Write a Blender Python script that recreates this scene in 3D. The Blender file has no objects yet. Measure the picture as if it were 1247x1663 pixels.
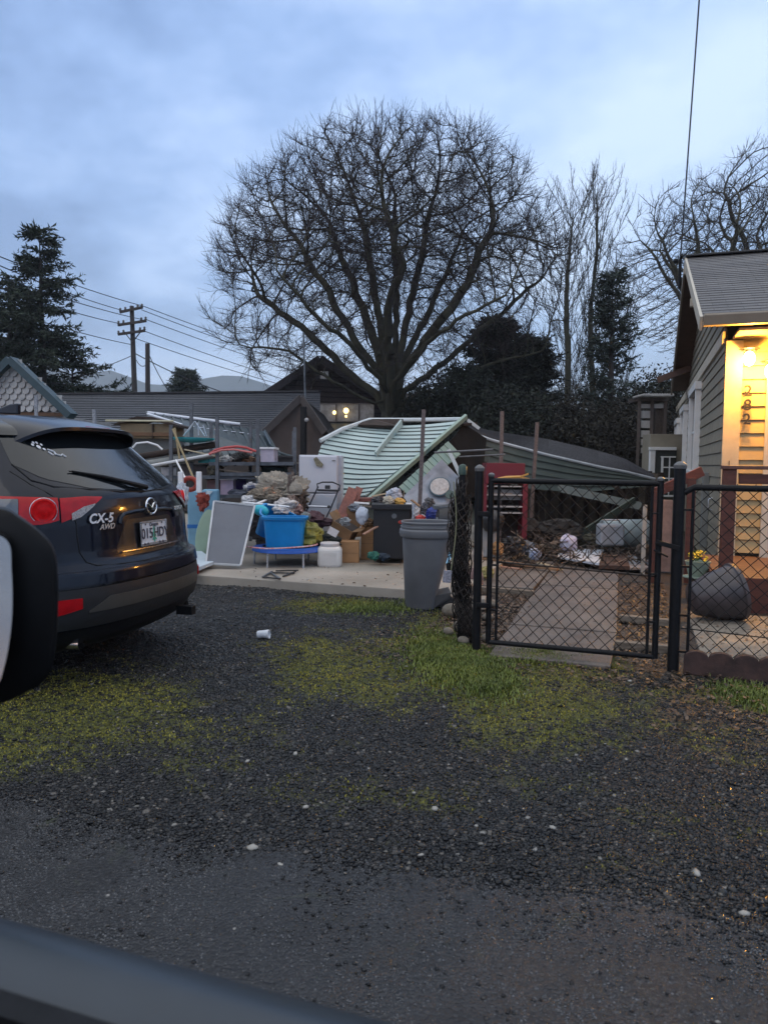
import bpy, math, random
import numpy as np
from mathutils import Vector, Matrix
SC = bpy.context.scene
COL = SC.collection
random.seed(7); NR = np.random.default_rng(7)
# ---------------------------------------------------------------- camera
F = 1200.0; CX = 623.5; CY = 831.5; H = 1.33
YAW = math.radians(19); PITCH = math.atan(79.5/1200); ROLL = math.radians(.63)
RM = Matrix.Rotation(YAW, 3, 'Z') @ Matrix.Rotation(math.pi/2-PITCH, 3, 'X') @ Matrix.Rotation(ROLL, 3, 'Z')
CAM = Vector((0, 0, H)); FW = Vector((-math.sin(YAW), math.cos(YAW), 0)); RT = Vector((math.cos(YAW), math.sin(YAW), 0))
cd = bpy.data.cameras.new('camera'); cam = bpy.data.objects.new('camera', cd); COL.objects.link(cam)
cam.matrix_world = Matrix.Translation(CAM) @ RM.to_4x4()
cd.sensor_fit = 'VERTICAL'; cd.sensor_height = 36; cd.sensor_width = 27; cd.lens = 36*F/1663
cd.clip_start = .05; cd.clip_end = 9000
cd.dof.use_dof = True; cd.dof.focus_distance = 8.5; cd.dof.aperture_fstop = 6.5
SC.camera = cam
# ---------------------------------------------------------------- sky and light
SUN_EL = math.radians(4); SUN_ROT = math.radians(200)
w = bpy.data.worlds.new('World'); SC.world = w; w.use_nodes = True
nt = w.node_tree; nt.nodes.clear()
def N(nt, t, **k):
    n = nt.nodes.new(t)
    for a, b in k.items(): setattr(n, a, b)
    return n
L = nt.links.new
out = N(nt, 'ShaderNodeOutputWorld'); bg = N(nt, 'ShaderNodeBackground'); bg2 = N(nt, 'ShaderNodeBackground'); add = N(nt, 'ShaderNodeAddShader')
sky = N(nt, 'ShaderNodeTexSky', sky_type='NISHITA', sun_disc=False, sun_elevation=SUN_EL, sun_rotation=SUN_ROT)
L(sky.outputs[0], bg.inputs[0]); bg.inputs[1].default_value = .05
tc = N(nt, 'ShaderNodeTexCoord'); sp = N(nt, 'ShaderNodeSeparateXYZ'); L(tc.outputs['Generated'], sp.inputs[0])
def M(nt, op, a, b=None, c=None):
    n = N(nt, 'ShaderNodeMath', operation=op)
    for i, x in enumerate((a, b, c)):
        if x is None: continue
        if isinstance(x, (int, float)): n.inputs[i].default_value = x
        else: nt.links.new(x, n.inputs[i])
    return n.outputs[0]
zc = M(nt, 'ADD', M(nt, 'MAXIMUM', sp.outputs[2], 0), .22)
cb = N(nt, 'ShaderNodeCombineXYZ'); L(M(nt, 'DIVIDE', sp.outputs[0], zc), cb.inputs[0]); L(M(nt, 'DIVIDE', sp.outputs[1], zc), cb.inputs[1])
def noise(nt, vec, scale, detail=5, rough=.55, dist=0.):
    n = N(nt, 'ShaderNodeTexNoise'); n.inputs['Scale'].default_value = scale; n.inputs['Detail'].default_value = detail
    n.inputs['Roughness'].default_value = rough; n.inputs['Distortion'].default_value = dist
    if vec is not None: nt.links.new(vec, n.inputs['Vector'])
    return n.outputs[0]
def ramp(nt, fac, stops):
    r = N(nt, 'ShaderNodeValToRGB'); e = r.color_ramp.elements
    while len(e) < len(stops): e.new(.5)
    for i, (p, c) in enumerate(stops):
        e[i].position = p; e[i].color = (*c, 1) if len(c) == 3 else c
    nt.links.new(fac, r.inputs[0]); return r.outputs[0]
cbo = N(nt, 'ShaderNodeVectorMath', operation='ADD'); L(cb.outputs[0], cbo.inputs[0]); cbo.inputs[1].default_value = (3.1, .4, 0)
n1 = noise(nt, cbo.outputs[0], .75, 6, .55, .3); n2 = noise(nt, cbo.outputs[0], 2.6, 5, .6)
f = M(nt, 'ADD', M(nt, 'MULTIPLY', n1, .72), M(nt, 'MULTIPLY', n2, .28))
cl = ramp(nt, f, [(.40, (.125, .205, .40)), (.46, (.20, .305, .54)), (.52, (.31, .42, .66)), (.60, (.43, .53, .74))])
# unseen sky overhead set brighter and greyer, added to light the scene from above
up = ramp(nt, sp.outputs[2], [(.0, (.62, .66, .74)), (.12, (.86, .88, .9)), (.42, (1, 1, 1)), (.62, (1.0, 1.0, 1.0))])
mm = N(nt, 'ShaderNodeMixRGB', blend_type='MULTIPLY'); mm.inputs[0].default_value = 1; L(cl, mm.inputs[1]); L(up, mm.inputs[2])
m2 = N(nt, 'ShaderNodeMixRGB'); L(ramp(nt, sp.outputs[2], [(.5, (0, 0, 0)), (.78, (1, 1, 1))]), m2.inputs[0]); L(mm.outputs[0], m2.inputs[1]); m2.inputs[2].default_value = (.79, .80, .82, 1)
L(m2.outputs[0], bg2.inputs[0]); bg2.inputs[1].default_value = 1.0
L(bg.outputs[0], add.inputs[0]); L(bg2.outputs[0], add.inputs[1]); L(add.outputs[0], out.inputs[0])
sd = bpy.data.lights.new('sun', 'SUN'); so = bpy.data.objects.new('sun', sd); COL.objects.link(so)
sd.energy = .25; sd.angle = math.radians(40); sd.color = (1, .93, .85)
so.rotation_euler = (math.radians(50), 0, math.radians(-25))
SC.view_settings.view_transform = 'Standard'; SC.view_settings.look = 'None'; SC.view_settings.exposure = 0.68
SC.render.engine = 'CYCLES'
SC.cycles.use_denoising = True; SC.cycles.max_bounces = 6; SC.cycles.volume_bounces = 1
# ---------------------------------------------------------------- layout helpers (a pixel of the photo plus a real distance gives a real place)
def ray(u, v): return RM @ Vector(((u-CX)/F, -(v-CY)/F, -1))
def at(u, v, d): q = ray(u, v); return CAM + q*(d/q.dot(FW))
def gnd(u, v, z=0.): q = ray(u, v); return CAM + q*((z-H)/q.z)
def plY(u, v, Y): q = ray(u, v); return CAM + q*(Y/q.y)
def plX(u, v, X): q = ray(u, v); return CAM + q*(X/q.x)
# ---------------------------------------------------------------- materials
MATS = {}
def mat(name, col, rough=.6, var=.15, scale=6., bump=0., bscale=None, metal=0., coat=0., stretch=(1, 1, 1), col2=None, emit=None, alpha=None, rvar=.1, island=0., spec=.5, detail=6):
    if name in MATS: return MATS[name]
    m = bpy.data.materials.new(name); m.use_nodes = True; t = m.node_tree; b = t.nodes['Principled BSDF']
    c = N(t, 'ShaderNodeTexCoord'); mp = N(t, 'ShaderNodeMapping'); mp.inputs['Scale'].default_value = stretch
    t.links.new(c.outputs['Object'], mp.inputs[0])
    n = noise(t, mp.outputs[0], scale, detail, .6)
    c2 = col2 or tuple(min(1, x*(1+var)) for x in col); c1 = col if col2 else tuple(x*(1-var) for x in col)
    cr = ramp(t, n, [(.32, c1), (.68, c2)])
    if island:
        g = N(t, 'ShaderNodeNewGeometry'); hs = N(t, 'ShaderNodeHueSaturation')
        t.links.new(M(t, 'ADD', M(t, 'MULTIPLY', g.outputs['Random Per Island'], 2*island), 1-island), hs.inputs['Value'])
        t.links.new(cr, hs.inputs['Color']); cr = hs.outputs[0]
    t.links.new(cr, b.inputs['Base Color'])
    n3 = noise(t, mp.outputs[0], scale*2.3, 4, .6)
    t.links.new(M(t, 'ADD', M(t, 'MULTIPLY', n3, 2*rvar), rough-rvar), b.inputs['Roughness'])
    b.inputs['Metallic'].default_value = metal; b.inputs['Coat Weight'].default_value = coat; b.inputs['Coat Roughness'].default_value = .05
    b.inputs['Specular IOR Level'].default_value = spec
    if bump:
        bp = N(t, 'ShaderNodeBump'); bp.inputs['Strength'].default_value = bump; bp.inputs['Distance'].default_value = .01
        t.links.new(noise(t, mp.outputs[0], bscale or scale*4, 6, .65), bp.inputs['Height']); t.links.new(bp.outputs[0], b.inputs['Normal'])
    if emit:
        b.inputs['Emission Color'].default_value = (*emit[0], 1); b.inputs['Emission Strength'].default_value = emit[1]
    if alpha is not None:
        b.inputs['Alpha'].default_value = alpha
    MATS[name] = m; return m
def shingle_mat(name, c1, c2, tab=.3, course=.14, var=.35):
    """roof shingle: random tone per tab, laid in the sheet's own UV (metres)"""
    m = bpy.data.materials.new(name); m.use_nodes = True; t = m.node_tree; b = t.nodes['Principled BSDF']
    c = N(t, 'ShaderNodeTexCoord'); br = N(t, 'ShaderNodeTexBrick'); t.links.new(c.outputs['UV'], br.inputs[0])
    br.inputs['Scale'].default_value = 1; br.inputs['Brick Width'].default_value = tab; br.inputs['Row Height'].default_value = course
    br.inputs['Mortar Size'].default_value = .004; br.inputs['Color1'].default_value = (*c1, 1); br.inputs['Color2'].default_value = (*c2, 1)
    br.inputs['Mortar'].default_value = (*[x*.3 for x in c1], 1); br.inputs['Bias'].default_value = 0
    mx = N(t, 'ShaderNodeMixRGB', blend_type='MULTIPLY'); mx.inputs[0].default_value = 1
    t.links.new(br.outputs[0], mx.inputs[1]); t.links.new(ramp(t, noise(t, c.outputs['Object'], 1.5, 8, .7), [(.3, (1-var,)*3), (.7, (1, 1, 1))]), mx.inputs[2])
    t.links.new(mx.outputs[0], b.inputs['Base Color']); b.inputs['Roughness'].default_value = .55
    bp = N(t, 'ShaderNodeBump'); bp.inputs['Strength'].default_value = .6; bp.inputs['Distance'].default_value = .01
    t.links.new(noise(t, c.outputs['UV'], 60, 3), bp.inputs['Height']); t.links.new(bp.outputs[0], b.inputs['Normal'])
    MATS[name] = m; return m
BLK = mat('black_metal', (.006, .0065, .008), .5, .3, 30, .15, spec=.2)
DARKP = mat('dark_plastic', (.02, .02, .022), .5, .2, 20, .1)
RED = mat('red_plastic', (.45, .03, .02), .4)
WHITEP = mat('white_plastic', (.72, .73, .74), .45, .06, 8)
STEEL = mat('grey_steel', (.11, .12, .13), .5, .35, 9, .1, metal=.5)
SILVER = mat('silver_metal', (.55, .57, .6), .3, .15, 12, metal=.8)
WOODG = mat('grey_wood', (.16, .13, .10), .8, .4, 9, .5, stretch=(1, 1, 6))
WOODR = mat('red_brown_boards', (.17, .055, .04), .6, .3, 9, .2, stretch=(4, 4, 1))
CARD = mat('cardboard', (.36, .19, .085), .85, .12, 5, .1)
CARD2 = mat('wet_cardboard', (.22, .125, .06), .8, .3, 5, .1)
CONC = mat('concrete', (.22, .195, .16), .58, .3, 1.1, .35, 35, col2=(.38, .34, .29), rvar=.25, detail=10)
# ---------------------------------------------------------------- mesh builder
ORG = {}
def rotz(a): return Matrix.Rotation(a, 3, 'Z')
def eul(x=0, y=0, z=0): return Matrix.Rotation(math.radians(z), 3, 'Z') @ Matrix.Rotation(math.radians(y), 3, 'Y') @ Matrix.Rotation(math.radians(x), 3, 'X')
class MB:
    def __init__(s): s.v = []; s.f = []; s.m = []; s.uv = {}
    def face(s, idx, m=0, uv=None):
        s.f.append(tuple(idx)); s.m.append(m)
        if uv: s.uv[len(s.f)-1] = uv
    def pts(s, P): i = len(s.v); s.v += [tuple(p) for p in P]; return i
    def hexa(s, P, m=0):       # P: 4 bottom ccw then 4 top
        i = s.pts(P)
        for q in ((3, 2, 1, 0), (4, 5, 6, 7), (0, 1, 5, 4), (1, 2, 6, 5), (2, 3, 7, 6), (3, 0, 4, 7)): s.face([i+k for k in q], m)
        return s
    def box(s, c, d, R=None, m=0, top=1.0):
        """box with centre c; top scales the upper face"""
        R = R or Matrix.Identity(3); c = Vector(c); P = []
        for z in (-.5, .5):
            k = top if z > 0 else 1
            for x, y in ((-.5, -.5), (.5, -.5), (.5, .5), (-.5, .5)): P.append(c + R @ Vector((x*d[0]*k, y*d[1]*k, z*d[2])))
        return s.hexa(P, m)
    def bar(s, a, b, wd, th, up=(0, 0, 1), m=0):
        a = Vector(a); b = Vector(b); x = (b-a); l = x.length
        if l < 1e-5: return s
        x /= l; u = Vector(up)
        if abs(x.dot(u)) > .98: u = Vector((0, 1, 0))
        y = u.cross(x).normalized(); z = x.cross(y)
        return s.box((a+b)/2, (l, wd, th), Matrix((x, y, z)).transposed(), m)
    def tube(s, P, r, n=8, cap=True, m=0, closed=False):
        P = [Vector(p) for p in P]; k = len(P); rr = r if isinstance(r, (list, tuple)) else [r]*k; base = []
        t0 = (P[1]-P[0]).normalized(); u = t0.orthogonal().normalized()
        for i in range(k):
            if closed: t = (P[(i+1) % k]-P[i-1])
            else: t = P[min(i+1, k-1)]-P[max(i-1, 0)]
            t.normalize(); u = (u - t*u.dot(t))
            if u.length < 1e-6: u = t.orthogonal()
            u.normalize(); w_ = t.cross(u)
            base.append(s.pts([P[i] + (u*math.cos(2*math.pi*j/n)+w_*math.sin(2*math.pi*j/n))*rr[i] for j in range(n)]))
        for i in range(k if closed else k-1):
            a = base[i]; b = base[(i+1) % k]
            for j in range(n): s.face((a+j, a+(j+1) % n, b+(j+1) % n, b+j), m)
        if cap and not closed: s.face([base[0]+j for j in range(n)][::-1], m); s.face([base[-1]+j for j in range(n)], m)
        return s
    def lathe(s, prof, c=(0, 0, 0), n=24, R=None, m=0, cap=True, sx=1., sy=1.):
        R = R or Matrix.Identity(3); c = Vector(c); b = []
        for r, z in prof: b.append(s.pts([c + R @ Vector((r*sx*math.cos(2*math.pi*j/n), r*sy*math.sin(2*math.pi*j/n), z)) for j in range(n)]))
        for i in range(len(b)-1):
            for j in range(n): s.face((b[i]+j, b[i]+(j+1) % n, b[i+1]+(j+1) % n, b[i+1]+j), m)
        if cap: s.face([b[0]+j for j in range(n)][::-1], m); s.face([b[-1]+j for j in range(n)], m)
        return s
    def prism(s, P, off, m=0):
        P = [Vector(p) for p in P]; off = Vector(off); n = len(P); a = s.pts(P); b = s.pts([p+off for p in P])
        s.face(list(range(a, a+n))[::-1], m); s.face(list(range(b, b+n)), m)
        for i in range(n): s.face((a+i, a+(i+1) % n, b+(i+1) % n, b+i), m)
        return s
    def grid(s, fn, nu, nv, m=0, flip=False):
        a = s.pts([fn(i/nu, j/nv) for j in range(nv+1) for i in range(nu+1)])
        for j in range(nv):
            for i in range(nu):
                q = [a+j*(nu+1)+i, a+j*(nu+1)+i+1, a+(j+1)*(nu+1)+i+1, a+(j+1)*(nu+1)+i]
                s.face(q[::-1] if flip else q, m)
        return s
    def shell(s, fn, fb, nu, nv, m=0):
        """closed sheet: front surface fn(u,v), back surface fb(u,v)"""
        s.grid(fn, nu, nv, m); s.grid(fb, nu, nv, m, True)
        ring = [(i/nu, 0) for i in range(nu)]+[(1, j/nv) for j in range(nv)]+[(1-i/nu, 1) for i in range(nu)]+[(0, 1-j/nv) for j in range(nv)]
        a = s.pts([fn(*q) for q in ring]); b = s.pts([fb(*q) for q in ring]); n = len(ring)
        for i in range(n): s.face((a+(i+1) % n, a+i, b+i, b+(i+1) % n), m)
        return s
    def ball(s, c, r, nu=14, nv=9, R=None, m=0, jit=0., seed=1):
        rs = random.Random(seed); r = r if isinstance(r, (tuple, list)) else (r, r, r); R = R or Matrix.Identity(3); c = Vector(c)
        prev = None; top = None
        rings = []
        for j in range(1, nv):
            th = math.pi*j/nv
            rings.append(s.pts([c + R @ Vector((r[0]*math.sin(th)*math.cos(2*math.pi*i/nu), r[1]*math.sin(th)*math.sin(2*math.pi*i/nu), r[2]*math.cos(th)))*(1+rs.uniform(-jit, jit)) for i in range(nu)]))
        t = s.pts([c + R @ Vector((0, 0, r[2]))]); b = s.pts([c + R @ Vector((0, 0, -r[2]))])
        for i in range(nu):
            s.face((t, rings[0]+i, rings[0]+(i+1) % nu), m); s.face((b, rings[-1]+(i+1) % nu, rings[-1]+i), m)
            for k in range(len(rings)-1): s.face((rings[k]+i, rings[k+1]+i, rings[k+1]+(i+1) % nu, rings[k]+(i+1) % nu), m)
        return s
    def build(s, name, mats, parent=None, loc=None, smooth=False, bevel=0., sharp=40, label=None, cat=None, group=None, kind=None, mods=None):
        if parent is not None: o0 = ORG[parent.name]
        elif loc is not None: o0 = Vector(loc)
        else:
            a = np.array(s.v); o0 = Vector(((a[:, 0].min()+a[:, 0].max())/2, (a[:, 1].min()+a[:, 1].max())/2, a[:, 2].min()))
        me = bpy.data.meshes.new(name); me.from_pydata([tuple(Vector(p)-o0) for p in s.v], [], s.f)
        for mm_ in (mats if isinstance(mats, (list, tuple)) else [mats]): me.materials.append(mm_)
        me.polygons.foreach_set('material_index', s.m)
        if s.uv:
            ul = me.uv_layers.new(name='UVMap')
            for pi, uv in s.uv.items():
                for k, li in enumerate(me.polygons[pi].loop_indices): ul.data[li].uv = uv[k]
        me.update()
        if smooth:
            me.shade_smooth(); me.set_sharp_from_angle(angle=math.radians(sharp))
        o = bpy.data.objects.new(name, me); COL.objects.link(o)
        if parent is not None: o.parent = parent; ORG[o.name] = o0
        else: o.location = o0; ORG[o.name] = o0
        if bevel:
            b = o.modifiers.new('bevel', 'BEVEL'); b.width = bevel; b.segments = 2; b.limit_method = 'ANGLE'; b.angle_limit = math.radians(35)
        tag(o, label, cat, group, kind); return o
def tag(o, label=None, cat=None, group=None, kind=None):
    if label: o['label'] = label
    if cat: o['category'] = cat
    if group: o['group'] = group
    if kind: o['kind'] = kind
    return o
def thing(name, label, cat, loc, group=None, kind=None):
    o = bpy.data.objects.new(name, None); COL.objects.link(o); o.location = loc; o.empty_display_size = .1
    ORG[o.name] = Vector(loc); return tag(o, label, cat, group, kind)
def npmesh(name, V, Fc, mats, parent=None, loc=(0, 0, 0), smooth=False, fmat=None, **tg):
    """big mesh from arrays; Fc is (n,3) or (n,4)"""
    o0 = ORG[parent.name] if parent is not None else Vector(loc)
    V = np.asarray(V, dtype=np.float32)-np.array(o0, dtype=np.float32); Fc = np.asarray(Fc, dtype=np.int32); k = Fc.shape[1]
    me = bpy.data.meshes.new(name); me.vertices.add(len(V)); me.vertices.foreach_set('co', V.ravel())
    me.loops.add(Fc.size); me.loops.foreach_set('vertex_index', Fc.ravel()); me.polygons.add(len(Fc))
    me.polygons.foreach_set('loop_start', np.arange(0, Fc.size, k, dtype=np.int32))
    for m in (mats if isinstance(mats, (list, tuple)) else [mats]): me.materials.append(m)
    if fmat is not None: me.polygons.foreach_set('material_index', np.asarray(fmat, dtype=np.int32))
    me.update(calc_edges=True)
    if smooth: me.shade_smooth()
    o = bpy.data.objects.new(name, me); COL.objects.link(o)
    if parent is not None: o.parent = parent
    else: o.location = o0
    ORG[o.name] = o0
    return tag(o, **tg)
def segs(P0, P1, R0, R1, n=4):
    """many tapered tubes at once"""
    P0 = np.asarray(P0, float); P1 = np.asarray(P1, float); d = P1-P0; d /= np.maximum(np.linalg.norm(d, axis=1, keepdims=True), 1e-9)
    a = np.where(np.abs(d[:, 2:3]) > .9, np.array([[1., 0, 0]]), np.array([[0, 0, 1.]])); u = np.cross(d, a); u /= np.linalg.norm(u, axis=1, keepdims=True); w_ = np.cross(d, u)
    V = []
    for P, R_ in ((P0, R0), (P1, R1)):
        for j in range(n):
            an = 2*math.pi*j/n; V.append(P+(u*math.cos(an)+w_*math.sin(an))*np.asarray(R_)[:, None])
    V = np.stack(V, 1).reshape(-1, 3); m = len(P0); b = (np.arange(m)*2*n)[:, None]
    Fc = np.concatenate([b+np.array([[j, (j+1) % n, n+(j+1) % n, n+j]]) for j in range(n)], 0)
    return V, Fc
def siding(mb, L_, R_, n, th=.012, nrm=None, m=0, lap=.012, wob=0., cols=1, seed=0):
    """lapped courses between a left edge L_(t) and right edge R_(t), t=0 bottom to 1 top"""
    rs = random.Random(seed)
    for i in range(n):
        t0, t1 = i/n, (i+1)/n
        a, b, c, d = Vector(L_(t0)), Vector(R_(t0)), Vector(R_(t1)), Vector(L_(t1))
        nn = Vector(nrm) if nrm else (b-a).cross(d-a).normalized()
        o0 = nn*(th+lap+rs.uniform(-wob, wob)); o1 = nn*th; d2 = (d-a).normalized()*.004; c2 = (c-b).normalized()*.004
        i0 = mb.pts([a, b, c, d, a+o0, b+o0, c+o1-c2, d+o1-d2])
        ln = (b-a).length; hh = ((d-a).length)
        for q in ((3, 2, 1, 0), (0, 1, 5, 4), (1, 2, 6, 5), (2, 3, 7, 6), (3, 0, 4, 7)): mb.face([i0+k for k in q], m)
        mb.face([i0+4, i0+5, i0+6, i0+7], m, uv=[(0, i*hh), (ln, i*hh), (ln, (i+1)*hh-.001), (0, (i+1)*hh-.001)])
    return mb
def lerp(a, b): return lambda t: Vector(a)*(1-t)+Vector(b)*t
def text_mb(body, size, P, X, Y, depth=.002, bold=0., shear=0., align='CENTER', spacing=1.):
    """lettering as a mesh: origin P, reading direction X, up direction Y"""
    cu = bpy.data.curves.new('lettering', 'FONT'); cu.body = body; cu.size = size; cu.extrude = depth; cu.offset = bold; cu.shear = shear; cu.align_x = align; cu.align_y = 'CENTER'; cu.space_character = spacing
    o = bpy.data.objects.new('lettering', cu); me = o.to_mesh()
    X = Vector(X).normalized(); Y = Vector(Y).normalized(); Z = X.cross(Y); mb = MB()
    a = mb.pts([Vector(P)+X*q.co.x+Y*q.co.y+Z*(q.co.z) for q in me.vertices])
    for p in me.polygons: mb.face([a+k for k in p.vertices])
    o.to_mesh_clear(); bpy.data.objects.remove(o); bpy.data.curves.remove(cu); return mb
def vnoise(x, y, s, seed=0):
    """smooth value noise for arrays"""
    g = np.random.default_rng(seed).random((64, 64)); x = np.asarray(x)/s+32.5; y = np.asarray(y)/s+32.5
    xi = np.floor(x).astype(int); yi = np.floor(y).astype(int); fx = x-xi; fy = y-yi; fx = fx*fx*(3-2*fx); fy = fy*fy*(3-2*fy)
    G = lambda a, b: g[a % 64, b % 64]
    return (G(xi, yi)*(1-fx)+G(xi+1, yi)*fx)*(1-fy)+(G(xi, yi+1)*(1-fx)+G(xi+1, yi+1)*fx)*fy
# ================================================================= GROUND
MOSS = [(120, 1150, 170, 60, 1.0), (20, 1190, 120, 60, .9), (290, 1195, 150, 45, .55), (240, 1120, 60, 30, .6), (560, 1075, 110, 50, .95), (610, 1110, 70, 30, .8), (735, 1060, 60, 50, 1.1), (790, 1120, 60, 60, 1.0), (900, 1130, 150, 55, .95),
        (860, 1180, 140, 40, .75), (1020, 1160, 110, 50, .6), (1110, 1200, 120, 40, .5), (525, 982, 80, 14, .8), (690, 1000, 50, 10, .7), (590, 1275, 120, 35, .5), (720, 1300, 110, 35, .5), (400, 1170, 70, 20, .45), (860, 1260, 160, 40, .45), (1130, 1290, 130, 40, .45),
        (1215, 1130, 60, 22, .9), (880, 1065, 80, 16, .9), (1220, 1340, 60, 25, .5), (450, 1040, 50, 20, .4), (100, 1240, 120, 30, .45), (980, 1400, 60, 15, .4), (640, 1360, 60, 15, .4)]
MP = []
for u, v, ru, rv, k in MOSS:
    c = gnd(u, v); dx = (gnd(u+ru, v)-c).length; dy = (gnd(u, v-rv)-gnd(u, v+rv)).length/2; MP.append((c.x, c.y, dx, dy, k))
def moss(x, y):
    s = np.zeros_like(x)
    lx, ly = RT.x, RT.y
    for cx, cy, a, b, k in MP:
        dx = x-cx; dy = y-cy; p = dx*lx+dy*ly; q = -dx*ly+dy*lx
        s = np.maximum(s, k*np.exp(-((p/a)**2+(q/b)**2)*.55))
    n = vnoise(x, y, .22, 1)*.5+vnoise(x, y, .07, 2)*.5+vnoise(x, y, .6, 3)*.35-.08
    return np.clip((s*1.30+n*1.0-.92)*1.6, 0, 1)
def soil(x, y):        # brown litter and soil near the fence and the house
    s = np.clip((y-4.35-.0*x)/.5, 0, 1)*np.clip((x+1.6)/.5, 0, 1)
    s = np.maximum(s, np.exp(-(((x-.7)/1.2)**2+((y-4.6)/.9)**2))*1.1)
    return np.clip(s*(.6+.7*vnoise(x, y, .3, 5)), 0, 1)
xs = np.concatenate([[-3000, -600, -100, -30, -14], np.arange(-9, 5.01, .045), [9, 20, 60, 300, 3000]])
ys = np.concatenate([[-300, -40, -8], np.arange(.6, 12.6, .045), [14, 18, 25, 40, 100, 500, 3300]])
X_, Y_ = np.meshgrid(xs, ys); nxg = len(xs)
near = (X_ > -9.2) & (X_ < 5.2) & (Y_ > .5) & (Y_ < 12.7)
Z_ = np.where(near, .03*(vnoise(X_, Y_, .7, 4)-.5)+.012*(vnoise(X_, Y_, .13, 6)-.5)-.012, -.02)
Z_ = np.where(Y_ > 6.6, -.02, Z_)
Z_ = np.where((X_ > -1.2) & (Y_ > 5.0), -.02, Z_)
idx = np.arange(len(ys)*nxg).reshape(len(ys), nxg)
Fg = np.stack([idx[:-1, :-1], idx[:-1, 1:], idx[1:, 1:], idx[1:, :-1]], -1).reshape(-1, 4)
gm = bpy.data.materials.new('ground_gravel'); gm.use_nodes = True; t = gm.node_tree; b = t.nodes['Principled BSDF']
tcn = N(t, 'ShaderNodeTexCoord'); vo = N(t, 'ShaderNodeTexVoronoi'); vo.inputs['Scale'].default_value = 70; t.links.new(tcn.outputs['Object'], vo.inputs['Vector'])
at_ = N(t, 'ShaderNodeAttribute', attribute_name='cover'); sep = N(t, 'ShaderNodeSeparateColor'); t.links.new(at_.outputs['Color'], sep.inputs[0])
gcol = ramp(t, vo.outputs['Color'], [(.2, (.008, .0085, .01)), (.7, (.02, .021, .023)), (.95, (.05, .05, .05))])
scol = ramp(t, noise(t, tcn.outputs['Object'], 30, 6, .7), [(.3, (.018, .013, .009)), (.55, (.05, .035, .024)), (.8, (.11, .08, .055))])
mcol = ramp(t, noise(t, tcn.outputs['Object'], 45, 6, .7), [(.3, (.012, .015, .006)), (.55, (.06, .07, .012)), (.8, (.15, .145, .025))])
a1 = N(t, 'ShaderNodeMixRGB'); t.links.new(sep.outputs[1], a1.inputs[0]); t.links.new(gcol, a1.inputs[1]); t.links.new(scol, a1.inputs[2])
a2 = N(t, 'ShaderNodeMixRGB'); t.links.new(sep.outputs[0], a2.inputs[0]); t.links.new(a1.outputs[0], a2.inputs[1]); t.links.new(mcol, a2.inputs[2])
t.links.new(a2.outputs[0], b.inputs['Base Color'])
t.links.new(M(t, 'ADD', M(t, 'MULTIPLY', sep.outputs[0], .3), .42), b.inputs['Roughness'])
bp = N(t, 'ShaderNodeBump'); bp.inputs['Strength'].default_value = 1; bp.inputs['Distance'].default_value = .012
t.links.new(M(t, 'ADD', M(t, 'MULTIPLY', vo.outputs['Distance'], -1), noise(t, tcn.outputs['Object'], 60, 5)), bp.inputs['Height']); t.links.new(bp.outputs[0], b.inputs['Normal'])
g = npmesh('ground', np.stack([X_.ravel(), Y_.ravel(), Z_.ravel()], 1), Fg, gm, smooth=True, kind='structure')
ca = g.data.color_attributes.new('cover', 'FLOAT_COLOR', 'POINT'); mo = np.where(near, moss(X_, Y_), .25); sl = np.where(near, soil(X_, Y_), .1)
ca.data.foreach_set('color', np.stack([mo.ravel(), sl.ravel(), mo.ravel()*0, mo.ravel()*0+1], 1).astype(np.float32).ravel())
# wet road, its edge ragged where the gravel begins
def redge(x): return 2.22 + .10*np.sin(x*1.3+1)+.08*(vnoise(x, x*0, .3, 8)-.5)+.06*(vnoise(x, x*0, .09, 9)-.5) + .12*np.clip(-x-1.6, 0, 2)
rx = np.concatenate([[-300, -40], np.arange(-9, 6, .03), [40, 300]]); ry = redge(rx)
k = len(rx); nr = 60; fr_ = np.linspace(0, 1, nr)[:, None]; RY = np.where(fr_ < .05, -6+0*rx[None], .1+(ry[None]-.1)*fr_); RX = np.repeat(rx[None], nr, 0)
RZ = .004+.004*vnoise(RX, RY, .25, 21)
ii = np.arange(nr*k).reshape(nr, k)
rm = bpy.data.materials.new('wet_asphalt'); rm.use_nodes = True; t = rm.node_tree; b = t.nodes['Principled BSDF']; tcn = N(t, 'ShaderNodeTexCoord')
n_ = noise(t, tcn.outputs['Object'], 2.2, 8, .65, .4); n5 = noise(t, tcn.outputs['Object'], 90, 4, .6)
vo = N(t, 'ShaderNodeTexVoronoi'); vo.inputs['Scale'].default_value = 95; t.links.new(tcn.outputs['Object'], vo.inputs['Vector'])
mixc = N(t, 'ShaderNodeMixRGB'); mixc.inputs[0].default_value = .5; t.links.new(ramp(t, n_, [(.35, (.008, .009, .011)), (.65, (.018, .019, .022))]), mixc.inputs[1]); t.links.new(ramp(t, vo.outputs['Color'], [(.2, (.007, .0075, .009)), (.8, (.025, .026, .028))]), mixc.inputs[2])
mg = N(t, 'ShaderNodeMixRGB'); t.links.new(ramp(t, noise(t, tcn.outputs['Object'], 3.2, 4, .6, .6), [(.62, (0, 0, 0)), (.74, (.45, .45, .45))]), mg.inputs[0]); t.links.new(mixc.outputs[0], mg.inputs[1]); mg.inputs[2].default_value = (.05, .065, .02, 1)
t.links.new(mg.outputs[0], b.inputs['Base Color'])
t.links.new(ramp(t, n_, [(.4, (.10,)*3), (.62, (.26,)*3)]), b.inputs['Roughness'])
bp = N(t, 'ShaderNodeBump'); bp.inputs['Strength'].default_value = .5; bp.inputs['Distance'].default_value = .005
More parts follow.
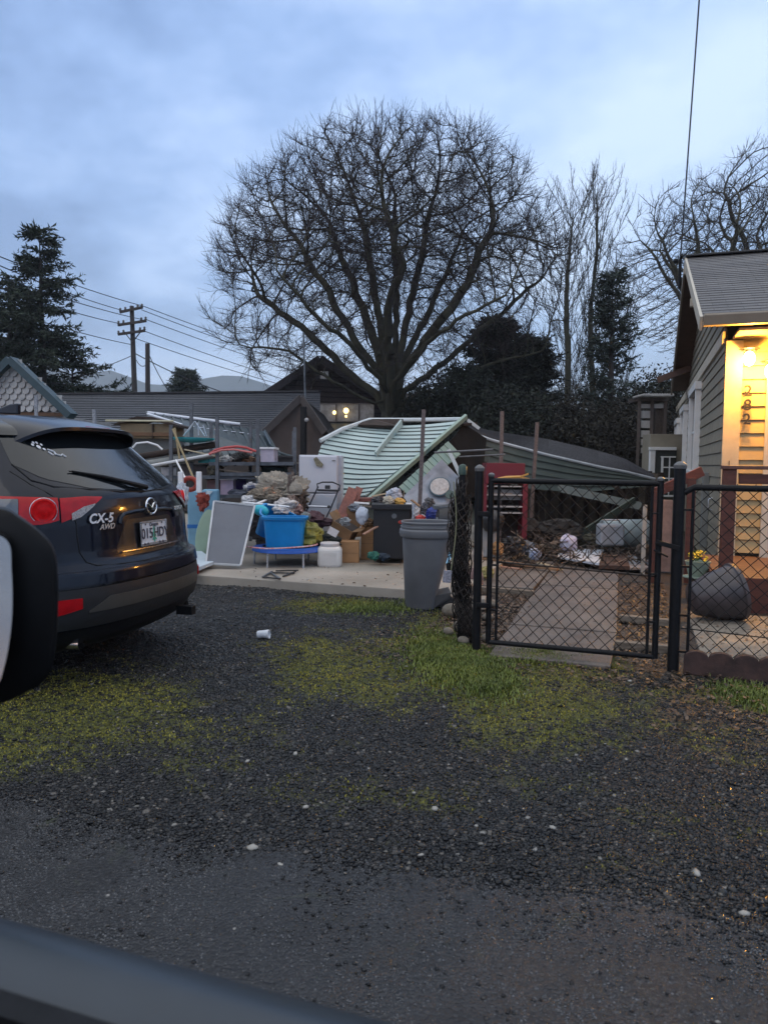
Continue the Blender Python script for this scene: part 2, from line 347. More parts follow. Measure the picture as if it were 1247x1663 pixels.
t.links.new(M(t, 'ADD', M(t, 'MULTIPLY', vo.outputs['Distance'], -1.1), M(t, 'MULTIPLY', noise(t, tcn.outputs['Object'], 260, 3, .7), 1.2)), bp.inputs['Height']); t.links.new(bp.outputs[0], b.inputs['Normal'])
road = npmesh('road', np.stack([RX.ravel(), RY.ravel(), RZ.ravel()], 1), np.stack([ii[:-1, :-1], ii[:-1, 1:], ii[1:, 1:], ii[1:, :-1]], -1).reshape(-1, 4), rm, smooth=True, kind='structure')
# gravel stones: real pebbles
phi = (1+5**.5)/2
ICO = np.array([(-1, phi, 0), (1, phi, 0), (-1, -phi, 0), (1, -phi, 0), (0, -1, phi), (0, 1, phi), (0, -1, -phi), (0, 1, -phi), (phi, 0, -1), (phi, 0, 1), (-phi, 0, -1), (-phi, 0, 1)])/math.sqrt(1+phi*phi)
ICF = np.array([(0, 11, 5), (0, 5, 1), (0, 1, 7), (0, 7, 10), (0, 10, 11), (1, 5, 9), (5, 11, 4), (11, 10, 2), (10, 7, 6), (7, 1, 8), (3, 9, 4), (3, 4, 2), (3, 2, 6), (3, 6, 8), (3, 8, 9), (4, 9, 5), (2, 4, 11), (6, 2, 10), (8, 6, 7), (9, 8, 1)])
def stones(P, S, flat=.6, jit=.18, seed=3):
    r = np.random.default_rng(seed); n = len(P); q = r.normal(size=(n, 3)); 
    V = ICO[None]*(1+r.uniform(-jit, jit, (n, 12, 1))); V = V*np.stack([r.uniform(.8, 1.25, n), r.uniform(.7, 1.0, n), flat*r.uniform(.7, 1.2, n)], 1)[:, None]
    a = r.uniform(0, 6.28, n); tx = r.uniform(-.45, .45, n); ca_, sa = np.cos(a), np.sin(a)
    z = V[..., 2]*np.cos(tx)[:, None]+V[..., 0]*np.sin(tx)[:, None]; x = V[..., 0]*np.cos(tx)[:, None]-V[..., 2]*np.sin(tx)[:, None]; y = V[..., 1]
    V = np.stack([x*ca_[:, None]-y*sa[:, None], x*sa[:, None]+y*ca_[:, None], z], -1)*S[:, None, None]+P[:, None]
    return V.reshape(-1, 3), (ICF[None]+(np.arange(n)*12)[:, None, None]).reshape(-1, 3)
n = 560000; gx = NR.uniform(-6.5, 2.2, n); gy = 1.2+NR.random(n)**1.3*5.8
dd = -gx*math.sin(YAW)+gy*math.cos(YAW); ll = gx*math.cos(YAW)+gy*math.sin(YAW)
ed = redge(gx); keep = (np.abs(ll) < dd*.56+.15) & (gy < 6.93) & ((gy > ed-.02) | (NR.random(n) < .35*np.exp(-(ed-gy)/.09)+.02*np.exp(-(ed-gy)/.5))) & ~((gx > -1.0) & (gy > 5.1))
keep &= NR.random(n) > moss(gx, gy)*.80
keep &= NR.random(n) > soil(gx, gy)*.6
gx, gy = gx[keep], gy[keep]; n = len(gx)
S = np.clip(NR.lognormal(math.log(.0066), .38, n), .003, .022); S = np.where(gy < redge(gx)-.03, np.minimum(S, .0075), S)
zz = .03*(vnoise(gx, gy, .7, 4)-.5)+.012*(vnoise(gx, gy, .13, 6)-.5)-.012
zz = np.where(gy < redge(gx), .006, zz)
V, Fc = stones(np.stack([gx, gy, zz+S*.12], 1), S, .45, .26)
gs = bpy.data.materials.new('gravel_stone'); gs.use_nodes = True; t = gs.node_tree; b = t.nodes['Principled BSDF']
ge = N(t, 'ShaderNodeNewGeometry'); c_ = ramp(t, ge.outputs['Random Per Island'], [(0, (.004, .0045, .0055)), (.4, (.009, .010, .0115)), (.75, (.021, .022, .024)), (.93, (.045, .043, .040)), (.98, (.10, .09, .08)), (.994, (.14, .135, .12)), (1, (.28, .27, .25))])
tcn = N(t, 'ShaderNodeTexCoord'); mx = N(t, 'ShaderNodeMixRGB', blend_type='MULTIPLY'); mx.inputs[0].default_value = 1; t.links.new(c_, mx.inputs[1]); t.links.new(ramp(t, noise(t, tcn.outputs['Object'], 120, 3), [(.3, (.6, .6, .6)), (.7, (1.2, 1.2, 1.2))]), mx.inputs[2])
t.links.new(mx.outputs[0], b.inputs['Base Color']); b.inputs['Roughness'].default_value = .15; b.inputs['Specular IOR Level'].default_value = .3
gravel = npmesh('gravel', V, Fc, gs, smooth=False, kind='stuff', label='dark wet gravel of small rounded stones covering the driveway', cat='gravel')
na = 90000; ax_ = NR.uniform(-2.6, 1.9, na); ay_ = NR.uniform(.85, 2.45, na); ka = (ay_ < redge(ax_)+.02) & (vnoise(ax_, ay_, .35, 61)*.6+vnoise(ax_, ay_, .08, 62)*.5 < .25+.75*NR.random(na)); ax_, ay_ = ax_[ka], ay_[ka]; na = len(ax_)
V, Fc = stones(np.stack([ax_, ay_, np.full(na, .0055)], 1), NR.uniform(.0022, .0062, na), .38, .2, 8)
npmesh('road_aggregate', V, Fc, mat('wet_aggregate', (.010, .011, .013), .07, .3, 40, island=.6, col2=(.03, .032, .035), rvar=.03, spec=.9), smooth=True, kind='stuff', label='fine wet stone aggregate standing proud of the road surface', cat='gravel')
# moss and short grass blades
def blades(gx, gy, hgt, mats, name, label, z0=None, wd=.0035, lean=.7, parent=None, catg='grass'):
    n = len(gx); a = NR.uniform(0, 6.28, n); h = hgt*NR.uniform(.4, 1.25, n); l = h*NR.uniform(.1, lean, n)
    z = (z0 if z0 is not None else .03*(vnoise(gx, gy, .7, 4)-.5)+.012*(vnoise(gx, gy, .13, 6)-.5)-.014)
    dx, dy = np.cos(a), np.sin(a); px_, py_ = -dy*wd, dx*wd; P = np.stack([gx, gy, z+0*gx], 1)
    q = np.stack([px_, py_, 0*px_], 1); m1 = P+np.stack([dx*l*.35, dy*l*.35, h*.6], 1); t1 = P+np.stack([dx*l, dy*l, h*.95], 1)
    V = np.stack([P-q, P+q, m1+q*.8, m1-q*.8, t1], 1).reshape(-1, 3); b = (np.arange(n)*5)[:, None]
    Fc = np.concatenate([b+[[0, 1, 2]], b+[[0, 2, 3]], b+[[3, 2, 4]]], 0)
    return npmesh(name, V, Fc, mats, kind='stuff', label=label, cat=catg)
MG = mat('moss_grass', (.10, .105, .012), .7, .3, 3, island=.6, col2=(.30, .26, .03))
GG = mat('lawn_grass', (.07, .10, .012), .6, .3, 3, island=.5, col2=(.16, .19, .03))
n = 430000; gx = NR.uniform(-6.5, 2.2, n); gy = NR.uniform(2.1, 6.95, n); mk = moss(gx, gy); keep = (NR.random(n)*1.0+.12 < mk) & (gy > redge(gx)) & ~((gx > -1.05) & (gy > 5.2))
blades(gx[keep], gy[keep], .010, MG, 'moss', 'yellow green moss and short grass growing in patches on the gravel', catg='moss')
P = []
for u, v, ru, rv, k_ in ((735, 1060, 70, 42, 16000), (1215, 1125, 50, 20, 2600), (880, 1062, 80, 12, 5500), (790, 1100, 50, 30, 4000), (600, 985, 90, 12, 3000)):
    c = gnd(u, v); a_ = (gnd(u+ru, v)-c).length; b_ = (gnd(u, v-rv)-gnd(u, v+rv)).length/2
    q = NR.normal(size=(k_, 2))*.5; P.append(np.stack([c.x+q[:, 0]*a_*RT.x+q[:, 1]*b_*FW.x, c.y+q[:, 0]*a_*RT.y+q[:, 1]*b_*FW.y], 1))
P = np.concatenate(P); P = P[(P[:, 1] < 6.9) & (P[:, 1] < 5.3) | (P[:, 0] < -1.2)]
blades(P[:, 0], P[:, 1], .032, GG, 'grass', 'brighter green grass in a tuft strip beside the grey bin and gate posts', lean=.9)
# larger pale pebbles that can be told apart
PEB = mat('pale_pebble', (.30, .29, .26), .45, .2, 30)
for i, (u, v, s) in enumerate([(410, 1380, .022), (455, 1406, .014), (480, 1225, .014), (402, 1237, .011), (706, 1315, .015), (897, 1345, .013), (1131, 1420, .016), (1208, 1486, .018), (497, 1312, .014), (255, 1176, .010), (540, 1163, .010), (683, 1390, .013), (1022, 1107, .016)]):
    V, Fc = stones(np.array([[*gnd(u, v)]])+[[0, 0, s*.3]], np.array([s]), .5, .12, 50+i)
    npmesh('pebble', V, Fc, PEB, loc=tuple(gnd(u, v)), smooth=True, label='pale rounded pebble lying loose on the dark gravel', cat='pebble', group='pale pebbles on the driveway')
# leaf litter and bark by the gate
LF = mat('dead_leaf', (.03, .018, .011), .5, .3, 9, island=.7, col2=(.13, .08, .045))
def litter(name, label, boxes, sz, seed):
    r = np.random.default_rng(seed); V = []; Fs = []
    for x0, x1, y0, y1, z, k_ in boxes:
        px_ = r.uniform(x0, x1, k_); py_ = r.uniform(y0, y1, k_); a = r.uniform(0, 6.28, k_); s = sz*r.uniform(.5, 1.5, k_); ti = r.uniform(-.5, .5, (k_, 2))
        for q in range(1): pass
        c = np.stack([px_, py_, np.full(k_, z)+r.uniform(.002, .02, k_)], 1); ax = np.stack([np.cos(a), np.sin(a), ti[:, 0]], 1)*s[:, None]; bx_ = np.stack([-np.sin(a), np.cos(a), ti[:, 1]], 1)*s[:, None]*.55
        V.append(np.stack([c-ax, c+bx_, c+ax, c-bx_], 1).reshape(-1, 3))
    V = np.concatenate(V); m = len(V)//4
    Fc = (np.arange(m)*4)[:, None]+np.array([[0, 1, 2, 3]])
    o = npmesh(name, V, Fc, LF, kind='stuff', label=label, cat='leaf litter')
    return o
litter('leaf_litter', 'brown dead leaves and bark chips scattered inside and around the gate', [(-1.9, .35, 4.7, 5.5, -.012, 1500), (-1.6, -.9, 5.2, 7.6, -.012, 5200), (-.15, .3, 5.2, 9.0, -.01, 3000), (.3, 2.0, 5.2, 7.4, .0, 1200), (.1, 2.2, 3.9, 5.1, -.01, 1400), (-4.2, -2.2, 6.9, 9.5, .082, 120), (-1.05, -.15, 5.2, 9.2, .012, 260)], .0135, 12)
# ---------------------------------------------------------------- concrete
SZ = .08
sm = MB(); sm.hexa([(-12, 6.94, -.03), (-1.62, 6.94, -.03), (-1.62, 15, -.03), (-12, 15, -.03), (-12, 6.96, SZ), (-1.62, 6.96, SZ), (-1.62, 15, SZ), (-12, 15, SZ)])
sm.build('concrete_slab', CONC, kind='structure', bevel=.01)
PATHM = mat('path_concrete', (.07, .058, .05), .5, .3, 2.2, .5, 40, col2=(.155, .13, .11), detail=10, rvar=.2)
pm = MB(); cuts = [5.02, 6.05, 7.1, 8.2, 9.4, 11.5]; xl = [(-.95, -.14), (-.97, -.13), (-.99, -.15), (-1.0, -.18), (-1.02, -.2), (-1.0, -.2)]
for i in range(5):
    y0, y1 = cuts[i]+.012, cuts[i+1]-.012; z = .0+.006*(i % 2)
    pm.hexa([(xl[i][0], y0, -.05), (xl[i][1], y0-.0, -.05), (xl[i+1][1], y1, -.05), (xl[i+1][0], y1, -.05), (xl[i][0], y0, z+.01), (xl[i][1], y0, z+.01), (xl[i+1][1], y1, z+.012), (xl[i+1][0], y1, z+.012)])
pm.build('path', PATHM, kind='structure', bevel=.008)
pm = MB(); pm.box((-1.75, 9.0, 0), (1.45, 2.3, .05)); pm.build('garden_pavement', PATHM, kind='structure', bevel=.006)
pm = MB(); pm.box((1.6, 5.95, -.012), (2.3, 1.3, .04)); pm.box((1.6, 6.95, -.014), (2.3, .62, .04)); pm.build('patio', mat('patio_concrete', (.17, .14, .11), .6, .3, 5, .5, 45, col2=(.28, .24, .19), rvar=.2), kind='structure', bevel=.006)
for i, (a, b_) in enumerate((((-1.65, 7.62), (-.98, 7.55)), ((-.12, 6.62), (.35, 6.56)), ((-.13, 5.62), (.3, 5.6)))):
    mb = MB().bar((*a, .02), (*b_, .02), .07, .06); mb.build('garden_edging', WOODG, label=['weathered timber edging left of the garden path', 'dark timber edging right of the garden path, farther one', 'dark timber edging right of the garden path, nearer the gate'][i], cat='edging', bevel=.006)
mb = MB().box((gnd(745, 985).x, gnd(745, 985).y, .035), (.5, .16, .13), rotz(.1)); mb.build('concrete_block', CONC, label='low concrete block edge behind the grey bin', cat='block', bevel=.01)
# fallen stones under the bundled fence
ROCKM = mat('field_stone', (.10, .085, .065), .75, .3, 14, .6, 30, col2=(.2, .175, .14))
for i, (u, v, s) in enumerate([(735, 1000, .10), (757, 1008, .075), (745, 1022, .06), (768, 1000, .07), (800, 985, .06), (728, 1030, .05), (792, 1006, .05), (788, 1040, .045), (752, 1045, .05)]):
    p = gnd(u, v); mb = MB().ball((p.x, p.y, s*.45), (s, s*.8, s*.65), 12, 8, rotz(i*1.1), jit=.03, seed=i); mb.build('rock', ROCKM, smooth=True, label='rounded brown field stone at the foot of the bundled fencing', cat='rock', group='stones by the gate post')
# ---------------------------------------------------------------- far hills
HM = mat('forest_hill', (.02, .035, .025), .9, .3, .004, detail=10)
def hill(name, d, prof, depth, seed):
    r = random.Random(seed); us = np.linspace(prof[0][0], prof[-1][0], 90); vs = np.interp(us, [p[0] for p in prof], [p[1] for p in prof]); vs = vs+vnoise(us, us*0, 14, seed)*3
    mb = MB(); T = [at(u, v, d) for u, v in zip(us, vs)]
    def fn(a, b):
        i = min(int(a*88), 88); fr = a*88-i; p = T[i]*(1-fr)+T[min(i+1, 89)]*fr; n_ = FW*depth
        hh = p.z; k = 1-b
        return Vector((p.x, p.y, 0))-FW*depth*k*k + Vector((0, 0, hh*(1-k**1.6)+ (-3 if b == 0 else 0)))
    mb.grid(fn, 88, 12); return mb.build(name, HM, kind='structure', smooth=True, loc=tuple(Vector((T[45].x, T[45].y, 0))))
hill('hills', 1250, [(-700, 660), (-300, 610), (0, 560), (60, 580), (120, 607), (185, 600), (240, 622), (300, 628), (345, 606), (400, 610), (455, 630), (520, 640), (640, 625), (800, 640), (1000, 615), (1300, 640), (2000, 640)], 420, 3)
# ================================================================= PARKED CAR
PAINT = mat('navy_paint', (.002, .004, .010), .3, .05, 3, coat=.5, rvar=.02, col2=(.0025, .0055, .015), metal=.0, spec=.1)
GLASSD = mat('tinted_glass', (.006, .008, .010), .05, .1, 3, rvar=.01, spec=.6)
CLAD = mat('bumper_plastic', (.018, .019, .021), .5, .1, 25, .08, spec=.25)
CHROME = mat('chrome', (.75, .76, .78), .15, .05, 5, metal=1, rvar=.02)
LRED = mat('red_lens', (.36, .004, .008), .22, .25, 14, coat=.15, rvar=.03, spec=.25)
LREDB = mat('bright_red_lens', (.55, .006, .008), .3, .2, 60, coat=.0, rvar=.03, spec=.15)
LSMOKE = mat('smoked_lens', (.035, .045, .06), .1, .3, 14, coat=1, rvar=.02)
LCLEAR = mat('clear_lens', (.10, .10, .11), .3, .35, 120, coat=.4, bump=.5, col2=(.45, .45, .47))
XR = -2.92; YC = 4.05
zs_ = [.20, .25, .30, .42, .50, .55, .62, .68, .74, .80, .95, 1.03, 1.10, 1.15, 1.22, 1.35, 1.46, 1.52, 1.56, 1.60, 1.63, 1.655]
xr_ = [-.22, -.12, -.06, -.01, 0, .0, -.01, -.02, -.055, -.07, -.08, -.09, -.11, -.14, -.22, -.37, -.49, -.56, -.67, -.84, -1.15, -1.7]
wz_ = [.80, .86, .89, .91, .91, .91, .91, .905, .905, .905, .90, .89, .87, .845, .81, .74, .68, .645, .615, .55, .46, .25]
xf_ = [-4.2, -4.35, -4.45, -4.54, -4.54, -4.54, -4.53, -4.52, -4.5, -4.45, -4.2, -3.8, -3.5, -3.3, -3.1, -2.85, -2.65, -2.5, -2.4, -2.3, -2.15, -1.95]
cz_ = [.46, .46, .46, .47, .48, .48, .48, .48, .47, .46, .46, .46, .45, .44, .42, .38, .35, .34, .34, .34, .3, .2]
def IN(z, a): return float(np.interp(z, zs_, a))
NE = 2.4
def phi_of(y, z): return math.degrees(math.asin(min(1, abs(y)/IN(z, wz_))**(NE/2)))*(1 if y >= 0 else -1)
def csurf(ph, z, off=0.):
    wd = IN(z, wz_); c = IN(z, cz_); xr = IN(z, xr_); a = math.radians(min(90, abs(ph))); s = 1 if ph >= 0 else -1
    y = wd*math.sin(a)**(2/NE)*s; x = xr-c+c*max(0, math.cos(a))**(2/NE); nx = math.cos(a); ny = math.sin(a)*s
    if abs(ph) > 90: x -= (abs(ph)-90)/90*1.2
    return Vector((XR+x+nx*off, YC+y+ny*off, z))
def patch(mb, lo, hi, z0f, z1f, off, n=24, m_=8, m=0, th=.02, byphi=True):
    """piece following the body between lateral positions lo..hi (metres, or beyond the corner as 1.0+) and heights z0f..z1f (functions of 0..1)"""
    def S(a, b, o):
        z = z0f(a)*(1-b)+z1f(a)*b
        y = (lo(b) if callable(lo) else lo)*(1-a)+(hi(b) if callable(hi) else hi)*a
        if abs(y) > 1.0: ph = (90+(abs(y)-1.0)*75)*(1 if y > 0 else -1)
        else:
            W_ = IN(z, wz_); ph = phi_of(y*W_, z)
        return csurf(ph, z, o)
    return mb.shell(lambda a, b: S(a, b, off), lambda a, b: S(a, b, off-th), n, m_, m)
T = thing('parked_car', 'dark navy hatchback SUV parked on the gravel with its tailgate towards the junk pile', 'car', (XR-2.2, YC, 0))
zz_ = sorted(set(zs_ + list(np.arange(.22, 1.65, .03).round(3)) + [.6, .7, .77]))
def ring(z):
    P = [csurf(ph, z) for ph in np.linspace(90, -90, 49)]; wd = IN(z, wz_); xf = IN(z, xf_); x0 = XR+IN(z, xr_)-IN(z, cz_)
    for k_ in range(1, 8): P.append(Vector((x0+(XR+xf+.35-x0)*k_/8, YC-wd, z)))
    for ph in np.linspace(-90, 90, 25): a = math.radians(ph); P.append(Vector((XR+xf+.35-.35*max(0, math.cos(a))**.75, YC+wd*math.copysign(abs(math.sin(a))**.6, ph), z)))
    for k_ in range(7, 0, -1): P.append(Vector((x0+(XR+xf+.35-x0)*k_/8, YC+wd, z)))
    return P
mb = MB(); R_ = [mb.pts(ring(z)) for z in zz_]; nn = len(ring(.5))
for i in range(len(R_)-1):
    for j in range(nn): mb.face((R_[i]+j, R_[i]+(j+1) % nn, R_[i+1]+(j+1) % nn, R_[i+1]+j))
mb.face([R_[0]+j for j in range(nn)][::-1]); mb.face([R_[-1]+j for j in range(nn)])
body = mb.build('body', PAINT, T, smooth=True, sharp=50)
S3 = lambda *p: (lambda a: float(np.interp(a, [q[0] for q in p], [q[1] for q in p])))
# rear window
rw = patch(MB(), lambda b: -.93-.0*b, lambda b: .93, S3((0, 1.30), (.06, 1.22), (.2, 1.165), (.5, 1.13), (.8, 1.165), (.94, 1.22), (1, 1.30)), lambda a: 1.50, .004, 40, 10).build('rear_window', GLASSD, T, smooth=True)
gl = MB()
for s_ in (-1, 1):   # dark surround line of the tailgate glass
    gl.tube([csurf(phi_of(s_*.93*IN(z, wz_)*a_, z), z, .002) for a_, z in ((1, 1.30), (.95, 1.21), (.85, 1.175), (.6, 1.155), (.3, 1.135), (0, 1.13))], .005, 6)
gl.build('window_seal', BLK, rw)
# tailgate shut lines
sl_ = MB()
for s_ in (-1, 1):
    sl_.tube([csurf(phi_of(s_*y*IN(z, wz_), z), z, -.001) for y, z in ((.95, 1.26), (.90, 1.19), (.84, 1.14), (.78, 1.09), (.73, 1.03), (.70, .97), (.70, .90), (.69, .80), (.66, .74), (.6, .715), (.4, .705), (.2, .70), (0, .70))], .0045, 6)
sl_.build('shut_line', BLK, T)
# roof spoiler
def spo(a, b, o):
    y = (a-.5)*2; z = 1.60-.02*y*y-.085*abs(y)**6; hw = .60
    return Vector((XR-.80+b*.37-.05*y*y-.12*abs(y)**6, YC+y*hw, z+.012-b*.045-b*b*.03+o*(.022+.03*(1-b))))
mb = MB().shell(lambda a, b: spo(a, b, 0), lambda a, b: spo(a, b, -1), 36, 8); sp_ = mb.build('spoiler', PAINT, T, smooth=True)
for s_ in (-1, 1):
    patch(MB(), min(s_*.80, s_*1.06), max(s_*.80, s_*1.06), lambda a: 1.47, lambda a: 1.565, .022, 12, 5, 0, .04).build('spoiler_end', GLASSD, sp_, smooth=True)
mb = MB().shell(lambda a, b: spo(a*.84+.08, .98-.0*b, -1.02-b*.5)+Vector((-.10-.045*b, 0, -.055*b)), lambda a, b: spo(a*.84+.08, .98, -1.02-b*.5)+Vector((-.125-.045*b, 0, -.055*b)), 30, 4); mb.build('window_top_band', BLK, sp_, smooth=True)
mb = MB().box((XR-.455, YC+.0, 1.535), (.012, .26, .018)); mb.build('brake_light', LRED, sp_, bevel=.004)
# antenna fin, roof rails
mb = MB().prism([(XR-1.28, YC-.02, 1.64), (XR-1.05, YC-.02, 1.63), (XR-1.06, YC-.005, 1.705), (XR-1.12, YC-.005, 1.70)], (0, .04, 0)); mb.build('antenna_fin', PAINT, T, bevel=.008)
for s_ in (-1, 1):
    MB().tube([(XR-.95, YC+s_*.60, 1.59), (XR-1.1, YC+s_*.60, 1.625), (XR-1.7, YC+s_*.60, 1.65), (XR-2.2, YC+s_*.585, 1.64)], [.008, .012, .012, .01], 8).build('roof_rail', BLK, T, smooth=True)
# side windows
for s_ in (-1, 1):
    def sw(a, b, o, s_=s_):
        z = 1.12+.05*(1-a)+b*(.36-.05*(1-a)-.06*a)
        wd = IN(z, wz_); x = XR-.95-.25*b-(a*(2.0-.7*b)); return Vector((x, YC+s_*(wd+o), z))
    MB().shell(lambda a, b: sw(a, b, .004), lambda a, b: sw(a, b, -.01), 20, 8).build('side_window', GLASSD, T, smooth=True)
    # wheel arch and wheel
    for xw in (-.93, -3.63):
        c = Vector((XR+xw, YC+s_*.80, .345)); Rw = Matrix.Rotation(math.pi/2, 3, 'X')
        MB().lathe([(.385, -.135), (.405, -.14), (.405, .14), (.385, .135)], c+Vector((0, 0, .03)), 32, Rw).build('wheel_arch', CLAD, T, smooth=True)
        wh = MB().lathe([(.20, -.11), (.33, -.12), (.355, -.09), (.36, 0), (.355, .09), (.33, .12), (.20, .11)], c+Vector((0, s_*.022, 0)), 36, Rw).build('wheel', BLK, T, smooth=True)
        rb = MB().lathe([(.215, -.02), (.225, .0), (.225, .01), (.20, .015)], c+Vector((0, s_*.13, 0)), 30, Rw, cap=True)
        for q in range(5):
            an = q*2*math.pi/5; rb.bar(c+Vector((0, s_*.145, 0)), c+Vector((.2*math.cos(an), s_*.145, .2*math.sin(an))), .02, .05, (0, 1, 0))
        rb.build('rim', STEEL, wh)
# tail lights, one mirrored pair: outer lamp, round element, tailgate wing, clear corner
for s_ in (-1, 1):
    f_ = (lambda v, s_=s_: v*s_)
    def pp(mbx, y0, y1, z0, z1, off, th=.02, n=16, m=0):   # y0 > y1 in magnitude
        a, b_ = (-y0, -y1) if s_ < 0 else (y1, y0)
        if s_ < 0: g0, g1 = z0, z1
        else: g0, g1 = (lambda t_: z0(1-t_)), (lambda t_: z1(1-t_))
        return patch(mbx, a, b_, g0, g1, off, n, 6, m, th)
    tl = pp(MB(), 1.50, .795, S3((0, 1.10), (.15, 1.07), (.45, .985), (.62, .965), (.9, .97), (1, .99)), S3((0, 1.125), (.2, 1.135), (.6, 1.13), (1, 1.115)), .012).build('tail_light', LRED, T, smooth=True)
    pp(MB(), 1.16, .955, S3((0, 1.045), (1, .99)), S3((0, 1.108), (1, 1.112)), .016, .008).build('smoked_insert', LSMOKE, tl, smooth=True)
    c = csurf(phi_of(s_*.868*IN(1.045, wz_), 1.045), 1.045, .012); nrm = Vector((math.cos(math.radians(42)), s_*math.sin(math.radians(42)), 0)).normalized()
    Rr = Matrix((nrm.orthogonal().normalized(), nrm.cross(nrm.orthogonal().normalized()), nrm)).transposed()
    MB().lathe([(.066, -.02), (.066, .008), (.060, .012), (.052, .009), (.03, .014), (.0, .016)], c, 28, Rr, cap=False).build('round_lamp', LREDB, tl, smooth=True)
    P = [c+Rr @ Vector((.071*math.cos(q), .071*math.sin(q), .006)) for q in np.linspace(0, 2*math.pi, 28, endpoint=False)]
    MB().tube(P, .0022, 6, closed=True).build('lamp_ring', CHROME, tl, smooth=True)
    tw = pp(MB(), .785, .49, S3((0, .975), (.45, 1.02), (1, 1.107)), S3((0, 1.112), (.6, 1.118), (1, 1.113)), .010).build('tailgate_light', LRED, T, smooth=True)
    pp(MB(), .725, .56, S3((0, .985), (.35, 1.003), (1, 1.068)), S3((0, 1.025), (.5, 1.06), (1, 1.075)), .015, .008).build('reversing_lamp', LCLEAR, tw, smooth=True)
    # bumper reflector, exhaust
    pp(MB(), .97, .74, S3((0, .44), (1, .49)), S3((0, .55), (1, .55)), .032).build('bumper_reflector', LRED, T, smooth=True)
    MB().tube([(XR-.42, YC+s_*.62, .27), (XR-.16, YC+s_*.62, .27)], [.036, .037], 16, cap=False).tube([(XR-.16, YC+s_*.62, .27), (XR-.40, YC+s_*.62, .27)], [.033, .032], 16, cap=False).build('exhaust_pipe', CHROME, T, smooth=True)
# bumper: painted shelf, grey cladding band, lower lip
bz = patch(MB(), -1.35, 1.35, S3((0, .62), (.5, .615), (1, .62)), S3((0, .70), (.25, .692), (.5, .69), (.75, .692), (1, .70)), .03, 60, 6, 0, .05).build('bumper', PAINT, T, smooth=True)
patch(MB(), -1.4, 1.4, lambda a: .37, lambda a: .60, .022, 60, 8, 0, .05).build('lower_bumper', CLAD, T, smooth=True)
patch(MB(), -.70, .70, lambda a: .46, S3((0, .47), (.1, .54), (.9, .54), (1, .47)), .028, 40, 4, 0, .02).build('bumper_panel', mat('bumper_grey', (.045, .042, .038), .45, .15, 9), T, smooth=True)
patch(MB(), -1.3, 1.3, lambda a: .24, lambda a: .36, .005, 60, 5, 0, .05).build('rear_valance', BLK, T, smooth=True)
MB().bar((XR-.05, YC+.30, .30), (XR+.07, YC+.30, .30), .06, .06).build('tow_hitch', BLK, T, bevel=.004)
# plate recess, handle garnish and chrome strip
patch(MB(), -.40, .40, S3((0, .775), (.1, .745), (.9, .745), (1, .775)), S3((0, .80), (.14, .965), (.86, .965), (1, .80)), .001, 30, 6, 0, .02).build('plate_recess', mat('recess_dark', (.006, .006, .008), .35, .1, 10, coat=.5), T, smooth=True)
mb = MB(); 
mb.tube([csurf(phi_of(y*.9, z), z, .006) for y, z in ((-.36, .945), (-.35, .975), (-.31, 1.0), (-.2, 1.01), (0, 1.015), (.2, 1.01), (.31, 1.0), (.35, .975), (.36, .945))], .012, 8); mb.build('handle_garnish', PAINT, T, smooth=True)
MB().tube([csurf(phi_of(y, .772), .772+.006*abs(y), .012) for y in np.linspace(-.33, .33, 13)], .0055, 6).build('tailgate_lip', mat('lip_metal', (.3, .3, .32), .25, .1, 9, metal=.9), T, smooth=True)
# rear wiper
P = [csurf(phi_of(.02, 1.155), 1.155, .03), csurf(phi_of(-.1, 1.18), 1.18, .035), csurf(phi_of(-.28, 1.225), 1.225, .025), csurf(phi_of(-.47, 1.262), 1.262, .02)]
wpr = MB().tube(P, [.018, .016, .012, .005], 8); wpr.tube([P[2]+Vector((-.004, .18, -.032)), P[3]+Vector((-.005, -.02, -.0))], [.008, .004], 6); wpr.build('rear_wiper', BLK, T, smooth=True)
# round winged badge (oval ring with the V-shaped wings)
bc = csurf(0, 1.035, .020); bz_ = Vector((-.12, 0, 1)).normalized(); by_ = Vector((0, 1, 0))
mb = MB(); mb.tube([bc+by_*.062*math.cos(q)+bz_*.050*math.sin(q) for q in np.linspace(0, 2*math.pi, 36, endpoint=False)], .0065, 8, closed=True)
mb.tube([bc+by_*a+bz_*b_ for a, b_ in ((-.058, .014), (-.040, .020), (-.018, .004), (0, -.014), (.018, .004), (.040, .020), (.058, .014))], [.003, .006, .0075, .008, .0075, .006, .003], 8)
mb.build('emblem', CHROME, T, smooth=True)
CHW = mat('badge_chrome', (.80, .81, .83), .22, .05, 5, metal=.85, rvar=.02)
def ontail(txt, y, z, size, name, m_, parent, off=.006, bold=.0015, shear=.25, spacing=1.0):
    ph = phi_of(y, z); P0 = csurf(ph, z, off); P1 = csurf(phi_of(y+.06, z), z, off); X = (P1-csurf(phi_of(y-.06, z), z, off)).normalized(); up_ = (csurf(ph, z+.05, off)-csurf(ph, z-.05, off)).normalized()
    mb = text_mb(txt, size, P0, X, (up_-X*up_.dot(X)).normalized(), .0025, bold, shear, 'CENTER', spacing); return mb.build(name, m_, parent)
ontail('CX-5', -.475, .985, .078, 'model_lettering', CHW, T, .012, .0022, .3, 1.05)
ontail('AWD', -.435, .935, .046, 'drive_lettering', CHW, T, .012, .001, .35, 1.0)
ontail('SKYACTIV', .42, 1.0, .036, 'trim_lettering', CHW, T, .010, .0008, .2, 1.0)
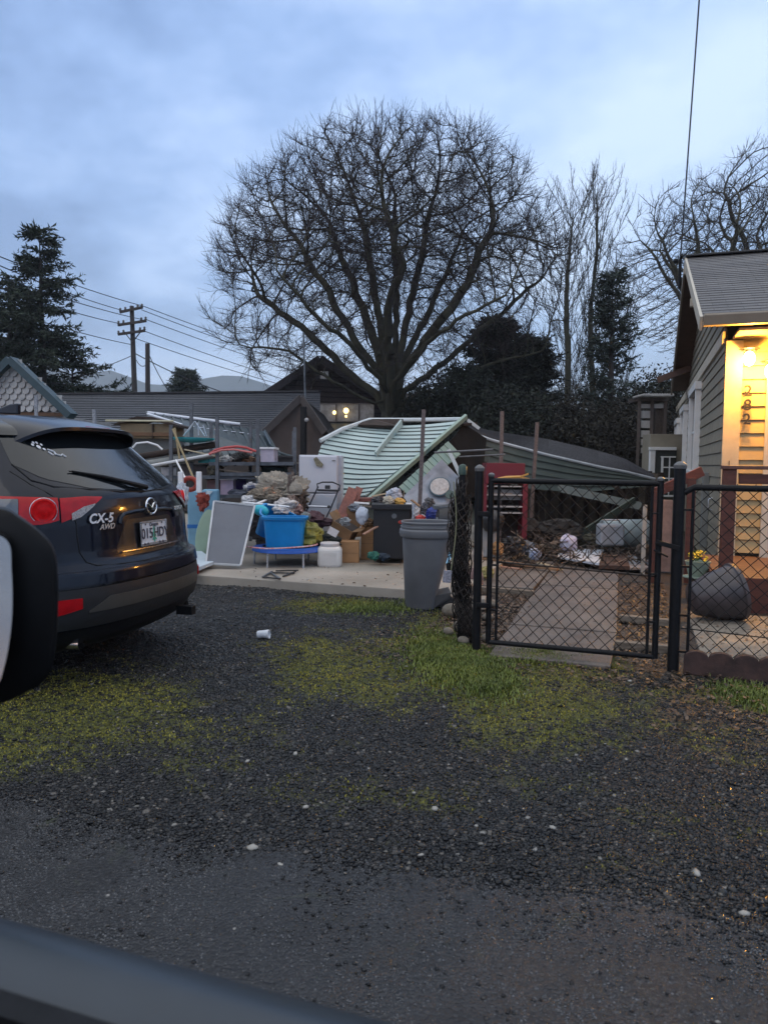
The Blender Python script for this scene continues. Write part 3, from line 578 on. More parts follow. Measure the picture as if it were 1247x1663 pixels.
# number plate
PLW = mat('plate_white', (.55, .57, .6), .4, .12, 30); PLB = mat('plate_ink', (.03, .035, .06), .5, .1, 20); PLG = mat('plate_green', (.04, .30, .20), .5, .2, 20)
px0 = XR+csurf(0, .86).x-XR+.018; pc = Vector((px0, YC+.0, .865)); pt = Vector((-.06, 0, 1)).normalized()
pl = MB().box(pc, (.006, .305, .155), Matrix((Vector((1, 0, .06)).normalized(), Vector((0, 1, 0)), pt)).transposed()).build('number_plate', PLW, T, bevel=.003)
fr_ = MB(); 
for z_, h_ in ((.072, .012), (-.070, .016)): fr_.box(pc+pt*z_+Vector((.0045, 0, 0)), (.004, .31, h_))
for y_ in (-.1515, .1515): fr_.box(pc+Vector((.0045, y_, 0)), (.004, .008, .152))
fr_.build('plate_frame', CHW, pl)
def pltext(t_, y, z, s_, m_, nm, bold=.001, sh=0.):
    text_mb(t_, s_, pc+Vector((.0062, y, 0))+pt*z, (0, 1, 0), pt, .0008, bold, sh, 'CENTER', 1.0).build(nm, m_, pl)
pltext('015', -.084, -.004, .092, PLB, 'plate_number', .0012); pltext('HDY', .084, -.004, .088, PLB, 'plate_letters', .0012)
pltext('Oregon', -.0, .053, .034, PLB, 'plate_state', .0003)
mb = MB()
for q, (h_, w_) in enumerate(((.038, .030), (.018, .042), (-.004, .050), (-.026, .055))):
    mb.prism([pc+Vector((.0055, -w_/2, 0))+pt*(h_-.022), pc+Vector((.0055, w_/2, 0))+pt*(h_-.022), pc+Vector((.0055, 0, 0))+pt*(h_+.008)], (.0012, 0, 0))
mb.prism([pc+Vector((.0055, -.005, 0))+pt*-.066, pc+Vector((.0055, .005, 0))+pt*-.066, pc+Vector((.0055, .005, 0))+pt*-.045, pc+Vector((.0055, -.005, 0))+pt*-.045], (.0012, 0, 0)); mb.build('plate_tree', PLG, pl)
mb = MB()
for y_ in (-.12, -.085, .06, .10): MB().prism([pc+Vector((.0066, y_-.017, 0))+pt*-.074, pc+Vector((.0066, y_+.017, 0))+pt*-.074, pc+Vector((.0066, y_, 0))+pt*-.056], (.001, 0, 0)).build('plate_mark', PLB, pl)
for y_ in (-.1, .1): MB().lathe([(.006, 0), (.006, .002)], pc+Vector((.005, y_, 0))+pt*.058, 10, Matrix.Rotation(math.pi/2, 3, 'Y')).build('plate_screw', PLB, pl)
# small white stickers, a paw mark and scribbled word, upper left of the glass
mb = MB(); STK = mat('sticker_white', (.7, .72, .75), .5, .05, 9)
def onglass(y, z): return csurf(phi_of(y+.13, z), z-.01, .008)
for (y, z, r_) in ((-.655, 1.425, .011), (-.640, 1.438, .010), (-.622, 1.438, .010), (-.607, 1.427, .009), (-.635, 1.413, .016), (-.618, 1.40, .010)):
    c = onglass(y, z); mb.lathe([(r_, 0), (r_*.9, .002)], c, 12, Matrix.Rotation(math.pi/2-.75, 3, 'Y'))
for (y, z, y2, z2) in ((-.60, 1.40, -.575, 1.385), (-.575, 1.385, -.58, 1.37), (-.58, 1.37, -.555, 1.362), (-.555, 1.362, -.54, 1.372), (-.54, 1.372, -.53, 1.355), (-.61, 1.385, -.60, 1.365)): mb.bar(onglass(y, z), onglass(y2, z2), .004, .009, (1, 0, 1))
mb.build('window_sticker', STK, rw)
CAR_ROT = math.radians(6); piv = Vector((XR, YC, 0)); T.location = piv+Matrix.Rotation(CAR_ROT, 3, 'Z') @ (Vector(T.location)-piv); T.rotation_euler = (0, 0, CAR_ROT)
# ================================================================= OWN CAR AT THE PICTURE'S EDGE
INT = mat('interior_trim', (.012, .013, .016), .5, .2, 9); LEDGE = mat('window_ledge', (.018, .027, .038), .38, .1, 6)
T = thing('car', 'dark car whose door mirror and window ledge edge the view at the lower left corner', 'car', (-.6, .45, 0))
zl = .925
mb = MB(); prof = [(.40, zl-.12), (.405, zl-.035), (.43, zl-.012), (.462, zl), (.492, zl-.006), (.512, zl-.03), (.525, zl-.09), (.56, zl-.25), (.57, zl-.45), (.50, zl-.55), (.42, zl-.5)]
ya = mb.pts([(-1.4, y, z) for y, z in prof]); yb = mb.pts([(1.0, y-.0, z-.0) for y, z in prof]); n_ = len(prof)
for i in range(n_): mb.face((ya+i, yb+i, yb+(i+1) % n_, ya+(i+1) % n_))
mb.face(list(range(ya, ya+n_))); mb.face(list(range(yb, yb+n_))[::-1]); mb.build('door_sill', LEDGE, T, smooth=True, sharp=60)
MB().box((-.2, .415, zl-.016), (2.4, .022, .014)).build('window_seal', BLK, T)
MB().box((-.2, .36, zl-.10), (2.4, .07, .16)).build('door_trim', INT, T, bevel=.02)
# mirror housing seen from behind its edge: rounded shell with the glass facing left
mc = at(-25, 975, .92)
def spline(P, n=72):
    P = np.array(P, float); k_ = len(P); o_ = []
    for i in range(n):
        t_ = i/n*k_; j = int(t_); f_ = t_-j; p0, p1, p2, p3 = P[j-1], P[j % k_], P[(j+1) % k_], P[(j+2) % k_]
        o_.append(.5*((2*p1)+(-p0+p2)*f_+(2*p0-5*p1+4*p2-p3)*f_*f_+(-p0+3*p1-3*p2+p3)*f_**3))
    return o_
OUT = [at(u, v, .92)-mc for u, v in spline([(0, 822), (34, 838), (66, 862), (86, 888), (93, 930), (93, 1000), (88, 1060), (76, 1092), (50, 1112), (0, 1134), (-70, 1140), (-125, 1110), (-145, 1000), (-130, 880), (-80, 826)])]
GLS = [at(u, v, .92)-mc for u, v in spline([(0, 868), (12, 915), (18, 985), (13, 1050), (-2, 1084), (-60, 1096), (-105, 1070), (-122, 980), (-105, 890), (-55, 856)])]
def ringm(P, sc, d_): return [mc+p*sc+FW*d_-RT*(.53*d_) for p in P]
def tubeloft(rings):
    mb = MB(); bb = [mb.pts(q) for q in rings]; n_ = len(rings[0])
    for i in range(len(bb)-1):
        for j in range(n_): mb.face((bb[i]+j, bb[i]+(j+1) % n_, bb[i+1]+(j+1) % n_, bb[i+1]+j))
    mb.face([bb[0]+j for j in range(n_)][::-1]); mb.face([bb[-1]+j for j in range(n_)]); return mb
mh = tubeloft([ringm(OUT, .93, -.030), ringm(OUT, .985, -.026), ringm(OUT, 1.0, -.015), ringm(OUT, .99, .02), ringm(OUT, .94, .055), ringm(OUT, .8, .085), ringm(OUT, .4, .105)]).build('mirror_housing', mat('mirror_shell', (.003, .003, .0035), .5, .1, 9, spec=.2), T, smooth=True, sharp=50)
tl_m = lambda q: [p+FW*.16*(p.z-mc.z) for p in q]
tubeloft([tl_m(ringm(GLS, 1.0, -.072)), tl_m(ringm(GLS, 1.0, -.064))]).build('mirror_glass', mat('mirror_glass', (.16, .20, .24), .06, .05, 3, metal=1, rvar=.01), T)
tubeloft([tl_m(ringm(GLS, 1.04, -.063)), tl_m(ringm(GLS, 1.04, -.02))]).build('mirror_backing', MATS['mirror_shell'], mh)
MB().bar(mc+Vector((-.05, 0, -.10)), (mc.x-.12, .5, zl-.03), .06, .05).build('mirror_arm', BLK, T, bevel=.01)
# ================================================================= CHAIN LINK FENCE AND GATE
FY = 5.165; GXL, GXR = -1.068, .248
WIRE = mat('black_vinyl_wire', (.007, .006, .006), .5, .3, 30, spec=.2)
def chain(w_, h_, fmap, s=.088, r=.0026):
    """woven diamond mesh of bent wires, mapped through fmap(x, z, depth)"""
    P0 = []; P1 = []
    n_ = int(w_/s)+1; k_ = int(h_/(s*.5)); dz = h_/k_
    for i in range(-1, n_+1):
        for j in range(k_):
            for side in (0, 1):
                x0 = i*s + (s/2 if side else 0); sg = 1 if (j % 2 == 0) else -1
                a = x0 + (0 if j % 2 == 0 else s/2)*(1 if side == 0 else -1); b_ = x0 + (s/2 if j % 2 == 0 else 0)*(1 if side == 0 else -1)
                if min(a, b_) < -.001 or max(a, b_) > w_+.001: continue
                if side == 1: continue
                P0.append(fmap(a, j*dz, .002)); P1.append(fmap(b_, (j+1)*dz, .002))
                P0.append(fmap(a if True else 0, j*dz, -.002)); 
                a2 = x0 - (0 if j % 2 == 0 else s/2)+0; b2 = x0 - (s/2 if j % 2 == 0 else 0)
                if min(a2, b2) < -.001: P0.pop(); continue
                P0[-1] = fmap(a2, j*dz, -.002); P1.append(fmap(b2, (j+1)*dz, -.002))
    return segs(np.array(P0), np.array(P1), np.full(len(P0), r), np.full(len(P0), r), 4)
def post(x, y, h, r, label, name='fence_post', cap=True, sl=0):
    t_ = thing(name, label, 'fence post', (x, y, 0), 'black tubular posts of the chain link fence')
    MB().tube([(x, y, -.08), (x+sl, y, h)], r, 20).build('post', BLK, t_, smooth=True)
    MB().lathe([(r+.004, h-.02), (r+.006, h+.002), (r*.9, h+.014), (r*.45, h+.024), (.004, h+.027)], (x+sl, y, 0), 20).build('post_cap', mat('cap_grey', (.10, .10, .10), .4, .2, 20), t_, smooth=True)
    return t_
post(GXL, FY, 1.30, .030, 'black round fence post the gate hinges on, beside the bundled chain link')
post(GXR, FY, 1.335, .036, 'thicker black round post the gate latches to, nearest the porch')
# gate
gl, gr_ = GXL+.085, GXR-.115; gz0, gz1 = .055, 1.225
T = thing('gate', 'black chain link garden gate closed between its two posts', 'gate', ((gl+gr_)/2, FY, 0))
for x, h in ((gl, gz1+.03), (gr_, gz1+.02)):
    MB().tube([(x, FY, gz0-.0), (x, FY, h)], .020, 14).build('stile', BLK, T, smooth=True); 
    MB().lathe([(.023, h-.01), (.024, h+.004), (.012, h+.014), (.003, h+.016)], (x, FY, 0), 14).build('stile_cap', MATS['cap_grey'], T, smooth=True)
for z in (gz0+.01, gz1-.01):
    MB().tube([(gl, FY, z), (gr_, FY, z)], .0195 if z > 1 else .018, 14).build('rail', BLK, T, smooth=True)
for x in (gl+.055, gr_-.05): MB().tube([(x, FY, gz0+.03), (x, FY, gz1-.03)], .010, 8).build('tension_bar', BLK, T, smooth=True)
for z in (.30, .62, 1.02):
    for x, d_ in ((gl, .055), (gr_, -.05)): MB().bar((x, FY-.012, z), (x+d_, FY-.012, z), .022, .012).build('tension_band', BLK, T)
MB().tube([(gl+.05, FY+.02, .64), (gr_, FY+.02, .60)], .007, 8).build('mid_rail', mat('rusty_rod', (.03, .018, .012), .6, .5, 30, .2), T, smooth=True)
V, Fc = chain(gr_-gl-.10, gz1-gz0-.03, lambda x, z, d_: (gl+.05+x, FY+d_+.004*math.sin(x*9+z*5), gz0+.015+z)); npmesh('chain_link', V, Fc, WIRE, T)
MB().bar((gr_-.02, FY-.03, .835), (GXR+.01, FY-.045, .80), .022, .03).bar((gr_-.03, FY-.03, .78), (gr_+.06, FY-.04, .74), .01, .012).build('latch', BLK, T, bevel=.003)
for z in (.33, .98): MB().bar((GXL, FY-.03, z), (gl, FY-.02, z), .03, .035).build('hinge', BLK, T, bevel=.004)
# fence run to the right
T = thing('chain_link_fence', 'black chain link fence panel in front of the lit porch', 'fence', (1.35, FY, 0))
MB().tube([(GXR+.03, FY, 1.16), (GXR+.09, FY, 1.195), (2.6, FY, 1.195)], .021, 12).build('top_rail', BLK, T, smooth=True)
MB().tube([(GXR+.085, FY, .06), (GXR+.085, FY, 1.18)], .010, 8).build('tension_bar', BLK, T, smooth=True)
MB().tube([(GXR+.04, FY+.004, .27), (.9, FY+.004, .245), (2.6, FY+.004, .27)], .004, 6).build('tension_wire', BLK, T, smooth=True)
for z in (.12, .36, .68, 1.05): MB().bar((GXR, FY-.018, z), (GXR+.09, FY-.018, z), .022, .014).build('tension_band', BLK, T)
V, Fc = chain(2.3, 1.10, lambda x, z, d_: (GXR+.085+x, FY+d_+.012*math.sin(x*4), .09+z)); npmesh('chain_link', V, Fc, WIRE, T)
for x in np.arange(.38, 2.5, .105): MB().tube([(x, FY-.022, 1.18), (x, FY, 1.219), (x, FY+.022, 1.18)], .0035, 5, cap=False).build('tie_wire', BLK, T)
post(2.62, FY, 1.30, .030, 'black line post of the chain link fence, cut by the picture edge')
# bundled, pulled-down chain link left of the gate post
T = thing('bundled_chain_link', 'crumpled bundle of dark chain link hanging from a leaning post stub beside the gate', 'fence', (GXL-.14, FY+.2, 0))
r_ = random.Random(5)
cx0 = plY(748, 760, FY+.22)
def bund(x, z, d_, ly=0, sd=0):
    a = x*9+z*1.2+sd; rad = .042+.018*math.sin(z*3.1+sd)+.012*math.sin(z*11+sd*2)+.010*ly
    cx_ = cx0.x + .030 - .05*math.sin(min(z/1.25, 1)*math.pi*.9) + .045*(1-z/1.2)
    return (cx_+rad*math.cos(a)+.006*math.sin(z*40+x*7), cx0.y+rad*.8*math.sin(a), .02+z*.98+.02*math.sin(a*2))
for ly in range(6):
    V, Fc = chain(.72, 1.22-.04*ly, (lambda x, z, d_, ly=ly: bund(x, z, d_, ly*.5, ly*1.3)), s=.075, r=.0031); npmesh('chain_link', V, Fc, WIRE if ly % 2 else mat('dirty_wire', (.05, .042, .038), .6, .4, 20), T)
MB().tube([(cx0.x+.02, cx0.y, 0), (cx0.x+.03, cx0.y, .6), (cx0.x+.015, cx0.y, 1.30)], .026, 12).build('post', BLK, T, smooth=True)
MB().lathe([(.032, 1.25), (.032, 1.31), (.02, 1.325), (.004, 1.33)], (cx0.x+.015, cx0.y, 0), 14).build('post_cap', mat('green_cap', (.02, .05, .035), .4), T, smooth=True)
MB().tube([(cx0.x-.03+.02*math.sin(q*3), cx0.y-.08-.01*math.cos(q*5), 1.2-q*.55) for q in np.linspace(0, 1.3, 12)], .005, 6).build('twine', mat('pale_twine', (.2, .2, .12), .8), T)
MB().box((cx0.x-.06, cx0.y-.12, .50), (.06, .02, .09), eul(8, 5, 20)).build('plastic_scrap', mat('crumpled_film', (.35, .35, .42), .3, .5, 60, .8), T)
# scalloped edging below the fence
EDG = mat('brick_edging', (.022, .012, .010), .75, .4, 12, .5, 30, col2=(.065, .032, .026))
for i in range(4):
    x0 = GXR+.06+i*.60; P = [(x0+.004, FY-.06, -.02), (x0+.592, FY-.06, -.02)]
    for k_ in range(3, -1, -1):
        for q in np.linspace(0, math.pi, 7): P.append((x0+.004+.1470*(k_+.5)+.0735*math.cos(q), FY-.06, .095+.045*math.sin(q)))
    MB().prism(P, (0, .05, 0)).build('scalloped_edging', EDG, bevel=.004, label='dark red scalloped concrete edging block laid under the chain link fence', cat='edging', group='scalloped edging blocks under the fence')
# ================================================================= WHEELED BIN
bc_ = gnd(684, 990); bx, by = bc_.x+.0, bc_.y+.17
GREYP = mat('bin_grey', (.115, .12, .13), .5, .12, 5, .08, 50, rvar=.08)
T = thing('trash_can', 'open grey plastic wheeled trash can standing on the gravel by the slab corner', 'trash can', (bx, by, 0))
hb = .80; def_top = .245; Rb = rotz(YAW)
def sq(r, z, e=2.6, n=40):
    P = []
    for j in range(n):
        a = 2*math.pi*j/n; c_, s_ = math.cos(a), math.sin(a); P.append(Vector((bx, by, z))+Rb @ Vector((math.copysign(abs(c_)**(2/e), c_)*r, math.copysign(abs(s_)**(2/e), s_)*r, 0)))
    return P
def loft(rings, e=2.6, cap0=True, cap1=True, n=40):
    mb = MB(); b_ = [mb.pts(sq(r, z, e, n)) for r, z in rings]
    for i in range(len(b_)-1):
        for j in range(n): mb.face((b_[i]+j, b_[i]+(j+1) % n, b_[i+1]+(j+1) % n, b_[i+1]+j))
    if cap0: mb.face([b_[0]+j for j in range(n)][::-1])
    if cap1: mb.face([b_[-1]+j for j in range(n)])
    return mb
mb = loft([(.188, .005), (.198, .03), (.20, .075), (.203, .08), (.232, .655), (.232, .66), (.222, .67), (.19, .06)], cap1=True)
for i, v in enumerate(mb.v):    # wheel recess at the lower right
    p = Rb.transposed() @ (Vector(v)-Vector((bx, by, 0)))
    if p.z < .14 and p.x > .02: p.x = .02+(p.x-.02)*.35; mb.v[i] = tuple(Vector((bx, by, 0))+Rb @ p)
bn = mb.build('bin_body', GREYP, T, smooth=True, sharp=50)
loft([(.232, .655), (.252, .66), (.262, .69), (.258, .72), (.246, .735), (.250, .742), (.250, .752), (.240, .756), (.238, .778), (.246, .783), (.246, .795), (.236, .80), (.228, .79), (.222, .66)], cap0=False, cap1=False).build('rim', GREYP, T, smooth=True, sharp=30)
mb = MB()
p0 = Vector((bx, by, 0)); Q = lambda x, y, z: p0+Rb @ Vector((x, y, z))
mb.prism([Q(.05, -.16, .0), Q(.05, -.16, .11), Q(.09, -.17, .135), Q(.215, -.17, .165), Q(.20, -.16, .10)], Rb @ Vector((0, .30, 0))); mb.build('wheel_housing', mat('bin_dark', (.05, .052, .056), .55), T, bevel=.008)
for s_ in (-1, 1):
    c = Q(.17, .02+s_*.14, .07); MB().lathe([(.03, -.025), (.068, -.025), (.072, 0), (.068, .025), (.03, .025)], c, 22, Rb @ Matrix.Rotation(math.pi/2, 3, 'X')).build('wheel', DARKP, T, smooth=True)
mb = MB().tube([Q(.235, -.10, .74), Q(.30, -.11, .745), Q(.315, -.06, .745), Q(.315, .06, .745), Q(.30, .11, .745), Q(.235, .10, .74)], .014, 10); mb.build('handle', GREYP, T, smooth=True)
MB().box(Q(.245, 0, .695), (.045, .22, .07), Rb).build('handle_bracket', MATS['bin_dark'], T, bevel=.006)
# crumpled cup on the gravel
p = gnd(428, 1036); 
mb = MB().lathe([(.027, -.045), (.030, -.04), (.032, .0), (.036, .035), (.038, .045), (.034, .046), (.03, .0)], (p.x, p.y, .032), 20, eul(0, 84, 12)); 
for i, v in enumerate(mb.v): mb.v[i] = (v[0], v[1], v[2]*.9+.004*math.sin(v[0]*90))
t_ = mb.build('paper_cup', mat('paper_white', (.62, .66, .72), .6, .08, 30), smooth=True, sharp=50, label='crushed white paper cup lying on the dark gravel', cat='cup')
# ================================================================= HOUSE WITH THE LIT PORCH
HX, HY = .91, 9.41
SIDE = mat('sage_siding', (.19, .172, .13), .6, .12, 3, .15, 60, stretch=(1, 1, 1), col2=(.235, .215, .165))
FRONTS = mat('lamplit_siding', (.36, .27, .13), .6, .1, 4, .2, 60)
TRIM = mat('cream_trim', (.46, .42, .34), .6, .08, 6, .05); WTRIM = mat('white_trim', (.62, .63, .62), .5, .06, 6)
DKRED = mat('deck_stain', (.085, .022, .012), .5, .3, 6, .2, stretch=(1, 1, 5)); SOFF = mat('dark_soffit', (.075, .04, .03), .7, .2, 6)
SHG = shingle_mat('roof_shingle', (.085, .08, .082), (.125, .118, .115))
ridgeY, ridgeZ, eaveZ, backY = 12.7, 4.58, 2.93, 16.6; EX = .574; frontY = 8.80
T = thing('porch_house', 'sage green clapboard house with lit yellow porch and house number 282', 'house', (3.0, 12, 0))
# side wall: full length, courses; gable triangle above
mb = MB(); n_ = 19; siding(mb, lerp((HX, 21.0, .05), (HX, 21.0, 2.80)), lerp((HX, HY, .05), (HX, HY, 2.80)), n_, th=.02, nrm=(-1, 0, 0), lap=.016)
mb.build('side_wall', SIDE, T)
mb = MB()
def gz(y): return 2.80+max(0, min((y-frontY)/(ridgeY-frontY)*(ridgeZ-eaveZ), (backY-y)/(backY-ridgeY)*(ridgeZ-eaveZ)))
hh = np.arange(2.82, 4.6, .145)
for z in hh:
    fy0 = frontY+(z-2.80)/(ridgeZ-eaveZ)*(ridgeY-frontY); fy1 = backY-(z-2.80)/(ridgeZ-eaveZ)*(backY-ridgeY); fy0 = max(fy0, HY+.02)
    if fy1-fy0 > .2: siding(mb, lerp((HX, fy1, z), (HX, fy1-.15, z+.145)), lerp((HX, fy0, z), (HX, fy0+.15, z+.145)), 1, th=.02, nrm=(-1, 0, 0), lap=.016)
mb.build('gable_wall', SIDE, T)
mb = MB().box((HX-.045, 15.2, 2.81), (.03, 11.6, .14)); mb.build('frieze_board', TRIM, T)
# back wing roof and solid core of walls
mb = MB().hexa([(HX+.02, HY+.15, 0), (5.5, HY+.15, 0), (5.5, 21, 0), (HX+.02, 21, 0), (HX+.02, HY+.15, 2.8), (5.5, HY+.15, 2.8), (5.5, 21, 2.8), (HX+.02, 21, 2.8)]); mb.build('inner_wall', SIDE, T)
# front wall courses, the lamp's yellow glow put into their colour
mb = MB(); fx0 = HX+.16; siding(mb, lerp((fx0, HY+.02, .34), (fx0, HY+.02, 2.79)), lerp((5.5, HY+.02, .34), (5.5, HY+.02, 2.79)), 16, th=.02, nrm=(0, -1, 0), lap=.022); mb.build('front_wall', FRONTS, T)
mb = MB().box((HX+.07, HY-.02, 1.38), (.18, .05, 2.78)); mb.build('corner_board', mat('corner_cream', (.42, .36, .25), .6, .1, 8), T, bevel=.004)
# door casing at the right of the number
dcx = plY(1240, 700, HY).x
MB().box((dcx+.06, HY-.04, 1.3), (.12, .05, 2.35)).build('door_casing', TRIM, T, bevel=.004)
MB().box((dcx+.60, HY-.012, 1.2), (.92, .03, 2.0)).build('storm_door', WTRIM, T, bevel=.004)
MB().box((dcx+.60, HY-.032, 1.35), (.72, .012, 1.5)).build('door_glass', GLASSD, T)
# porch ceiling/soffit, gutter, fascia
MB().box((HX+2.55, frontY+.31, 2.80), (5.0, .60, .03)).build('porch_ceiling', mat('soffit_cream', (.36, .29, .19), .7, .1, 6), T)
g0 = Vector((EX+.02, frontY-.05, 2.83)); mb = MB().prism([g0, g0+Vector((0, -.10, .0)), g0+Vector((0, -.13, .10)), g0+Vector((0, -.12, .12)), g0+Vector((0, -.005, .12))], (5.0, 0, 0)); mb.build('gutter', mat('gutter_tan', (.24, .20, .15), .45, .1, 5), T, bevel=.004)
# roof: lapped shingle courses
rf = MB(); siding(rf, lerp((EX, frontY-.04, eaveZ), (EX, ridgeY, ridgeZ)), lerp((5.6, frontY-.04, eaveZ), (5.6, ridgeY, ridgeZ)), 30, th=.01, lap=.005, wob=.0018, nrm=Vector((0, -(ridgeZ-eaveZ), ridgeY-frontY)).normalized())
roof = rf.build('roof', SHG, T)
rf = MB(); siding(rf, lerp((5.6, backY, eaveZ), (5.6, ridgeY, ridgeZ)), lerp((EX, backY, eaveZ), (EX, ridgeY, ridgeZ)), 30, th=.01, lap=.012, nrm=Vector((0, (ridgeZ-eaveZ), backY-ridgeY)).normalized()); rf.build('back_roof', SHG, T)
MB().bar((EX-.01, ridgeY, ridgeZ+.02), (5.6, ridgeY, ridgeZ+.02), .22, .03).build('ridge_cap', SHG, roof, bevel=.01)
# rake boards and the broad dark underside of the overhang
for a, b_, nm in (((EX, frontY-.04, eaveZ-.06), (EX, ridgeY, ridgeZ-.06), 'front_rake'), ((EX, ridgeY, ridgeZ-.06), (EX, backY, eaveZ-.06), 'back_rake')):
    MB().bar(a, b_, .03, .15, (0, 0, 1)).build(nm, TRIM if nm == 'front_rake' else mat('rake_brown', (.16, .13, .10), .6), T)
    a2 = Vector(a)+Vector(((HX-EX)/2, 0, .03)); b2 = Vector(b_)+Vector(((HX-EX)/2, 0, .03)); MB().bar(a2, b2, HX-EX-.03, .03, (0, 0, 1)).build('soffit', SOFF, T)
for y_ in (frontY+1.6, ridgeY-.1): 
    z_ = eaveZ+(y_-frontY)/(ridgeY-frontY)*(ridgeZ-eaveZ)-.18; MB().box((EX+.17, y_, z_), (.40, .09, .10)).build('outlooker', TRIM, T)
MB().bar((EX-.30, backY-.9, 3.02), (EX+.3, backY-.9, 3.25), .10, .12).build('outrigger', SOFF, T)
# side windows
for i, (ya, yb, z0, z1) in enumerate(((12.85, 14.3, 1.28, 2.55), (16.2, 17.4, 1.30, 2.45), (19.0, 20.1, 1.25, 2.35))):
    wn = MB().box((HX-.035, (ya+yb)/2, (z0+z1)/2), (.03, yb-ya, z1-z0)).build('window', GLASSD, T)
    mb = MB(); c_ = 0.10
    mb.box((HX-.07, ya-.05, (z0+z1)/2), (.09, c_, z1-z0+.2)); mb.box((HX-.07, yb+.05, (z0+z1)/2), (.09, c_, z1-z0+.2)); mb.box((HX-.075, (ya+yb)/2, z1+.06), (.11, yb-ya+.3, .12)); mb.box((HX-.075, (ya+yb)/2, z0-.05), (.13, yb-ya+.3, .07)); mb.box((HX-.055, (ya+yb)/2, (z0+z1)/2), (.02, yb-ya, .04)); mb.box((HX-.055, (ya+yb)/2, (z0+z1)/2), (.022, .04, z1-z0))
    mb.build('frame', WTRIM, wn, bevel=.004)
ds = plX(1146, 800, HX-.06); MB().box((HX-.07, ds.y, .75), (.09, .14, 1.0)).build('utility_box', mat('meter_grey', (.16, .17, .16), .6), T, bevel=.01)
MB().tube([(HX-.06, ds.y-.9, .95), (HX-.10, ds.y-.9, .93), (HX-.10, ds.y-.9, .82), (HX-.06, ds.y-.9, .80)], .008, 8).build('hose_hook', SILVER, T, smooth=True)
# house number, top to bottom
IRON = mat('black_iron', (.015, .012, .01), .5)
for ch, v_ in (('2', 635.5), ('8', 658.5), ('2', 681.5)):
    p = plY(1213, v_, HY-.075); p.x = plY(1213, 657, HY-.075).x; text_mb(ch, .175, (p.x, p.y, p.z), (1, 0, 0), (0, 0, 1), .008, .002).build('house_number', IRON, T)
MB().tube([(HX+.06, FY*0+HY-.05, .9)]*1+[(HX+.06, HY-.05, .9+q) for q in (.2, .5)], .004, 6).build('door_bell_wire', IRON, T)
# wall lanterns: caged jelly-jar lamp
def lantern(u, v, Y, power, label, rad=.06):
    p = plY(u, v, Y); t_ = thing('wall_lamp', label, 'lamp', (p.x, Y, p.z), 'porch wall lamps')
    MB().lathe([(.012, .13), (.075, .125), (.105, .118), (.11, .112), (.07, .108), (.02, .108)], (p.x, p.y, p.z), 24).build('lamp_shade', IRON, t_, smooth=True)
    MB().ball((p.x, p.y, p.z+.005), (rad, rad, rad*1.35), 20, 14).build('bulb', mat('lit_glass', (1, .8, .45), .3, .02, 3, emit=((1, .80, .36), 26)), t_, smooth=True)
    mb = MB(); mb.tube([(p.x+.085*math.cos(q), p.y+.085*math.sin(q), p.z+.098) for q in np.linspace(0, 2*math.pi, 24, endpoint=False)], .004, 6, closed=True)
    for q in range(4): a = q*math.pi/2+.6; mb.tube([(p.x+.085*math.cos(a), p.y+.085*math.sin(a), p.z+.11), (p.x+.085*math.cos(a), p.y+.085*math.sin(a), p.z+.085), (p.x+.06*math.cos(a), p.y+.06*math.sin(a), p.z+.08)], .004, 5)
    mb.build('lamp_cage', IRON, t_)
    MB().bar((p.x, p.y, p.z+.115), (p.x, HY-.01, p.z+.115), .03, .03).build('lamp_bracket', IRON, t_, bevel=.003)
    ld = bpy.data.lights.new('lamp_light', 'POINT'); ld.energy = power; ld.color = (1, .43, .05); ld.shadow_soft_size = .05; lo = bpy.data.objects.new('lamp_light', ld); COL.objects.link(lo); lo.parent = t_; lo.location = (0, -.02-rad*1.0+(p.y-Y)-.03, -.03)
lantern(1216, 583, HY-.16, 80, 'glowing caged porch lamp fixed just above the house number')
lantern(1251, 603, HY-.20, 24, 'second porch lamp glowing beside the door at the picture edge')
# porch deck
T = thing('porch_deck', 'dark red stained wooden porch deck with railing posts below the lit wall', 'porch', (2.4, 8.3, 0))
dl = plY(1163, 940, 7.62).x; dfl = .30
mb = MB()
for i in range(13): mb.box((dl+1.7, 7.56+i*.142+.07, dfl-.015), (3.4, .137, .03))
mb.build('deck_boards', mat('deck_boards', (.14, .07, .035), .5, .3, 6, .2, stretch=(1, 6, 1)), T, bevel=.003)
MB().box((dl+1.7, 7.535, .14), (3.44, .035, .33)).build('deck_fascia', DKRED, T, bevel=.004)
MB().box((dl-.02, 8.45, .14), (.035, 1.8, .33)).build('side_fascia', DKRED, T, bevel=.004)
p = plY(1190, 757, 7.50)
MB().box((p.x-.03, 7.50, .66), (.115, .10, 1.30)).build('railing_post', DKRED, T, bevel=.006)
MB().box((p.x+1.5, 7.50, 1.325), (3.2, .15, .035)).build('rail_cap', mat('rail_worn', (.11, .045, .03), .5, .3, 9), T, bevel=.006)
MB().box((p.x+1.55, 7.50, 1.22), (3.0, .035, .09)).build('top_rail', DKRED, T, bevel=.004)
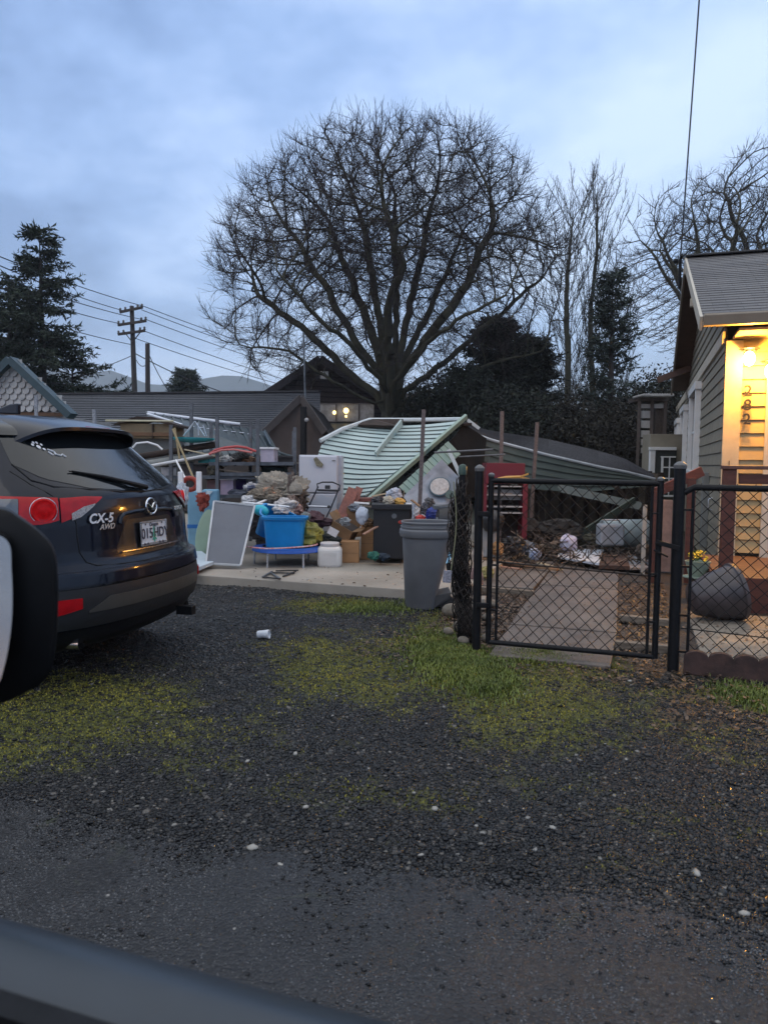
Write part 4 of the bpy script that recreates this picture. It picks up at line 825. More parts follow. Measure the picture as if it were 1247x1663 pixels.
# side stair railing beyond the gate
T = thing('stair_railing', 'dark red wooden handrail on posts running along the house side behind the latch post', 'railing', (.3, 9.5, 0))
a = plX(1060, 792, .34); 
a = at(1064, 800, 8.4); b_ = at(1150, 772, 8.2)
a = Vector((a.x, a.y, a.z)); MB().bar(a, at(1140, 765, 8.4), .04, .11).build('handrail', DKRED, T, bevel=.004)
MB().bar((a.x, a.y, 0), (a.x, a.y, a.z+.02), .09, .09).build('post', DKRED, T, bevel=.004)
c = at(1083, 800, 8.2); 
MB().bar((at(1122, 790, 8.4).x, at(1122, 790, 8.4).y, 0), (at(1122, 790, 8.4).x, at(1122, 790, 8.4).y, 1.20), .09, .09).build('post', DKRED, T, bevel=.004)
MB().bar((at(1047, 812, 9).x, at(1047, 812, 9).y, 0), at(1047, 820, 9), .05, .05).build('white_post', mat('chalky_post', (.30, .30, .28), .7, .3, 9), None, label='short white painted post standing left of the dark red stair post', cat='post', bevel=.004)
MB().bar((at(1083, 812, 9.3).x, at(1083, 812, 9.3).y, 0), at(1083, 812, 9.3), .13, .10).build('weathered_board', mat('weathered_pink', (.22, .15, .13), .8, .3, 9, .3), None, label='upright weathered grey board standing between gate stile and latch post', cat='board', bevel=.004)
# pots
TERR = mat('glazed_pot', (.03, .026, .03), .4, .3, 7, .05, col2=(.06, .048, .05))
p = gnd(1160, 1013); 
mb = MB().lathe([(.12, -.20), (.135, -.19), (.205, .0), (.235, .16), (.25, .17), (.25, .20), (.235, .205), (.22, .19), (.19, 0), (.10, -.17)], (p.x, p.y+.16, .215), 32, eul(0, 78, 18)); mb.build('tipped_flower_pot', TERR, smooth=True, sharp=40, label='large dark glazed flower pot tipped on its side on the patio', cat='flower pot')
p = plY(1132, 925, 8.1)
T = thing('small_flower_pot', 'small pale green pot of yellow flowers beside the house corner', 'flower pot', (p.x, 8.1, 0))
PG = mat('pale_green_pot', (.22, .28, .22), .5)
MB().lathe([(.08, .0), (.085, .18), (.09, .20)], (p.x, 8.1, 0), 20).build('pot_stand', WOODG, T, smooth=True)
MB().lathe([(.13, .20), (.14, .205), (.14, .215), (.085, .22), (.12, .36), (.125, .37), (.11, .37), (.08, .30)], (p.x, 8.1, 0), 26).build('pot', PG, T, smooth=True, sharp=35)
r_ = random.Random(3); mb = MB(); mc_ = MB()
for q in range(46):
    a, rr = r_.uniform(0, 6.28), r_.uniform(0, .10); c = Vector((p.x+rr*math.cos(a), 8.1+rr*math.sin(a), .40+r_.uniform(-.02, .07)))
    (mb if q % 3 == 0 else mc_).box(c, (.035, .02, .006), eul(r_.uniform(-50, 50), r_.uniform(-50, 50), r_.uniform(0, 360)))
mb.build('leaves', mat('leaf_green', (.04, .09, .02), .5), T); mc_.build('flowers', mat('yellow_petal', (.75, .52, .03), .6, .2, 30), T)
# ================================================================= COLLAPSED BUILDING
MINT = mat('mint_siding', (.30, .39, .38), .5, .12, 1.4, .05, col2=(.41, .51, .50)); MINTE = mat('mint_trim', (.26, .36, .31), .5, .1, 3); DARKW = mat('charred_wood_and_shade', (.03, .018, .013), .8, .4, 7, .3)
SILB = mat('sheathing_foil', (.13, .145, .17), .4, .3, 2.5, .2, 12, col2=(.33, .36, .42))
T = thing('collapsed_shed', 'collapsed pale mint clapboard building lying tilted behind the white fridge', 'shed', at(640, 860, 12))
A_ = lambda u, v, d: Vector(at(u, v, d))
Lt = [(505, 806, 11.4), (509, 775, 11.5), (515, 745, 11.7), (524, 720, 11.9), (548, 700, 12.2), (580, 689, 12.5)]
def Lf(t):
    x = t*5; i = min(int(x), 4); f_ = x-i; p, q = Lt[i], Lt[i+1]; return A_(*(p[k]*(1-f_)+q[k]*f_ for k in range(3)))
mb = MB(); n_ = 17
Rf = lambda t: A_(594+154*t, 806-(806-684)*t**1.0, 10.9+.9*t)
Lf2 = lambda t: Lf(t)
r_ = random.Random(2)
nv = (Rf(.5)-Lf(.5)).cross(Lf(.9)-Lf(.1)).normalized(); nv = nv if nv.y < 0 else -nv
for i in range(n_):
    t0, t1 = i/n_, (i+1)/n_
    # courses sag in the middle and end raggedly at the left
    K = 8; a = []
    for k_ in range(K+1):
        s_ = k_/K; off = nv*.028*1.0
        e0 = Lf(t0).lerp(Rf(t0), s_)-Vector((0, 0, .05*math.sin(math.pi*s_))); e1 = Lf(t1).lerp(Rf(t1), s_)-Vector((0, 0, .05*math.sin(math.pi*s_)))
        a.append((e0, e1))
    rg = r_.uniform(0, .05) if i > 9 else 0
    for k_ in range(K):
        (p0, p1), (q0, q1) = a[k_], a[k_+1]
        if k_ == 0: p0 = p0.lerp(q0, rg*3); p1 = p1.lerp(q1, rg)
        mb.hexa([p0-nv*.01, q0-nv*.01, q0+nv*.028, p0+nv*.028, p1-nv*.01, q1-nv*.01, q1+nv*.008, p1+nv*.008])
mb.build('siding', MINT, T)
mb = MB()
for i in range(n_):   # dark joints between courses
    P = []
    for k_ in range(9): s_ = k_/8; P.append(Lf(i/n_).lerp(Rf(i/n_), s_)-Vector((0, 0, .05*math.sin(math.pi*s_)))+nv*.020-Vector((0, 0, .010)))
    for k_ in range(8): mb.bar(P[k_], P[k_+1], .010, .003)
mb.build('siding_joint', DARKW, T)
MB().bar(A_(595, 815, 10.85), A_(757, 676, 11.8), .05, .085, nv).build('rake_trim', MINTE, T, bevel=.004)
MB().tube([A_(520, 716, 11.8), A_(556, 697, 12.1), A_(600, 682, 12.4), A_(680, 682, 12.2), A_(748, 681, 11.9)], .035, 6).build('drip_edge', mat('pale_trim', (.5, .56, .58), .4, .1, 8), T)
mb = MB().prism([A_(575, 693, 12.3), A_(606, 684, 12.35), A_(655, 684, 12.2), A_(652, 696, 12.1), A_(640, 695, 12.0)], nv*.05); mb.build('torn_gap', DARKW, T)
MB().bar(A_(610, 739, 11.5), A_(652, 686, 12.0), .03, .12, nv).build('loose_trim', MINT, T)
# underside strip with boards across, dark sheet painting the attic's shade behind
mb = MB(); siding(mb, lambda t: A_(648+80*t, 792-75*t, 10.95+.6*t), lambda t: A_(666+82*t, 808-70*t, 10.85+.6*t), 12, th=.012, nrm=tuple(nv), lap=.01); mb.build('soffit_boards', mat('mint_soffit', (.20, .28, .24), .6, .15, 3), T)
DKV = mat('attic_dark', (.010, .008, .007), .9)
MB().prism([A_(600, 820, 11.2), A_(648, 795, 11.15), A_(735, 712, 11.75), A_(753, 688, 11.95), A_(790, 712, 12.2), A_(780, 800, 12.1), A_(700, 850, 11.6)], (FW*.25)).build('attic_shade_sheet', DKV, T)
MB().bar(A_(759, 682, 12.0), A_(778, 696, 12.0), .03, .05).build('broken_trim', mat('pale_trim', (.5, .56, .58)), T)
MB().bar(A_(728, 730, 11.3), A_(750, 778, 11.2), .03, .05).build('broken_trim', MATS['pale_trim'], T)
MB().bar(A_(740, 690, 11.9), A_(762, 688, 12.2), .3, .04).build('plank_end', DARKW, T)
# foil sheathing board with the round window
T = thing('round_window_board', 'silvery sheathing board with a round pale window and dark disc leaning in the wreck', 'board', at(705, 850, 10.6))
c = [A_(655, 806, 10.7), A_(717, 746, 10.9), A_(748, 778, 10.8), A_(744, 815, 10.6), A_(700, 850, 10.4), A_(672, 834, 10.5)]
MB().prism(c, FW*.03).build('board', SILB, T)
bn_ = (c[1]-c[0]).cross(c[4]-c[0]).normalized(); bn_ = bn_ if bn_.y < 0 else -bn_
def disc(cc, r, m_, nm, off, th=.012, par=None, n=36):
    X = bn_.orthogonal().normalized(); Y = bn_.cross(X); return MB().lathe([(r, 0), (r, th), (r*.97, th+.003)], Vector(cc)+bn_*off, n, Matrix((X, Y, bn_)).transposed()).build(nm, m_, par)
pcn = lambda u, v: (lambda q: CAM+q*((c[0]-CAM).dot(bn_)/q.dot(bn_)))(ray(u, v))
disc(pcn(714, 791), .155, mat('teal_ring', (.03, .07, .10), .4), 'window_ring', .005, par=T); disc(pcn(714, 791), .138, mat('pale_pane', (.36, .34, .33), .25, .25, 25, stretch=(1, 1, 1)), 'window_pane', .012, par=T)
disc(pcn(731, 805), .068, mat('dark_teal_disc', (.03, .06, .055), .4), 'vent_disc', .022, par=T)
# second part: long fallen roof
T = thing('fallen_roof', 'long grey shingled roof collapsed onto green siding behind the garden gate', 'roof', at(900, 850, 13))
DGS = mat('dark_green_siding', (.075, .095, .085), .6, .15, 2, .1); ASH = shingle_mat('ash_shingle', (.06, .058, .064), (.085, .083, .09), .3, .14)
top = lambda t: A_(*[np.interp(t, [0, .15, .45, .72, .87, 1], q) for q in ([762, 800, 888, 975, 1015, 1062], [692, 700, 713, 733, 745, 772], [14.6, 14.8, 15.4, 15.2, 14.6, 13.4])])
low = lambda t: A_(*[np.interp(t, [0, .15, .45, .72, .87, 1], q) for q in ([762, 798, 888, 975, 1018, 1062], [700, 713, 737, 757, 765, 776], [12.4, 12.4, 12.6, 12.8, 12.9, 13.0])])
mb = MB()
for i in range(14):
    for k_ in range(24):
        t0, t1 = k_/24, (k_+1)/24; s0, s1 = i/14, (i+1)/14
        a, b_, c_, d_ = low(t0).lerp(top(t0), s0), low(t1).lerp(top(t1), s0), low(t1).lerp(top(t1), s1), low(t0).lerp(top(t0), s1)
        i0 = mb.pts([a-Vector((0, 0, .03)), b_-Vector((0, 0, .03)), c_-Vector((0, 0, .03)), d_-Vector((0, 0, .03)), a+Vector((0, 0, .014)), b_+Vector((0, 0, .014)), c_, d_])
        for q in ((3, 2, 1, 0), (0, 1, 5, 4), (1, 2, 6, 5), (2, 3, 7, 6), (3, 0, 4, 7)): mb.face([i0+q_ for q_ in q])
        mb.face([i0+4, i0+5, i0+6, i0+7], uv=[(t0*6, s0*2), (t1*6, s0*2), (t1*6, s1*2), (t0*6, s1*2)])
mb.build('shingles', ASH, T)
MB().tube([low(t)+Vector((0, 0, -.02))-FW*.02 for t in np.linspace(0, 1, 22)], .026, 6).build('drip_edge', mat('pale_edge', (.42, .45, .48), .4, .2, 4), T)
mb = MB()
bot = lambda t: A_(762+296*t, np.interp(t, [0, .3, .6, 1], [765, 790, 797, 786]), 12.3+.6*t)
for i in range(5):
    for k_ in range(12):
        t0, t1 = k_/12, (k_+1)/12; P = []
        for tt in (t0, t1):
            for s_ in (i/5, (i+1)/5): P.append(low(tt).lerp(bot(tt), s_)-Vector((0, 0, .03)))
        a, d_, b_, c_ = P[0], P[1], P[2], P[3]
        mb.hexa([a+FW*.05, b_+FW*.05, b_-FW*.0, a-FW*.0, d_+FW*.05, c_+FW*.05, c_-FW*.03, d_-FW*.03])
mb.build('siding', DGS, T)
MB().prism([A_(752, 704, 12.5), A_(765, 697, 12.6), A_(800, 716, 12.45), A_(790, 770, 12.3), A_(757, 775, 12.2)], FW*.08).build('torn_siding', mat('grey_green_siding', (.12, .135, .125), .7, .2, 5), T)
MB().bar(A_(905, 792, 12.6), A_(1040, 822, 12.4), .04, .13).build('fallen_board', mat('board_sage', (.20, .22, .20), .6, .2, 6), T)
MB().bar(A_(935, 872, 11.6), A_(1030, 812, 12.2), .04, .10).build('fallen_beam', mat('beam_green', (.05, .065, .05), .6, .3, 6), T)
for u0, v0, u1, v1, d in ((850, 770, 905, 850, 13), (880, 800, 880, 900, 13.5), (1000, 790, 1052, 850, 12.5), (990, 800, 1015, 880, 13.3)):
    MB().bar(A_(u0, v0, d), A_(u1, v1, d), .09, .05).build('broken_stud', DARKW, T)
# dark void wall behind, old picket boards
T = thing('board_fence', 'rotten grey board fence standing in the shade under the fallen roof', 'fence', at(960, 870, 14.5))
r_ = random.Random(8)
for i in range(34):
    u = 850+i*6.6; d = 14.4; h = .045; a = A_(u, 905, d); a.z = 0; MB().box((a.x, a.y, .62+r_.uniform(-.05, .05)), (.115, .02, 1.22), rotz(YAW) @ eul(0, r_.uniform(-2, 2), 0)).build('board', WOODG if i % 3 else DARKW, T)
for z in (.35, 1.0): MB().bar((A_(845, 905, 14.5).x, A_(845, 905, 14.5).y, z), (A_(1080, 905, 14.5).x, A_(1080, 905, 14.5).y, z), .06, .08).build('fence_rail', WOODG, T)
T0 = A_(800, 905, 15.2)
# ================================================================= YARD WRECKAGE BEHIND THE GATE
def solo(mb, nm, m_, label, cat, group=None, **k): return mb.build(nm, m_, label=label, cat=cat, group=group, **k)
CRED = mat('red_cabinet_paint', (.12, .008, .018), .45, .12, 4); 
T = thing('red_cabinet', 'red open-fronted tool cabinet standing behind the bundled chain link', 'cabinet', at(820, 885, 10.4))
def fb(u0, v0, u1, v1, d, dep, m_, nm, par, bev=.004, yw=YAW, **k):
    """box whose front face spans the given picture rectangle at distance d"""
    a = at(u0, (v0+v1)/2, d); b_ = at(u1, (v0+v1)/2, d); tz = at((u0+u1)/2, v0, d).z; bz__ = at((u0+u1)/2, v1, d).z; c = (a+b_)/2; c = Vector((c.x, c.y, (tz+bz__)/2))+FW*dep/2
    return MB().box(c, ((b_-a).length, dep, tz-bz__), rotz(yw)).build(nm, m_, par, bevel=bev, **k)
fb(789, 752, 852, 786, 10.3, .42, CRED, 'cabinet_top', T); fb(848, 786, 856, 876, 10.3, .42, CRED, 'side_panel', T); fb(785, 786, 790, 880, 10.3, .42, CRED, 'side_panel', T); fb(790, 788, 848, 878, 10.65, .02, DARKW, 'back_panel', T)
for v in (789, 803, 822, 832): fb(790, v, 848, v+2.2, 10.3, .38, mat('shelf_grey', (.30, .31, .32), .5), 'shelf', T)
fb(790, 795, 848, 812, 10.42, .25, mat('folded_tarp', (.22, .22, .22), .7, .3, 12, .3), 'folded_tarp', None, label='folded grey tarp stuffed on the upper shelf of the red cabinet', cat='tarp')
p = A_(843, 773, 6.0)
mb = MB().ball(tuple(at(822, 773, 5.25)), (.035, .012, .012)); q = at(822, 777, 5.23); solo(MB().tube([q+RT*-.06, q+RT*.0+Vector((0, 0, .006)), q+RT*.10+Vector((0, 0, .012))], [.006, .012, .010], 8).bar(q+RT*.09+Vector((0, 0, .01)), q+RT*.155+Vector((0, 0, .035)), .014, .012).bar(q+RT*.09+Vector((0, 0, .01)), q+RT*.16+Vector((0, 0, .0)), .014, .010), 'plastic_clip', mat('orange_plastic', (.62, .30, .06), .5), 'small orange plastic piece caught on the gate top rail', 'plastic piece')
# gas tank / barbecue beyond
T = thing('barbecue', 'pale grey barrel barbecue with rounded lid lying at the end of the path', 'barbecue', at(1000, 900, 10.6))
Rb2 = rotz(YAW) @ Matrix.Rotation(math.pi/2, 3, 'Y'); c = A_(1012, 866, 10.7)
MB().lathe([(.02, -.34), (.17, -.335), (.20, -.31), (.205, 0), (.205, .33), (.19, .35), (.02, .355)], c, 28, Rb2).build('barrel', mat('pale_metal', (.27, .32, .33), .4, .15, 5, metal=.3), T, smooth=True)
c = A_(990, 868, 10.45); MB().box(c, (.34, .26, .30), rotz(YAW)).build('side_box', mat('panel_grey', (.24, .26, .29), .45, .2, 6), T, bevel=.03)
MB().tube([c+RT*-.12+Vector((0, 0, .17)), c+RT*-.12-FW*.05+Vector((0, 0, .21)), c+RT*.12-FW*.05+Vector((0, 0, .21)), c+RT*.12+Vector((0, 0, .17))], .012, 8).build('handle', SILVER, T, smooth=True)
for s_ in (-.2, .25): MB().bar(A_(1012, 880, 10.7)+RT*s_, (A_(1012, 880, 10.7)+RT*s_).x and Vector((*(A_(1012, 880, 10.7)+RT*s_).xy, 0)), .03, .03).build('leg', STEEL, T)
# flat debris
def flat(pts, z, th, nm, m_, label, cat, tilt=0., group=None):
    P = [gnd(u, v, z) for u, v in pts]; P = [Vector((p.x, p.y, z+tilt*i)) for i, p in enumerate(P)]; return solo(MB().prism(P, (0, 0, th)), nm, m_, label, cat, group, bevel=.003)
WH = mat('enamel_white', (.55, .60, .68), .4, .1, 5); 
o = flat([(908, 893), (980, 897), (972, 921), (905, 911)], .05, .03, 'enamel_panel', WH, 'white enamel panel with black streaks lying on debris beyond the gate', 'panel', .01)
flat([(984, 899), (1015, 902), (1022, 926), (972, 924)], .03, .05, 'rusted_sheet', mat('rust_dark', (.06, .03, .02), .8, .4, 9, .3), 'dark brown rusted sheet beside the white enamel panel', 'sheet')
flat([(1018, 905), (1050, 908), (1055, 925), (1022, 926)], .03, .03, 'grey_slab', mat('slab_grey', (.2, .21, .24), .6), 'pale grey flat board right of the rusted sheet', 'board')
mb = MB(); 
for (u, v, a, s_) in ((918, 897, 20, .05), (925, 903, 80, .04), (952, 899, 10, .09), (955, 906, -20, .08), (960, 914, 30, .06)): p = gnd(u, v, .095); mb.box((p.x, p.y, .096+.01), (s_, .02, .004), eul(0, 0, a))
mb.build('streak', BLK, o)
r_ = random.Random(21)
PL = [mat('bare_lumber', (.24, .14, .075), .7, .25, 6, .2, stretch=(3, 1, 1)), mat('pink_lumber', (.30, .17, .12), .7, .2, 6, .2), mat('pale_lumber', (.42, .36, .25), .7, .2, 6), WOODG, DARKW]
planks = [((770, 905, .10), (905, 925, .06), 0, 'long bare lumber plank lying across the debris just beyond the gate'), ((772, 912, .05), (880, 920, .05), 1, 'pinkish lumber plank under the long bare one beyond the gate'), ((765, 915, .03), (845, 925, .03), 1, 'short pink lumber offcut at the left of the debris line'), ((838, 896, .16), (866, 909, .06), 2, 'short pale yellow batten tipped over the blue bag debris'),
          ((875, 915, .05), (910, 925, .04), 2, 'pale broken batten pointing to the path'), ((882, 868, .22), (915, 872, .25), 3, 'weathered grey strip propped on the dark heap'), ((800, 875, .25), (880, 898, .10), 3, 'grey weathered plank sloping down right of the red cabinet'), ((855, 862, .35), (930, 905, .05), 4, 'dark charred plank sloping through the heap'), ((900, 905, .05), (1070, 930, .02), 4, 'long dark rod-like plank lying along the foot of the heap'), ((860, 890, .2), (905, 880, .3), 3, 'grey board end sticking up in the heap centre')]
for (a, b_, mi_, lb) in planks:
    solo(MB().bar(gnd(*a), gnd(*b_), .07, .028), 'plank', PL[mi_], lb, 'plank', 'loose planks in the wreckage', bevel=.003)
def crump(c, r, seed, n1=30, n2=20, amp=.35, R=None):
    """crumpled lump: folded cloth, bag or paper, with creased folds"""
    from mathutils import noise as mn
    mb = MB().ball((0, 0, 0), 1.0, n1, n2); V = []; o = Vector((seed*3.7, seed*1.3, seed*.7))
    for x, y, z in mb.v:
        p = Vector((x, y, z)); q = p*1.5+o; w_ = mn.noise_vector(q)*.7; n_1 = mn.noise(q+w_); n_2 = 1-2*abs(mn.noise(p*3.1+o+w_*1.5)); n_3 = 1-2*abs(mn.noise(p*6.5+o-w_*2))
        f_ = 1+amp*(1.1*n_1+.55*(n_2-.5)+.30*(n_3-.5))
        if z < -.3: f_ *= 1+.25*(-z-.3)
        V.append(tuple(Vector(c)+(R or Matrix.Identity(3)) @ Vector((x*r[0]*f_, y*r[1]*f_, z*r[2]*f_))))
    mb.v = V; return mb
def lump(u, v, d, r, seed, nm, m_, label, cat, group=None, amp=.35, z=None):
    c = at(u, v, d) if z is None else Vector((*gnd(u, v, z).xy, z)); return solo(crump(c, r, seed, amp=amp), nm, m_, label, cat, group, smooth=True, sharp=28)
def cm(nm, col, r=.8, var=.3, s=9, col2=None): return mat(nm, col, r, var, s, .5, 30, col2=col2)
heap = [(830, 885, 9.8, (.16, .14, .10), 'garbage_bag', cm('dark_bag', (.02, .02, .022), .35), 'dark rubbish bag at the left end of the wreck heap', 'bag'), (855, 890, 9.9, (.12, .1, .09), 'grey_bag', cm('grey_bag', (.10, .12, .15), .4), 'grey plastic bag beside the pale batten in the heap', 'bag'), (868, 899, 9.7, (.07, .06, .07), 'blue_white_bag', cm('bluewhite', (.12, .22, .5), .5, col2=(.6, .62, .65), var=.2, s=14), 'blue and white plastic bag behind the pale batten', 'bag'),
        (922, 880, 10.2, (.11, .09, .10), 'printed_bag', cm('printed', (.30, .32, .55), .5, col2=(.62, .62, .68), s=16), 'white and blue printed bag on top of the heap above the white panel', 'bag'), (893, 892, 10.4, (.16, .12, .08), 'rag_heap', cm('ragheap', (.06, .05, .035)), 'brown rags heaped between the bags behind the gate', 'rags'), (806, 890, 9.6, (.09, .08, .08), 'orange_rag', cm('ragorange', (.35, .2, .09)), 'orange brown rag beside the gate hinge post', 'rag'),
        (905, 862, 11.2, (.35, .2, .16), 'dark_heap', cm('darkheap', (.018, .016, .015)), 'dark heap of soaked debris under the fallen roof', 'debris'), (850, 868, 11.0, (.25, .2, .2), 'dark_heap', cm('darkheap', (.018, .016, .015)), 'black heap of debris just right of the red cabinet', 'debris'), (960, 880, 11.2, (.2, .15, .1), 'leaf_heap', cm('leafheap', (.04, .035, .02)), 'leafy brown heap in front of the barrel barbecue', 'debris'),
        (1045, 895, 9.5, (.10, .1, .09), 'brush_heap', cm('brush', (.035, .03, .025)), 'dark brush heaped against the stair post foot', 'brush'), (775, 902, 8.8, (.06, .05, .10), 'torn_wrapper', cm('wrapper', (.5, .42, .36), .6), 'torn cream wrapper standing between gate post and chain link bundle', 'wrapper'), (770, 940, 8.0, (.09, .07, .12), 'pink_cloth', cm('pinkcloth', (.22, .14, .13)), 'dull pink cloth heap behind the left gate post', 'cloth'), (790, 930, 8.3, (.08, .06, .06), 'yellow_paper', cm('ypaper', (.3, .26, .1)), 'yellowish crumpled paper behind the gate hinge', 'paper')]
for i, (u, v, d, r, nm, m_, lb, ct) in enumerate(heap): lump(u, v, d, r, 30+i, nm, m_, lb, ct)
fb(825, 872, 839, 886, 9.8, .1, mat('lilac_tub', (.22, .24, .45), .5), 'small_tub', None, label='small lilac blue tub standing on the heap near the red cabinet', cat='tub', bev=.01)
fb(783, 853, 806, 905, 9.6, .4, mat('old_appliance', (.25, .25, .25), .5, .3, 4), 'old_appliance', None, label='old dented grey appliance carcass between the gate posts', cat='appliance', bev=.015)
solo(crump(at(800, 845, 9.6), (.15, .15, .13), 77, amp=.1), 'round_kettle_grill', DARKP, 'dark rounded kettle grill behind the left gate post', 'grill', smooth=True)
# hundreds of shards and sticks nobody could count
r = np.random.default_rng(4); n = 900; us = r.uniform(775, 1075, n); d = r.uniform(9.3, 11.8, n); P0 = []; P1 = []
for i in range(n):
    p = at(us[i], 800, d[i]); hgt = .30*math.exp(-((us[i]-870)/70)**2)+.10; z = r.uniform(0, hgt); a = r.uniform(0, 6.28); l = r.uniform(.04, .22)
    q = Vector((p.x, p.y, z)); e = Vector((math.cos(a)*l, math.sin(a)*l, r.uniform(-.12, .14)*.8)); P0.append(q); P1.append(q+e)
V, Fc = segs(np.array(P0), np.array(P1), r.uniform(.003, .012, n), r.uniform(.003, .010, n), 4)
npmesh('debris', V, Fc, mat('splinters', (.03, .022, .018), .8, .3, 3, island=.9, col2=(.13, .10, .08)), kind='stuff', label='splintered wood, twigs and scraps strewn over the yard behind the gate', cat='debris')
# ================================================================= JUNK PILE ON THE SLAB
def up(u, v, z=SZ): return gnd(u, v, z)
def sbox(u, v, w_, d_, h_, nm, m_, label, cat, yaw=YAW, par=None, z=SZ, bev=.005, group=None, tilt=None, top=1.0):
    p = up(u, v, z); R = rotz(yaw)
    if tilt: R = R @ tilt
    c = Vector((p.x, p.y, z))+R @ Vector((0, d_/2, h_/2)); return MB().box(c, (w_, d_, h_), R, top=top).build(nm, m_, par, label=label, cat=cat, group=group, bevel=bev)
pxm = lambda u, v, z=SZ: (up(u, v, z).dot(FW))/F       # metres per picture pixel at a slab point
# white foam boards lying flat
BLUEF = mat('pale_foam', (.42, .50, .56), .6, .08, 4); 
for i, (z, off, lb) in enumerate(((SZ, 0, 'lower of two pale foam boards lying on the slab behind the car bumper'), (SZ+.045, .02, 'upper of two pale foam boards lying on the slab behind the car bumper'))):
    P = [gnd(300, 936, z), gnd(347, 917, z), gnd(322, 896, z), gnd(270, 905, z)]; P = [Vector((p.x, p.y+off, z)) for p in P]; MB().prism(P, (0, 0, .04)).build('foam_board', mat('cream_foam', (.48, .44, .38), .7) if i == 0 else BLUEF, label=lb, cat='board', bevel=.003)
p = up(347, 915); MB().lathe([(.034, 0), (.046, .085), (.052, .09), (.052, .098), (.045, .098), (.032, .01)], (p.x, p.y+.05, SZ), 20, sx=1).build('yellow_cup', mat('pale_yellow', (.55, .50, .16), .5), smooth=True, sharp=40, label='small pale yellow cup standing beside the foam boards', cat='cup')
# leaning oval mats
def leaning(u, v0, v1, wpx, z0, nm, m_, label, cat, lean=.12, th=.03, roll=0., dx=0):
    p = up(u, v1); s = pxm(u, v1); hgt = (v1-v0)*s; R = rotz(YAW) @ Matrix.Rotation(math.radians(roll), 3, 'Y') @ Matrix.Rotation(-lean, 3, 'X'); c = Vector((p.x, p.y+.05, SZ))+R @ Vector((0, 0, hgt/2))
    X = R @ Vector((1, 0, 0)); Zz = R @ Vector((0, 0, 1)); Yy = R @ Vector((0, -1, 0)); return MB().lathe([(1, -th/2), (1.0, th/2), (.96, th/2+.004)], (0, 0, 0), 32).v, c, X, Zz, Yy, wpx*s/2, hgt/2, nm, m_, label, cat, th
def oval(*a, **k):
    V, c, X, Zz, Yy, rx_, rz_, nm, m_, label, cat, th = leaning(*a, **k); mb = MB(); mb.lathe([(1, -th/2), (1.0, th/2), (.96, th/2+.004)], (0, 0, 0), 32); mb.v = [tuple(c+X*x*rx_+Zz*y*rz_+Yy*z) for x, y, z in mb.v]; return mb.build(nm, m_, label=label, cat=cat, smooth=True, sharp=40)
oval(334, 832, 902, 30, 0, 'round_table_top', mat('brown_table_top', (.12, .045, .02), .4, .2, 8, stretch=(1, 6, 1)), 'dark brown round table top leaning behind the pale green mat', 'table top', lean=.15)
oval(322, 826, 906, 28, 0, 'oval_mat', mat('pale_green_foam', (.26, .36, .27), .6, .08, 5), 'pale green oval foam mat leaning beside the blue foam rolls', 'mat', lean=.1, roll=10)
# light blue foam rolls stood on end with white tubes
LB = mat('light_blue_foam', (.16, .33, .46), .6, .12, 5, .1); s = pxm(315, 905)
for i, (u, v0, w_, lb) in enumerate(((303, 792, 26, 'left light blue foam column standing against the shelving'), (327, 790, 27, 'right light blue foam column wrapped with blue tape'))):
    p = up(u, 898); hgt = (898-v0)*s; q = Vector((p.x, p.y+.25, SZ)); o = MB().box(q+Vector((0, 0, hgt/2)), (w_*s, .24, hgt), rotz(YAW+.1)).build('foam_column', LB, label=lb, cat='foam', group='light blue foam columns', bevel=.02)
    MB().box(q+Vector((0, 0, hgt*.42)), (w_*s+.008, .248, .05), rotz(YAW+.1)).build('tape', mat('blue_tape', (.02, .14, .42), .4), o)
    if i: MB().prism([q+RT*-.03-FW*.13+Vector((0, 0, hgt-.12)), q+RT*.06-FW*.14+Vector((0, 0, hgt-.02)), q+RT*-.03-FW*.13+Vector((0, 0, hgt-.01))], FW*.008).build('torn_flap', mat('flap_pale', (.4, .5, .55), .6), o)
for i, (u, v0, v1) in enumerate(((294, 766, 800), (323.5, 766, 800))):
    a = at(u, v1, 9.3); b_ = at(u, v0, 9.3); MB().box((a+b_)/2, (.06, .06, (b_-a).length), rotz(YAW)).build('white_tube', WHITEP, label=['white square plastic tube standing left of the red hose ring', 'white square plastic tube standing right of the red hose ring'][i], cat='tube', bevel=.008)
c = at(309, 786, 9.4); MB().tube([c+RT*.085*math.cos(q)+Vector((0, 0, .075*math.sin(q))) for q in np.linspace(0, 2*math.pi, 24, endpoint=False)], .03, 10, closed=True).build('red_hose_coil', mat('hose_red', (.28, .03, .015), .5), smooth=True, label='red rubber ring wedged between two white tubes', cat='ring')
lump(296, 800, 9.0, (.08, .06, .12), 91, 'clear_wrap', mat('film_wrap', (.38, .42, .47), .25, .3, 20, .6), 'crumpled clear plastic wrap hanging beside the blue foam columns', 'plastic wrap')
# framed screen leaning
sF = MB(); P = [at(335, 915, 8.55), at(391, 918, 8.5), at(414, 821, 9.0), at(348, 814, 9.05)]
T = thing('framed_screen', 'large grey panel with thin white frame leaning in front of the clothes pile', 'screen', (P[0]+P[1])/2)
MB().prism(P, FW*.02).build('panel', mat('screen_grey', (.115, .125, .15), .5, .1, 3), T)
for i in range(4): MB().bar(P[i]-FW*.003, P[(i+1) % 4]-FW*.003, .022, .022, tuple(FW)).build('frame_strip', mat('frame_white', (.48, .5, .52), .45), T, bevel=.002)
